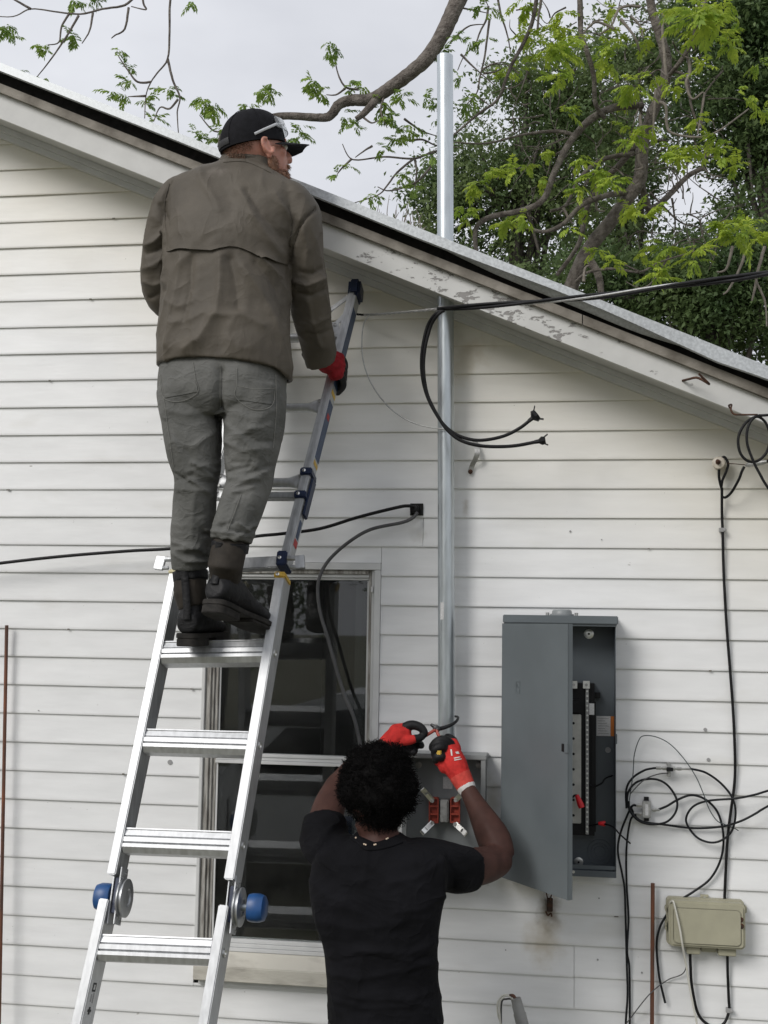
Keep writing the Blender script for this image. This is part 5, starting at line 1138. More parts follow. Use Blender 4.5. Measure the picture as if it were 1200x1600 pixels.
jeans, tme = cloth([[(349, 545, -.575, 98, .125), (349, 575, -.575, 101, .13), (347, 605, -.58, 101, .135), (345, 630, -.575, 97, .13), (345, 650, -.57, 80, .10)],
    [(298, 615, -.578, 50, .118), (300, 660, -.59, 46, .105), (303, 700, -.60, 43, .09), (307, 735, -.602, 37, .078), (306, 758, -.60, 33, .07), (303, 800, -.585, 34, .068), (300, 840, -.575, 33, .068), (297, 870, -.565, 29, .066), (297, 890, -.56, 27, .062)],
    [(397, 615, -.578, 50, .118), (397, 660, -.588, 47, .105), (393, 700, -.60, 43, .09), (390, 735, -.605, 38, .08), (388, 758, -.61, 36, .074), (374, 800, -.632, 34, .07), (364, 830, -.648, 33, .068), (361, 846, -.652, 32, .066)]],
    .0052, 2, T, .0032, 9, 'jeans', M_jeans, p1)
tb = bvh_of(tme)
def quad(c): 
    (x0, y0), (x1, y1), (x2, y2), (x3, y3) = c
    return lambda u, v: ((x0*(1-u)+x1*u)*(1-v)+(x3*(1-u)+x2*u)*v, (y0*(1-u)+y1*u)*(1-v)+(y3*(1-u)+y2*u)*v)
for poly in (((250, 588), (304, 590), (309, 612), (256, 622)), ((370, 598), (428, 604), (426, 632), (368, 624))):
    pk = patch('back_pocket', tb, quad(poly), 12, 8, lambda u, v: .0022, M_jeans, jeans, .002)
for pts in ([(251, 600), (304, 592)], [(304, 590), (310, 612), (283, 627), (257, 622), (250, 590)], [(302, 566), (304, 580), (309, 612)], [(370, 575), (370, 600), (368, 620), (396, 640), (424, 634), (429, 605)], [(371, 603), (398, 608), (428, 607)], [(430, 585), (431, 640), (426, 700)], [(251, 585), (262, 660), (272, 730)], [(344, 570), (343, 610), (344, 640)], [(377, 772), (368, 795), (355, 830)]):
    seam('stitching', tb, pts, .0008, M_seam, jeans, .0024)

# boots
def boot(o, fwd, up, shaft, parent, k=1.0):
    f = Vector(fwd).normalized(); up = Vector(up); s = f.cross(up).normalized(); u = s.cross(f).normalized(); o = Vector(o)
    Q = lambda a, b_, c: o+s*(a*k)+f*(b_*k)+u*(c*k)
    b = B(); rs = []
    for y, hw, z0, z1, pw in ((.004, .030, .03, .085, 2), (.02, .040, .022, .105, 2.2), (.06, .043, .022, .12, 2.2), (.11, .042, .022, .115, 2.2), (.16, .046, .022, .090, 2.2), (.21, .050, .022, .072, 2.3), (.25, .048, .022, .066, 2.4), (.285, .036, .024, .058, 2.2), (.30, .018, .030, .046, 2)):
        zc_, hz = (z0+z1)/2, (z1-z0)/2
        rs.append([Q(hw*math.copysign(abs(math.cos(t))**(2/pw), math.cos(t)), y, zc_+hz*math.copysign(abs(math.sin(t))**(2/pw), math.sin(t))) for t in np.linspace(0, 2*math.pi, 25)[:-1]])
    b.rings(rs); b.tube([Q(0, .055, .07), Q(0, .058, .115), *shaft[:1]], [.042*k, .042*k, .044*k], 20)
    rt = bpy.data.objects.new('boot', None); COL.objects.link(rt); attach(rt, parent)
    me = evaluated(b, .0055, 4); up_ = link('upper', me, M_leather, rt, 180)
    outl = [(.0, .0), (.030, .006), (.041, .035), (.041, .09), (.040, .13), (.050, .19), (.053, .235), (.047, .275), (.028, .303), (.0, .311)]; full = outl+[(-a, c) for a, c in outl[-2:0:-1]]
    full = [q for q in catmull(full, 4, closed=True)]
    so_ = B(); so_.extrude([Q(a*1.03, c, .012) for a, c in full], u*(.016*k)); so_.build('welt', M_sole, rt, smooth=40, bevel=.002)
    hl = [q for q in full if q[1] < .105]; hl = sorted(hl, key=lambda q: math.atan2(q[1]-.05, q[0])); so_ = B(); so_.extrude([Q(a*.98, c, -.012) for a, c in hl], u*(.0235*k)); so_.build('heel', M_sole, rt, smooth=40, bevel=.002)
    fl_ = [q for q in full if q[1] > .145]; fl_ = sorted(fl_, key=lambda q: math.atan2(q[1]-.23, q[0])); so_ = B(); so_.extrude([Q(a*.98, c, .002) for a, c in fl_], u*(.0095*k)); so_.build('tread', M_sole, rt, smooth=40, bevel=.002)
    sh = B(); sh.tube([Q(0, .057, .105), *shaft], [.045*k]+[.051*k]*len(shaft), 20); link('shaft', evaluated(sh, .005, 2), M_bootcloth, rt, 180)
    e = shaft[-1]; d = (shaft[-1]-Q(0, .057, .105)).normalized(); cl = B(); cl.tube([e-d*.030, e+d*.004], [.0545*k, .0555*k], 22); link('padded_collar', evaluated(cl, .005, 2), M_leather, rt, 180)
    hs = B(); fo = (f-d*f.dot(d)).normalized(); pp = [Q(0, -.001, .07), Q(0, .002, .10)]+[p-fo*(.0555*k) for p in (Q(0, .057, .115).lerp(e, .5), e)]; hs.tube(pp, .012*k, 8, ell=.35, up=s); hs.build('heel_strap', M_leather, rt, smooth=60)
    return rt, Q
rung_top = oll(1017).lerp(orl(1015), .3)+e_u*.036-e_n*.03
o1 = P(290, 1000, rung_top.y-.155); o1 = Vector((o1.x, rung_top.y-.150, rung_top.z+.001))
boot(o1, (.03, 1, .02), (0, 0, 1), [P(297, 928, -.565), P(297, 893, -.56)], p1)
toe = P(399, 985, rung_top.y-.0); heel = P(328, 950, rung_top.y-.25)
boot(heel, toe-heel, (P(352, 860, -.65)-heel), [P(352, 885, -.675), P(360, 848, -.652)], p1, 1.05)
# gloves: right hand closed round the ladder rail, left hand on the other rail
def grip_hand(c, wrist, side, parent, red, k=1.0):
    """fist round a rail: c = rail front centre, wrist = where it meets the sleeve, side=+1 thumb on the left of the rail"""
    ch = []; ro = .026; r = .0105*k
    pal = c+e_n*.022+e_x*(.004*side)
    ch.append((0, [(wrist, .030*k), (wrist.lerp(pal, .5), .034*k), (pal+e_x*.012*side, .030*k)]))
    ch.append((0, [(pal+e_u*.03+e_x*.006*side, .022*k), (pal-e_u*.036+e_x*.010*side, .020*k)]))
    ch.append((0, [(pal+e_u*.028+e_x*.02*side, .018*k), (pal-e_u*.034+e_x*.022*side, .017*k)]))
    for i, (uo, L_) in enumerate(((.036, .9), (.013, 1.0), (-.010, .95), (-.032, .8))):
        k0 = c+e_n*.020+e_x*(.026*side)+e_u*uo; k1 = c-e_n*.012+e_x*(.036*side)+e_u*(uo-.004); k2 = c-e_n*.052+e_x*(.030*side)+e_u*(uo-.010); k3 = c-e_n*.088+e_x*(.006*side)+e_u*(uo-.014)
        ch.append((1, [(k0, r*1.12), (k1, r*1.05), (k2, r), (k3, r*.85)]))
    t0 = wrist.lerp(pal, .6)-e_x*.012*side; t1 = c+e_n*.012-e_x*(.030*side)+e_u*.01; t2 = c-e_n*.030-e_x*(.034*side)+e_u*.025
    ch.append((1, [(t0, .016*k), (t1, .0125*k), (t2, .010*k)]))
    return capsules(ch, .0035, 3, [red, M_gl_blk], 'glove', parent)
cr_ = lp_u(576); wr = P(505, 562, -.275)
grip_hand(cr_, wr, 1, p1, M_gl_dred, 1.15)
cl_ = lp_u(545)-e_x*WI; grip_hand(cl_, P(345, 526, -.285), -1, p1, M_gl_dred)
mk = P(531, 563, cr_.y-.06)
# ---- person at the wall
M_skin_d = mat('skin_dark', (.060, .027, .021), .62, spec=.25, var=.16, vscale=22, bump=.05, bscale=300)
M_tee = mat('black_tee', (.0058, .0058, .0072), .9, var=.25, vscale=10, bump=.14, bscale=700, spec=.12)
wrinkle(M_tee, 8, .6, .02, (1, 1, 1.4))
M_afro = mat('black_curls', (.005, .0045, .0045), .8, spec=.12)
M_denim = mat('blue_denim', (.05, .075, .12), .8, var=.25, vscale=30, bump=.2, bscale=500)
M_bead = mat('pale_bead', (.6, .48, .36), .35)
M_shoe = mat('work_shoe', (.03, .025, .02), .6, var=.2)
p2 = thing('person', (P(600, 1550, -.66).x, -.66, 0), 'person in black t-shirt with curly black hair working at the mast', 'person')
hc2 = P(588, 1240, -.61)
g_f = Vector((.30, .95, .12)).normalized(); g_s = g_f.cross(Vector((0, 0, 1))).normalized(); g_u = g_s.cross(g_f).normalized(); GR = Matrix((g_s, g_f, g_u)).transposed()
def GL(s, f, u): return hc2+g_s*s+g_f*f+g_u*u
A_R = [(690, 1356, -.60, 24, .045), (722, 1358, -.53, 30, .050), (755, 1352, -.45, 29, .052), (779, 1345, -.385, 24, .045)]
A_RF = [(783, 1342, -.375, 23, .042), (772, 1312, -.345, 27, .045), (757, 1283, -.305, 22, .04), (742, 1255, -.265, 16, .032), (730, 1232, -.235, 13.5, .026)]
A_L = [(516, 1330, -.60, 24, .045), (509, 1296, -.53, 29, .052), (514, 1262, -.46, 26, .05), (530, 1228, -.38, 22, .043)]
A_LF = [(532, 1226, -.37, 21, .042), (560, 1200, -.32, 22, .042), (585, 1178, -.275, 16, .034), (602, 1164, -.245, 13, .026)]
gz = lambda x, y, Y: P(x, y, Y)
b = B(); head_shapes(b, GL, GR, .98, 1.3)
b.tube([GL(0, -.03, -.06), P(591, 1300, -.625), P(596, 1335, -.64)], [.058, .056, .070], 20)
b.rings(pxrings([(595, 1325, -.64, 36, .055), (598, 1352, -.65, 74, .07), (592, 1390, -.66, 90, .10), (590, 1450, -.665, 84, .105), (596, 1520, -.665, 74, .10), (602, 1600, -.665, 78, .105), (602, 1680, -.665, 82, .11)], 20))
for rows in (A_R, A_RF, A_L, A_LF): b.rings(pxrings(rows, 18))
for q in (A_R[-1], A_L[-1]): b.ellip(P(*q[:3]), .044, .044, .044, 14, 10)
FX = P(600, 1560, -.665).x
for s_ in (-1, 1):
    pts = [(FX+s_*.095, -.665, P(600, 1670, -.665).z), (FX+s_*.105, -.66, .62), (FX+s_*.11, -.68, .40), (FX+s_*.115, -.68, .09)]
    b.tube(catmull(pts, 4), list(np.linspace(.085, .042, 13)), 16)
    b.tube([(FX+s_*.115, -.70, .06), (FX+s_*.125, -.56, .045), (FX+s_*.13, -.50, .04)], [.042, .038, .03], 12)
me = evaluated(b, .0075, 3); folds(me, [([(744, 1322), (760, 1330), (785, 1336)], 5, -.006), ([(760, 1290), (770, 1310), (790, 1325)], 8, .004)], .0012, 14); body2 = link('body', me, M_skin_d, p2, 180)
ear('ear', GL, GR, 1, M_skin_d, p2, .95); ear('ear', GL, GR, -1, M_skin_d, p2, .95)
for s_ in (-1, 1):
    e = B().ellip(GL(s_*.032, .082, -.004), .0125, .0125, .0125, 12, 8).build('eye', M_eye, p2, 180); B().ellip(GL(s_*.032, .0895, -.004), .006, .006, .006, 8, 6).build('iris', M_iris, e, 180)
# hair: thousands of small coils
hb = B(); hb.ellip(P(590, 1226, -.62), .105, .118, .107, 24, 16); [hb.ellip(P(590, 1226, -.62)+Vector((q.x*.088, q.y*.098, q.z*.088)), .036, .036, .036, 10, 8) for q in [Vector(np.random.normal(0, 1, 3)).normalized() for _ in range(26)]]; hb.ellip(P(594, 1268, -.64), .064, .07, .052, 20, 12)
hme = evaluated(hb, .01, 3); hco = get_co(hme); hno = get_no(hme)
hair = link('hair', hme, M_afro, p2, 180)
# keep the face clear: pull the shell in at the front
fw = np.array(g_f); cc = np.array(hc2); rel = hco-cc; front = (rel@fw) > .055; low = rel[:, 2] < .075; hco[front & low] -= fw*.05; set_co(hme, hco)
tri = np.random.choice(len(hco), 10500)
vs, fs = [], []
for i in tri:
    p = Vector(hco[i]); n = Vector(hno[i])
    rl = p-hc2
    if rl.dot(g_f) > .05 and rl.z < .07: continue
    d = (n+Vector(np.random.normal(0, .45, 3))).normalized(); t1 = d.orthogonal().normalized(); t2 = d.cross(t1)
    L_ = random.uniform(.008, .020)*(1+.9*max(0, mnoise.noise(p*28))); cr2 = random.uniform(.0014, .0034); ph = random.uniform(0, 6.28); o = len(vs); turns = random.uniform(.8, 1.9); p = p-d*.006+Vector(np.random.normal(0, .0045, 3))
    for k in range(8):
        a = ph+turns*2*math.pi*k/7; c = p+d*(L_*k/7)+(t1*math.cos(a)+t2*math.sin(a))*cr2; r_ = .0008
        tg = (d*(L_/7)+(-t1*math.sin(a)+t2*math.cos(a))*(cr2*turns*.9)).normalized(); q1 = tg.orthogonal().normalized(); q2 = tg.cross(q1)
        for an in (0, 2.09, 4.19): vs.append(c+q1*(r_*math.cos(an))+q2*(r_*math.sin(an)))
    for k in range(7):
        for a in range(3): fs.append((o+k*3+a, o+k*3+(a+1) % 3, o+k*3+3+(a+1) % 3, o+k*3+3+a))
cm = bpy.data.meshes.new('curls'); cm.from_pydata([tuple(v) for v in vs], [], fs); link('curls', cm, M_afro, hair, 180, kind='stuff')
# shirt
ST = [([(500, 1340), (530, 1370), (560, 1380)], 7, .006), ([(690, 1345), (650, 1372), (610, 1380)], 7, .006), ([(574, 1328), (573, 1350), (568, 1380)], 5, .005), ([(500, 1440), (560, 1452), (620, 1445)], 7, .005), ([(684, 1470), (640, 1490), (560, 1485)], 6, .006), ([(512, 1520), (560, 1530), (640, 1515), (684, 1505)], 6, .006), ([(688, 1545), (640, 1562), (560, 1560)], 6, .006), ([(515, 1560), (570, 1575), (640, 1572)], 5, .005), ([(690, 1400), (660, 1420), (620, 1425)], 6, .006), ([(480, 1370), (510, 1400), (540, 1410)], 6, .005), ([(700, 1340), (712, 1365), (708, 1395)], 5, -.006), ([(690, 1345), (692, 1375), (690, 1400)], 5, .005), ([(520, 1290), (505, 1310), (490, 1330)], 5, .005), ([(690, 1500), (670, 1495), (650, 1500)], 4, -.005), ([(684, 1515), (660, 1512), (640, 1520)], 4, -.005), ([(508, 1500), (530, 1503), (560, 1495)], 4, -.005)]
def vneck(me):
    co = get_co(me); px, py = proj_np(co)
    d = np.clip(1-np.abs(px-585)/34, 0, 1); m_ = (py < 1332) & (co[:, 1] < -.63); co[m_, 2] -= (d[m_]*9*np.clip((1332-py[m_])/20, 0, 1))/545; set_co(me, co)
tee, teme = cloth([[(591, 1303, -.633, 37, .064), (592, 1310, -.637, 44, .070), (596, 1319, -.64, 66, .080), (597, 1331, -.645, 94, .092), (596, 1352, -.65, 106, .105), (589, 1395, -.66, 106, .12), (588, 1440, -.665, 98, .122), (594, 1480, -.668, 89, .12), (597, 1520, -.668, 87, .12), (601, 1560, -.668, 88, .125), (603, 1596, -.668, 91, .13)],
    [(620, 1332, -.63, 14, .06), (648, 1336, -.62, 24, .068), (674, 1344, -.605, 31, .074), (700, 1355, -.57, 37, .074), (722, 1358, -.525, 35, .068), (734, 1357, -.50, 33, .064)],
    [(572, 1330, -.63, 14, .06), (546, 1332, -.62, 26, .068), (524, 1332, -.605, 34, .075), (510, 1318, -.575, 37, .074), (508, 1300, -.54, 36, .07), (509, 1287, -.515, 34, .066)]],
    .0058, 3, ST, .0025, 9, 'shirt', M_tee, p2, vneck, ridge=.0045, gscale=(5, 5, 8), cup={0: 22})
sb2 = bvh_of(teme)
rib = [P(x, y, -.66) for x, y in ()]
neck_pts = []
for x, y in catmull([(549., 1309.), (560., 1316.), (573., 1326.), (588., 1326.), (606., 1322.), (628., 1315.)], 5):
    h = cast(sb2, x, y+1)
    if h: neck_pts.append(h[0]-h[2]*.002)
if len(neck_pts) > 3: B().tube(neck_pts, .0045, 8).build('neck_rib', M_tee, tee, smooth=60)
bn = bvh_of(me, teme); 
nk = thing  # (kept short)
beads = bpy.data.objects.new('necklace', None); COL.objects.link(beads); attach(beads, p2)
for x, y in [(556., 1309.), (569., 1319.), (571.5, 1320.), (585., 1320.), (587., 1319.5), (604., 1311.), (606., 1310.)]:
    h = cast(bn, x, y)
    if h: B().ellip(h[0]-h[2]*.002, .0030, .0030, .0030, 8, 6).build('bead', M_bead, beads, 180)
# jeans and shoes
zt_ = P(600, 1575, -.665).z; jb_ = B()
jb_.rings(lateral_rings([(Vector((FX, -.665, zt_)), .150, .108), (Vector((FX, -.665, zt_-.12)), .165, .12), (Vector((FX, -.665, zt_-.22)), .160, .115)], 28, 2.3))
for s_ in (-1, 1):
    jb_.tube(catmull([(FX+s_*.085, -.665, zt_-.16), (FX+s_*.10, -.66, .62), (FX+s_*.108, -.675, .40), (FX+s_*.113, -.68, .07)], 5), list(np.linspace(.092, .068, 16)), 18)
jm = evaluated(jb_, .009, 3); folds(jm, [], .003, 11, .005, (6, 6, 12)); link('jeans', jm, M_denim, p2, 180)
bl = B(); bl.rings(lateral_rings([(Vector((FX, -.665, zt_-.035)), .158, .115), (Vector((FX, -.665, zt_-.070)), .163, .118)], 28, 2.3)); bl.build('belt', M_gl_blk, p2, smooth=60)
for s_ in (-1, 1): boot((FX+s_*.118, -.735, .014), (s_*.06, 1, 0), (0, 0, 1), [Vector((FX+s_*.114, -.68, .13)), Vector((FX+s_*.114, -.68, .15))], p2, .98)
# gloves: each finger its own chain
def px_chain(lab, pts): return (lab, cap_px(pts))
rg = [px_chain(2, [(730, 1233, -.235, 14.6), (728.5, 1230, -.233, 15.2)]),
      px_chain(3, [(728, 1229, -.232, 15), (719, 1212, -.223, 17.5)]), px_chain(0, [(716, 1206, -.22, 18.4), (709, 1192, -.21, 20), (703, 1176, -.20, 17)]),
      px_chain(0, [(697, 1197, -.215, 13), (690, 1182, -.20, 11.5)]),
      px_chain(0, [(711, 1170, -.195, 10), (708, 1162, -.19, 9)]),
      px_chain(1, [(706, 1166, -.20, 8.0), (697, 1157, -.215, 7.6), (686, 1157, -.225, 7.0), (677, 1164, -.22, 6.2), (675, 1169, -.205, 5.5)]),      # index over the top
      px_chain(1, [(699, 1174, -.205, 8.0), (690, 1167, -.235, 7.4), (680, 1171, -.24, 6.6), (679, 1179, -.225, 5.8)]),
      px_chain(1, [(697, 1184, -.205, 7.6), (688, 1182, -.24, 7.0), (681, 1185, -.235, 6.2), (683, 1192, -.215, 5.4)]),
      px_chain(0, [(694, 1194, -.208, 7.2), (684, 1190, -.222, 6.4), (680, 1183, -.225, 5.6), (682, 1178, -.215, 5.0)]),
      px_chain(1, [(712, 1172, -.19, 8.2), (708, 1158, -.17, 7.4), (700, 1152, -.15, 6.6)])]
glove_r = capsules(rg, .0030, 3, [M_gl_red, M_gl_blk, M_gl_wht, mat('glove_knit_cuff', (.58, .075, .06), .85, spec=.1, var=.12, vscale=80, bump=.4, bscale=420)], 'glove', p2)
gb2 = bvh_of(glove_r.data)
for c in (((703.5, 1171), (706, 1171), (707, 1181), (705, 1181)), ((709, 1184), (719, 1182), (719.5, 1183.5), (709.5, 1185.5)), ((709.5, 1187), (721, 1185), (721.5, 1186.5), (710, 1188.5)), ((711, 1175), (716, 1174), (718, 1178), (713, 1178))):
    patch('white_print', gb2, quad(c), 4, 3, lambda u, v: .0012, M_gl_wht, glove_r, .0006)
lg = [px_chain(0, [(600, 1166, -.245, 13), (610, 1157, -.235, 15), (621, 1150, -.225, 17), (630, 1147, -.215, 14)]),
      px_chain(0, [(618, 1142, -.225, 11), (630, 1138, -.21, 9)]),
      px_chain(1, [(628, 1140, -.215, 8.6), (642, 1133, -.215, 7.8), (656, 1136, -.215, 7.0), (663, 1145, -.215, 6.2), (658, 1152, -.215, 5.4)]),     # index arched
      px_chain(0, [(622, 1156, -.235, 9.5), (636, 1157, -.24, 8), (646, 1155, -.235, 7)]), px_chain(1, [(646, 1155, -.235, 7), (655, 1153, -.225, 6.2), (660, 1151, -.22, 5.4)]),   # thumb
      px_chain(1, [(630, 1152, -.20, 8.2), (645, 1156, -.185, 7.2), (655, 1162, -.19, 6.4), (658, 1165, -.205, 5.6)]),
      px_chain(1, [(625, 1160, -.205, 8), (638, 1166, -.195, 7.2), (647, 1172, -.20, 6.2), (646, 1175, -.215, 5.4)]),
      px_chain(1, [(620, 1164, -.215, 7.6), (630, 1171, -.21, 6.6), (637, 1175, -.215, 5.6), (635, 1177, -.228, 5.0)])]
capsules(lg, .0030, 3, [M_gl_red, M_gl_blk], 'glove', p2)
# ---- pliers gripped in both gloves
pl = thing('pliers', P(684, 1141, -.20), 'red-handled pliers held between both red gloves at the mast', 'pliers')
B().tube(pxpath([(649, 1158, -.215), (661, 1152, -.212), (671, 1146, -.208), (680, 1140, -.20)], 6), .0052, 8, ell=.7).build('handle', M_redp, pl, smooth=60)
B().tube(pxpath([(694, 1166, -.215), (689, 1155, -.212), (684, 1147, -.207), (682, 1140, -.20)], 6), .0052, 8, ell=.7).build('handle', M_redp, pl, smooth=60)
M_tool = mat('dark_tool_steel', (.05, .05, .052), .4, .7, var=.2, vscale=60)
B().lathe(P(682, 1139, -.197), (0, -1, 0), [(-.008, .012), (.004, .012), (.006, .009)], 16).build('pivot', M_tool, pl)
B().tube(pxpath([(684, 1141, -.20), (679, 1136, -.195), (673, 1132, -.19)], 5), [.008, .0085, .0085, .008, .008, .0075, .007, .006, .006, .005, .004][:len(pxpath([(684, 1141, -.20), (679, 1136, -.195), (673, 1132, -.19)], 5))], 8, ell=.6).build('jaw', M_tool, pl, smooth=60)
jp = pxpath([(682, 1139, -.20), (690, 1138, -.185), (702, 1134, -.165), (712, 1128, -.14), (716, 1121, -.115), (711, 1119, -.10)], 6)
B().tube(jp, [.0075-.0035*k/len(jp) for k in range(len(jp))], 8, ell=.7).build('jaw', M_tool, pl, smooth=60)
B().bx(P(686, 1177, -.243).x-.008, P(686, 1177, -.243).x+.008, -.252, -.243, P(686, 1183, -.243).z, P(686, 1171, -.243).z).build('yellow_grip', M_yellow, pl, bevel=.003)
# ---------------------------------------------------------------- trees
def leaf_mat(name, c1, c2, trans=.35, scale=2.0):
    m = mat(name, c1, .55, color2=c2, vscale=scale, detail=3, spec=.3); t, b = nodes_of(m); o = t.nodes['Material Output']
    tr = t.nodes.new('ShaderNodeBsdfTranslucent'); ms = t.nodes.new('ShaderNodeMixShader'); ms.inputs[0].default_value = trans
    t.links.new(b.inputs['Base Color'].links[0].from_socket, tr.inputs[0]); t.links.new(b.outputs[0], ms.inputs[1]); t.links.new(tr.outputs[0], ms.inputs[2]); t.links.new(ms.outputs[0], o.inputs[0]); return m
M_bark = mat('pecan_bark', (.075, .062, .052), .9, color2=(.17, .15, .13), vscale=14, stretch=(1, 1, 1), bump=1.0, bscale=34, detail=8); nodes_of(M_bark)[0].nodes['Bump'].inputs['Distance'].default_value = .03
M_bark_o = mat('oak_bark', (.05, .042, .036), .9, color2=(.10, .088, .075), vscale=9, bump=.8, bscale=18)
M_vine = mat('dry_vine', (.20, .175, .15), .9, var=.2, vscale=20)
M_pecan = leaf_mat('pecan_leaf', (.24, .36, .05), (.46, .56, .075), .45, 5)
M_pecan2 = leaf_mat('pecan_leaf_mid_green', (.13, .22, .045), (.27, .38, .07), .4, 5)  # mid-green leaves of the left-hand branches
M_oak = leaf_mat('oak_leaf', (.066, .112, .042), (.15, .21, .08), .4, 1.2)
M_oak2 = leaf_mat('oak_leaf_light', (.085, .135, .053), (.19, .25, .10), .4, 1.2)
class Leaves:
    """many small two-sided leaf blades in one mesh"""
    def __init__(s): s.P = []; s.D = []; s.N = []; s.L = []; s.W = []
    def add(s, p, d, n, l, w): s.P.append(p); s.D.append(d); s.N.append(n); s.L.append(l); s.W.append(w)
    def build(s, name, m, parent, kind='stuff'):
        P_ = np.array([tuple(q) for q in s.P]) if not isinstance(s.P, np.ndarray) else s.P; D = np.array([tuple(q) for q in s.D]) if not isinstance(s.D, np.ndarray) else s.D; N = np.array([tuple(q) for q in s.N]) if not isinstance(s.N, np.ndarray) else s.N
        L_ = np.array(s.L)[:, None]; W = np.array(s.W)[:, None]
        D = D/np.linalg.norm(D, axis=1)[:, None]; S_ = np.cross(D, N); S_ /= np.linalg.norm(S_, axis=1)[:, None]+1e-9; U = np.cross(S_, D)
        v = np.stack([P_, P_+D*L_*.45+S_*W*.5+U*W*.12, P_+D*L_-U*L_*.12, P_+D*L_*.45-S_*W*.5+U*W*.12], 1).reshape(-1, 3)
        n = len(P_); f = (np.arange(n)[:, None]*4+np.array([[0, 1, 2, 3]]))
        me = bpy.data.meshes.new(name); me.vertices.add(n*4); me.vertices.foreach_set('co', v.reshape(-1)); me.loops.add(n*4); me.loops.foreach_set('vertex_index', f.reshape(-1).astype(np.int32))
        me.polygons.add(n); me.polygons.foreach_set('loop_start', np.arange(0, n*4, 4, dtype=np.int32)); me.polygons.foreach_set('loop_total', np.full(n, 4, np.int32)); me.update(calc_edges=True)
        return link(name, me, m, parent, None, kind=kind)
def rvec(): return Vector(np.random.normal(0, 1, 3)).normalized()
def limb(b, pts, r0, r1, seg=9, n=6, rough=.06):
    path = pxpath(pts, n); m = len(path); L_ = sum((a-c).length for a, c in zip(path[:-1], path[1:]))
    path = [p+rvec()*(rough*(r0+(r1-r0)*i/m)) if 0 < i < m-1 else p for i, p in enumerate(path)]
    b.tube(path, [(r0+(r1-r0)*i/(m-1))*(1+random.uniform(-.03, .03)) for i in range(m)], seg); return path
def compound(lv, p, d, size=1.0, stiff=.5):
    """one pecan leaf: drooping stalk with paired leaflets"""
    d = d.normalized(); n = random.choice((5, 6, 7)); q = p.copy(); step = .034*size
    side = d.cross(Vector((0, 0, 1))); side = side.normalized() if side.length > .1 else rvec()
    for k in range(n):
        d = (d+Vector((0, 0, -.16*(1-stiff)))).normalized(); q = q+d*step; up = side.cross(d).normalized()
        sz = (.072+.03*math.sin(math.pi*(k+.6)/n))*size*random.uniform(.8, 1.15)
        for s_ in (-1, 1): lv.add(q+rvec()*.004, d*.75+side*s_*.8+Vector((0, 0, -.30))+rvec()*.2, up+rvec()*.35, sz, sz*.42)
    lv.add(q, d+Vector((0, 0, -.2)), side.cross(d), .095*size, .032*size)
def cluster(lv, tw, x, y, Y, rpx, k=1.0):
    c = P(x, y, Y); s = ppm(x, y, Y); R0 = rpx/s
    for _ in range(max(4, int(2+rpx/2.6))):
        d = rvec(); d.z = d.z*.5-.05; st = c+rvec()*(R0*random.uniform(.1, .6)); compound(lv, st, d, max(.75, min(1.2, R0/.16))*random.uniform(.7, 1.1)*k)
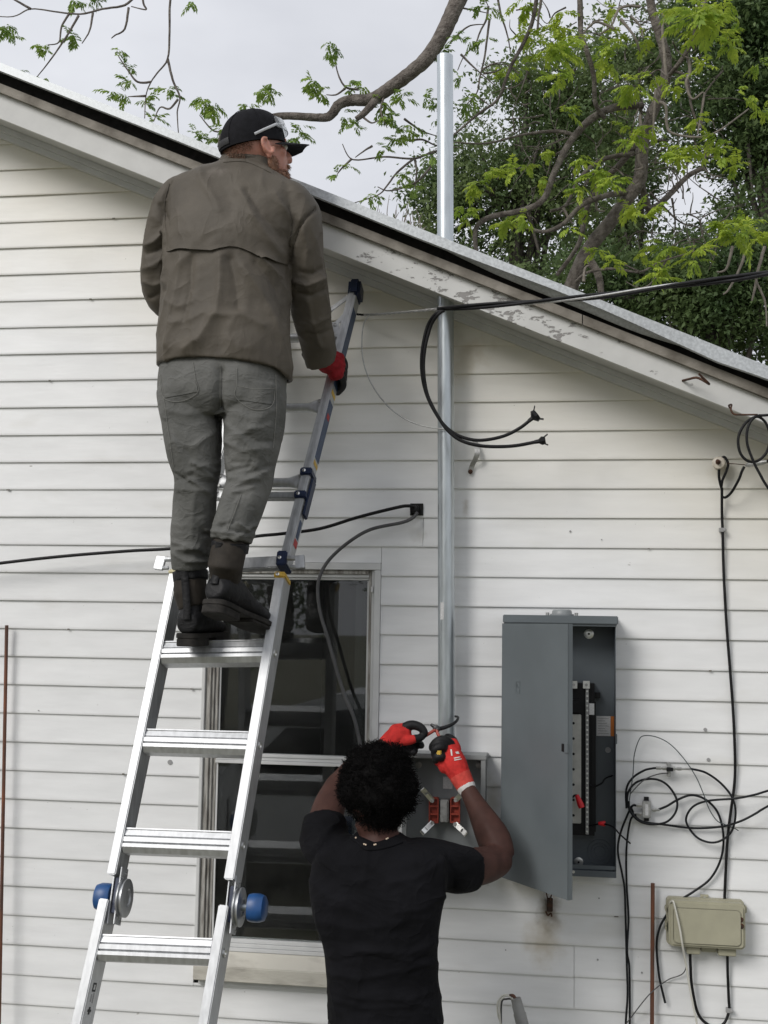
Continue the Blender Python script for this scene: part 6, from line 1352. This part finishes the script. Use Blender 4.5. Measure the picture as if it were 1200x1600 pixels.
# ---- pecan behind the roof
YP = 8.5
pec = thing('pecan_tree', (P(880, 900, YP).x, YP, 0), 'pecan tree behind the roof with gnarled vine-clad trunk and bright new leaves', 'tree')
tb_ = B(); twigs = B(); vines = B()
base = P(868, 560, YP); 
tr_pts = [(1000, -420, YP), (1005, -150, YP), (1016, 0, YP), (1030, 50, YP), (1042, 100, YP), (1035, 140, YP), (1018, 180, YP), (1004, 225, YP), (1001, 275, YP), (988, 300, YP), (955, 345, YP), (918, 392, YP), (890, 455, YP), (872, 520, YP), (866, 580, YP)]
tp_ = pxpath(tr_pts, 5); g0 = Vector((tp_[-1].x-.1, YP, -.1)); tp_ += [tp_[-1].lerp(g0, k/5) for k in range(1, 6)]
tb_.tube(tp_, [.044+.044*(i/len(tp_)) + random.uniform(-.006, .006) for i in range(len(tp_))], 12)
LIMBS = [([(1000, -330, YP), (900, -260, 8.2), (800, -140, 7.6), (745, -50, 7.3), (716, 0, 7.2), (698, 40, 7.1), (672, 85, 7.0), (640, 115, 7.0), (605, 140, 7.0), (580, 155, 7.0), (550, 157, 7.0), (530, 163, 7.0), (517, 180, 7.0), (500, 184, 7.0), (450, 181, 7.0), (405, 186, 7.0), (360, 200, 7.0)], .17, .035),
         ([(590, 152, 7.0), (580, 165, 6.9), (565, 180, 6.9), (556, 186, 6.9)], .075, .03),
         ([(900, -260, 8.2), (600, -280, 7.4), (400, -200, 6.6), (260, -70, 6.2), (215, -10, 6.2)], .10, .035),
         ([(1003, 165, YP), (960, 168, 8.3), (925, 185, 8.2), (892, 220, 8.2), (868, 265, 8.1), (850, 310, 8.0), (820, 328, 8.0), (770, 338, 8.0), (748, 350, 8.0), (742, 368, 8.0), (745, 400, 8.0)], .075, .03),
         ([(985, 300, YP), (950, 305, 8.3), (910, 320, 8.2), (880, 350, 8.1), (850, 362, 8.1), (820, 355, 8.1)], .06, .022),
         ([(990, 240, YP), (940, 250, 8.3), (905, 280, 8.3), (885, 320, 8.3), (860, 330, 8.2)], .05, .02),
         ([(1010, 205, YP), (970, 255, 8.7), (935, 290, 8.9), (915, 330, 8.9), (905, 380, 8.9), (870, 430, 8.9)], .07, .03),
         ([(903, -80, 7.9), (906, 0, 7.9), (907, 30, 7.9), (908, 55, 7.9), (917, 80, 7.9), (928, 120, 8.0), (930, 160, 8.1), (945, 185, 8.2)], .055, .03),
         ([(903, -80, 7.9), (940, -220, 8.2), (1000, -300, YP)], .055, .06),
         ([(842, -60, 7.8), (845, 0, 7.8), (842, 20, 7.8), (840, 45, 7.8)], .03, .015), ([(842, -60, 7.8), (880, -160, 8.0), (950, -240, 8.3), (1002, -300, YP)], .03, .05),
         ([(800, 100, 7.9), (790, 125, 7.9), (778, 155, 7.9), (745, 180, 7.9), (708, 212, 7.8)], .035, .014), ([(800, 100, 7.9), (830, 40, 7.9), (842, -30, 7.8)], .035, .03),
         ([(708, 222, 7.8), (760, 224, 7.9), (820, 210, 8.1), (870, 205, 8.2), (900, 212, 8.2)], .010, .03),
         ([(1035, 130, YP), (1060, 100, 8.3), (1085, 60, 8.2), (1100, 10, 8.2), (1105, -60, 8.2)], .045, .03),
         ([(1040, 110, YP), (1072, 120, 8.4), (1080, 165, 8.4), (1095, 200, 8.4), (1100, 150, 8.4), (1130, 110, 8.4)], .03, .012),
         ([(1015, 330, 8.9), (1030, 320, 9), (1050, 300, 9.1), (1075, 275, 9.2), (1100, 262, 9.2)], .07, .035), ([(1015, 330, 8.9), (1005, 300, 8.7), (1000, 270, YP)], .07, .05),
         ([(940, 470, 8.4), (935, 430, 8.4), (915, 400, 8.5)], .05, .07), ([(900, 440, 8.4), (920, 425, 8.3), (960, 420, 8.2), (1000, 425, 8.2), (1030, 410, 8.2), (1080, 395, 8.1), (1130, 385, 8.1)], .03, .010)]
for pts, r0, r1 in LIMBS: limb(tb_, pts, r0*(.55 if pts[0][0] > 720 and r0 < .15 else .58), r1*.75, 12, 6, .05)
TW = [[(215, -10, 6.2), (195, 8, 6.2), (160, 14, 6.2), (125, 22, 6.2), (85, 18, 6.2), (48, 14, 6.2), (20, 26, 6.2), (-20, 24, 6.2)], [(48, 14, 6.2), (20, -2, 6.2), (0, -10, 6.2)], [(123, 24, 6.2), (105, 55, 6.2), (80, 92, 6.2), (58, 120, 6.2)], [(108, 22, 6.2), (96, 42, 6.2), (92, 66, 6.2), (75, 70, 6.2)], [(145, 20, 6.2), (140, 48, 6.2), (128, 68, 6.2)], [(201, 12, 6.2), (195, 45, 6.2), (180, 55, 6.2), (174, 60, 6.2)], [(222, -20, 6.2), (224, 5, 6.2), (228, 15, 6.2), (205, 10, 6.2)],
      [(280, -90, 6.2), (266, 0, 6.2), (265, 50, 6.2), (262, 92, 6.2), (245, 115, 6.2), (235, 130, 6.2), (228, 150, 6.2), (226, 185, 6.2)], [(262, 92, 6.2), (270, 125, 6.2), (281, 152, 6.2), (277, 175, 6.2), (279, 210, 6.2)], [(236, 128, 6.2), (215, 128, 6.2), (200, 110, 6.2), (185, 88, 6.2)], [(228, 150, 6.2), (200, 151, 6.2)], [(278, 155, 6.2), (265, 170, 6.2), (250, 168, 6.2), (240, 190, 6.2)],
      [(360, 200, 7), (335, 205, 7), (312, 180, 7)], [(345, 205, 7), (340, 230, 7)], [(560, 140, 7), (540, 136, 7), (528, 115, 7), (522, 85, 7)], [(540, 138, 7), (525, 148, 7), (510, 148, 7)], [(600, 150, 7), (595, 175, 6.9), (605, 200, 6.9)], [(566, 182, 6.9), (580, 192, 6.9), (592, 188, 6.9)],
      [(632, 186, 7.2), (658, 204, 7.4), (684, 213, 7.5)], [(640, 220, 7.2), (660, 218, 7.4), (684, 228, 7.5), (720, 230, 7.7)], [(700, 230, 7.6), (670, 240, 7.3), (645, 248, 7.2), (600, 245, 7.1), (560, 250, 7.1), (545, 245, 7.1), (535, 225, 7.1)], [(645, 249, 7.2), (620, 270, 7.2), (605, 290, 7.2), (590, 305, 7.2), (550, 318, 7.2)], [(648, 249, 7.2), (651, 268, 7.2), (648, 295, 7.2)], [(675, 258, 7.3), (650, 285, 7.2), (610, 298, 7.2), (590, 292, 7.2)], [(550, 248, 7.1), (535, 262, 7.1), (527, 272, 7.1)], [(582, 228, 7.1), (570, 235, 7.1), (555, 246, 7.1)],
      [(763, 10, 7.8), (760, 30, 7.8), (750, 50, 7.8), (742, 70, 7.8), (725, 88, 7.8), (715, 110, 7.8)], [(775, -20, 7.8), (782, 20, 7.8), (790, 45, 7.8), (795, 65, 7.8), (798, 85, 7.8)], [(765, 30, 7.8), (761, 60, 7.8), (757, 90, 7.8), (750, 120, 7.8), (745, 145, 7.8), (728, 165, 7.8), (722, 185, 7.8)], [(720, 85, 7.8), (735, 100, 7.8), (748, 112, 7.8), (775, 135, 7.8)], [(752, 110, 7.8), (770, 100, 7.8), (790, 97, 7.8)], [(755, 115, 7.8), (775, 112, 7.8), (785, 105, 7.8)], [(745, 150, 7.8), (765, 165, 7.8)], [(705, 65, 7.6), (720, 50, 7.7), (735, 40, 7.8), (755, 38, 7.8)], [(740, -40, 7.7), (763, 10, 7.8)], [(760, -60, 7.6), (775, -20, 7.8)], [(710, 10, 7.4), (735, 15, 7.6), (760, 20, 7.8)],
      [(1045, 400, 8.3), (1020, 440, 8.2), (1000, 450, 8.2), (978, 440, 8.2)], [(1000, 425, 8.2), (985, 418, 8.2), (975, 412, 8.2)], [(1015, 300, 9.0), (1060, 345, 9.0), (1090, 355, 9.0), (1110, 370, 9.0)], [(1050, 310, 9), (1055, 350, 9), (1052, 365, 9)]]
for pts in TW: limb(twigs, pts, .013, .0045, 6, 5, .1)
VN = [[(1042, 130, 8.3), (1035, 45, 8.3), (1040, 30, 8.3), (1032, 20, 8.3)], [(1030, 160, 8.3), (1040, 165, 8.2), (1042, 195, 8.2), (1050, 208, 8.2), (1080, 214, 8.2), (1105, 212, 8.2), (1130, 200, 8.3), (1170, 170, 8.4)], [(1000, 180, 8.3), (1002, 215, 8.3), (998, 250, 8.3), (1004, 262, 8.3), (990, 265, 8.3)], [(1072, 80, 8.3), (1078, 110, 8.3), (1072, 130, 8.3), (1082, 155, 8.3), (1100, 145, 8.3), (1095, 180, 8.3), (1090, 210, 8.3)], [(1025, 140, 8.3), (1022, 180, 8.3), (1020, 215, 8.3)], [(935, 290, 8.3), (932, 325, 8.3), (945, 330, 8.3)], [(880, 325, 8.2), (888, 340, 8.2), (895, 350, 8.2)], [(912, 440, 8.3), (914, 420, 8.3), (920, 415, 8.3)],
      [(1145, 385, 8.6), (1135, 420, 8.6), (1120, 425, 8.6)], [(1165, 380, 8.6), (1160, 410, 8.6), (1140, 450, 8.6), (1130, 460, 8.6)], [(1195, 385, 8.6), (1185, 420, 8.6), (1182, 440, 8.6), (1195, 470, 8.6), (1198, 510, 8.6)], [(1182, 440, 8.6), (1175, 470, 8.6)], [(960, 45, 8.2), (930, 35, 8.2), (905, 60, 8.2)], [(1000, 10, 8.3), (970, 12, 8.2), (955, 40, 8.2), (935, 55, 8.2)], [(985, 25, 8.3), (1000, 40, 8.3), (1005, 60, 8.3)], [(970, 30, 8.2), (990, 55, 8.2), (1000, 80, 8.3)]]
for pts in VN: limb(vines, pts, .018, .008, 6, 5, .15)
# random fine twigs in the tangle round the trunk
for _ in range(230):
    x, y = random.uniform(800, 1130), random.uniform(10, 430); L_ = random.uniform(20, 70); a = random.uniform(0, 6.28); Y = random.uniform(8.0, 9.2)
    if y > 300+ (x-700)*.25: continue
    pts = [(x, y, Y)]
    for k in range(3): a += random.gauss(0, .5); pts.append((pts[-1][0]+L_/3*math.cos(a), pts[-1][1]+L_/3*math.sin(a), Y+random.uniform(-.1, .1)))
    limb(twigs, pts, random.uniform(.005, .011), .003, 5, 4, .1)
tb_.build('trunk', M_bark, pec, smooth=60); twigs.build('twigs', M_bark, pec, smooth=60, kind='stuff'); vines.build('vines', M_vine, pec, smooth=60, kind='stuff')
lvA, lvB = Leaves(), Leaves()
CLR = [(1100, 20, 38), (1112, 45, 30), (1080, 15, 25), (1060, 5, 20), (1130, 10, 20), (955, 75, 20), (990, 135, 24), (975, 150, 18), (950, 95, 20), (1055, 130, 14), (1145, 72, 20), (1005, 55, 12), (870, 120, 15), (865, 130, 12), (885, 170, 12), (1170, 148, 14), (1190, 170, 14), (1085, 185, 14), (1118, 210, 14), (1075, 240, 24), (1060, 245, 15), (985, 222, 14), (985, 200, 10), (910, 250, 14), (925, 275, 24), (955, 283, 22), (905, 300, 16), (820, 255, 10), (800, 262, 12), (740, 290, 20), (770, 265, 14), (735, 325, 22), (725, 350, 18), (790, 350, 22), (770, 370, 24), (752, 385, 20), (815, 340, 14), (845, 410, 18), (862, 395, 14), (1000, 330, 20), (985, 320, 14), (1040, 385, 22), (1095, 385, 16), (1150, 362, 30), (1125, 355, 22), (1185, 365, 20), (935, 392, 12), (955, 408, 14), (955, 437, 16), (1035, 425, 22), (1020, 430, 12), (1085, 405, 14), (990, 465, 16), (1012, 487, 20), (875, 75, 26), (870, 45, 22), (855, 85, 20), (812, 100, 12), (815, 60, 14), (880, 20, 18), (820, 5, 22), (960, 15, 14), (900, 60, 14), (690, 375, 10)]
random.seed(4)
CLR += [(random.uniform(760, 1190), random.uniform(20, 430), random.uniform(8, 17)) for _ in range(24)]
CLR = [q for q in CLR if q[1] < 330+(q[0]-700)*.36]
for x, y, r in CLR: cluster(lvA, None, x+random.uniform(-4, 4), y+random.uniform(-4, 4), random.uniform(7.4, 8.4), r*1.05, .92)
CLL = [(520, 72, 18), (515, 85, 12), (490, 130, 24), (500, 145, 16), (562, 130, 16), (545, 140, 12), (540, 185, 20), (555, 195, 18), (600, 165, 24), (612, 185, 20), (625, 150, 22), (640, 200, 22), (618, 215, 22), (600, 230, 12), (470, 205, 18), (460, 215, 12), (425, 140, 22), (410, 135, 14), (318, 160, 26), (330, 172, 18), (380, 165, 16), (308, 208, 18), (330, 215, 14), (350, 200, 10), (665, 150, 14), (680, 160, 12), (690, 80, 10), (712, 55, 8), (722, 165, 14), (735, 150, 12), (735, 60, 8), (760, 60, 8), (770, 15, 14), (750, 10, 14), (720, 120, 8), (675, 245, 8), (545, 258, 7), (525, 273, 5), (580, 305, 12), (648, 290, 10), (635, 270, 6),
       (62, 72, 11), (70, 78, 8), (112, 55, 12), (118, 62, 9), (10, 45, 10), (20, 55, 7), (5, 40, 6), (115, 3, 12), (150, -2, 14), (135, 4, 9), (183, 80, 9), (200, 105, 8), (205, 125, 11), (195, 150, 11), (175, 145, 9), (230, 160, 12), (242, 185, 11), (265, 140, 13), (300, 5, 9), (66, 122, 6), (30, 112, 4), (240, 150, 8)]
for x, y, r in CLL: cluster(lvB, None, x, y, 6.3 if x < 300 else 7.0+random.uniform(-.2, .2), r, .72)
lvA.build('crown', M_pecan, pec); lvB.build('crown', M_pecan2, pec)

# ---- evergreen oaks beyond
def oak(name, label, Y, blobs, base_px, m, dens=1.0, leaf=.085, gaps=()):
    bx_, by_ = base_px; g = P(bx_, by_, Y); root = thing(name, (g.x, Y, 0), label, 'tree', 'evergreen trees behind the house')
    b = B(); top = P(blobs[0][0], blobs[0][1], Y)
    main = [Vector(q) for q in catmull([Vector((g.x, Y, -.1)), Vector((g.x+.1, Y, 1.6)), g.lerp(top, .5), top], 5)]; b.tube(main, list(np.linspace(.26, .05, len(main))), 10)
    PP, DD, NN = [], [], []
    for (cx, cy, rx, ry) in blobs:
        s = ppm(cx, cy, Y); c = P(cx, cy, Y); RX, RZ = rx/s, ry/s; RY = (RX+RZ)*.5
        for _ in range(3):
            d = rvec(); e = c+Vector((d.x*RX*.7, d.y*RY*.7, d.z*RZ*.7)); st = main[random.randint(len(main)//2, len(main)-1)]; mid = st.lerp(e, .5)+rvec()*.2
            pt = catmull([st, mid, e], 5); b.tube(pt, list(np.linspace(.07, .018, len(pt))), 6)
        nc = int(dens*40*(RX*RZ+RX+RZ)); 
        for _ in range(nc):
            d = rvec(); rr = random.uniform(.45, 1.0)**.5; cc = c+Vector((d.x*RX, d.y*RY, d.z*RZ))*rr*random.uniform(.85, 1.12)
            pxx, pyy = proj_np(np.array([cc])); 
            if any(((pxx[0]-gx)/gr)**2+((pyy[0]-gy)/gs_)**2 < 1 for gx, gy, gr, gs_ in gaps): continue
            n = random.randint(50, 85); sg = random.uniform(.14, .26)
            q = np.random.normal(0, 1, (n, 3))*np.array([sg, sg, sg*.6])+np.array(cc); dd_ = np.random.normal(0, 1, (n, 3))+(q-np.array(c))*.5; PP.append(q); DD.append(dd_); NN.append(np.random.normal(0, .6, (n, 3))+np.array([0, -.1, 1.0]))
    b.build('trunk', M_bark_o, root, smooth=60)
    lv = Leaves(); lv.P = np.concatenate(PP); lv.D = np.concatenate(DD); lv.N = np.concatenate(NN); n = len(lv.P); lv.L = np.random.uniform(.5, 1.6, n)*leaf; lv.W = np.array(lv.L)*.5
    lv.build('crown', m, root); return root
GAPS = [(1080, 315, 48, 40), (1045, 330, 25, 30), (1120, 290, 30, 25), (960, 130, 18, 14), (1075, 60, 16, 14), (940, 110, 14, 20), (985, 45, 22, 30), (905, 40, 30, 30), (1105, 95, 18, 16), (860, 270, 18, 16), (725, 360, 20, 16), (1115, 225, 14, 16), (830, 300, 14, 10)]
random.seed(11)
GAPS += [(random.uniform(720, 1110), random.uniform(90, 400), random.uniform(8, 20), random.uniform(8, 20)) for _ in range(34)]
oak('live_oak', 'dark evergreen tree right behind the top of the conduit mast', 15.5, [(815, 215, 120, 110), (760, 300, 105, 110), (700, 330, 55, 70), (870, 130, 85, 60), (840, 370, 120, 90), (910, 220, 80, 100)], (800, 620), M_oak2, .80, .080, GAPS)
oak('live_oak', 'tall deep green tree filling the sky at the far right', 17, [(1180, 130, 120, 130), (1120, 40, 90, 80), (1215, 300, 110, 140), (1150, 190, 80, 80), (1240, 40, 120, 120)], (1230, 700), M_oak, 1.0, .085, GAPS)
oak('live_oak', 'mid green tree seen through the gnarled pecan branches', 19, [(985, 170, 110, 110), (1000, 70, 80, 55), (930, 300, 100, 90), (1010, 400, 110, 60)], (970, 700), M_oak2, .75, .090, GAPS)
oak('live_oak', 'low leafy tree just above the roof edge under the sky gap', 13.5, [(1120, 440, 90, 75), (1020, 450, 95, 60), (1190, 480, 100, 90), (1080, 510, 120, 60), (930, 440, 70, 50), (1170, 410, 60, 60)], (1100, 700), M_oak, 1.0, .075, [(1080, 315, 60, 60)])
# bare shrub tips peeping over the roof edge
sh = B()
for _ in range(26):
    x, y = random.uniform(575, 668), random.uniform(318, 352); pts = [(x, y+30, 12), (x+random.uniform(-5, 5), y+12, 12), (x+random.uniform(-9, 9), y-random.uniform(0, 18), 12)]; limb(sh, pts, .010, .003, 5, 4, .1)
shr = thing('bare_shrub', (P(625, 380, 12).x, 12, 0), 'bare grey twigs of a shrub peeping over the roof edge left of the mast', 'shrub')
a = P(625, 375, 12); sh.tube([(a.x, 12, -.1), (a.x+.1, 12, 1.5), tuple(a)], [.06, .045, .02], 7)
for _ in range(14): e = P(random.uniform(575, 668), random.uniform(345, 380), 12); sh.tube([tuple(a+Vector((0, 0, -.6))), tuple(a.lerp(e, .6)+Vector((0, 0, -.1))), tuple(e)], [.018, .012, .007], 5)
sh.build('twigs', M_vine, shr, smooth=60, kind='stuff')
# ---------------------------------------------------------------- yard behind the photographer: what the window glass mirrors
M_car = mat('white_car_paint', (.70, .71, .72), .25, coat=.6); M_cglass = mat('car_glass', (.012, .014, .015), .05); M_tyre = mat('tyre', (.015, .015, .015), .8); M_rim = mat('alloy', (.45, .45, .46), .35, .8)
CX, CY = -4.0, -5.35                          # left end of the car (its nose) and its house-side flank
car = thing('parked_car', (CX+2.2, CY-.9, 0), 'white car parked in the yard, mirrored in the window glass', 'car')
side = [(0.02, .38), (.0, .62), (.10, .74), (.95, .84), (1.15, .88), (1.75, 1.50), (2.1, 1.60), (3.0, 1.63), (3.9, 1.58), (4.3, 1.0), (4.45, .92), (4.5, .55), (4.42, .34), (3.95, .30), (.55, .30)]
def flank(pts, y, sc=1.0): return [Vector((CX+a, y, z)) for a, z in pts]
b = B(); b.rings([[Vector((CX+a, CY-.03-(max(0, z-.86)*.32), z)) for a, z in side], [Vector((CX+a, CY, z)) if z < .8 else Vector((CX+a, CY-.03-(max(0, z-.86)*.32), z)) for a, z in side], [Vector((CX+a, CY-1.75, z)) if z < .8 else Vector((CX+a, CY-1.72+(max(0, z-.86)*.32), z)) for a, z in side]]); b.build('body', M_car, car, smooth=40, bevel=.02)
for poly in ([(1.36, .93), (1.84, 1.45), (2.45, 1.50), (2.45, .93)], [(2.52, .93), (2.52, 1.50), (3.3, 1.52), (3.75, 1.47), (3.95, .95)]):
    B().extrude([Vector((CX+a, CY-.022-(z-.86)*.32, z)) for a, z in poly], (0, .006, 0)).build('side_window', M_cglass, car, smooth=None)
for x in (1.30, 2.48): B().bx(CX+x, CX+x+.012, CY-.004, CY+.003, .42, .78).build('door_gap', M_plastic_b, car, smooth=None)
for x in (2.25, 3.35): B().bx(CX+x, CX+x+.16, CY-.02, CY+.018, .76, .795).build('door_handle', M_plastic_b, car, smooth=None, bevel=.006)
B().ellip((CX+1.55, CY+.07, .98), .10, .07, .075, 14, 10).build('wing_mirror', M_plastic_b, car, 60)
for x in (.85, 3.65):
    for y, s_ in ((CY-.06, 1), (CY-1.70, -1)):
        wl = B().lathe((CX+x, y-.10*s_, .33), (0, s_, 0), [(0, .2), (0, .31), (.03, .33), (.17, .33), (.20, .30), (.20, .21), (.18, .20)], 28).build('wheel', M_tyre, car); B().lathe((CX+x, y+.07*s_, .33), (0, s_, 0), [(0, .05), (.012, .20), (.022, .20), (.022, .06), (.03, .05)], 20).build('rim', M_rim, wl)
random.seed(21)
def yard_tree(x, y, h, w_, label):
    root = thing('yard_tree', (x, y, 0), label, 'tree', 'shade trees across the yard'); b = B(); main = [Vector(q) for q in catmull([Vector((x, y, -.1)), Vector((x+.2, y, h*.3)), Vector((x, y+.1, h*.75))], 6)]; b.tube(main, list(np.linspace(.28, .07, len(main))), 10)
    PP, DD, NN = [], [], []
    for _ in range(9): e = Vector((x, y, h*.65))+Vector((random.uniform(-1, 1)*w_*.7, random.uniform(-1, 1)*w_*.5, random.uniform(-.25, .3)*h)); b.tube(catmull([main[8], main[10].lerp(e, .5), e], 4), list(np.linspace(.08, .02, 9)), 6)
    for _ in range(260):
        d = rvec(); cc = Vector((x, y, h*.62))+Vector((d.x*w_, d.y*w_*.8, d.z*h*.40))*random.uniform(.4, 1); n = 30
        PP.append(np.random.normal(0, .28, (n, 3))+np.array(cc)); DD.append(np.random.normal(0, 1, (n, 3))); NN.append(np.random.normal(0, .6, (n, 3))+np.array([0, 0, 1.]))
    b.build('trunk', M_bark_o, root, smooth=60); lv = Leaves(); lv.P = np.concatenate(PP); lv.D = np.concatenate(DD); lv.N = np.concatenate(NN); n = len(lv.P); lv.L = np.random.uniform(.12, .22, n); lv.W = np.array(lv.L)*.6; lv.build('crown', M_oak, root)
yard_tree(-7.5, -21, 7.5, 3.2, 'broad shade tree at the far edge of the yard behind the car'); yard_tree(-2.0, -24, 8.5, 3.4, 'tallest shade tree at the yard edge facing the window'); yard_tree(4.5, -22, 7.0, 3.0, 'round shade tree at the yard edge facing the breaker panel'); yard_tree(-14, -24, 8, 3.4, 'shade tree at the yard edge near the house corner side')
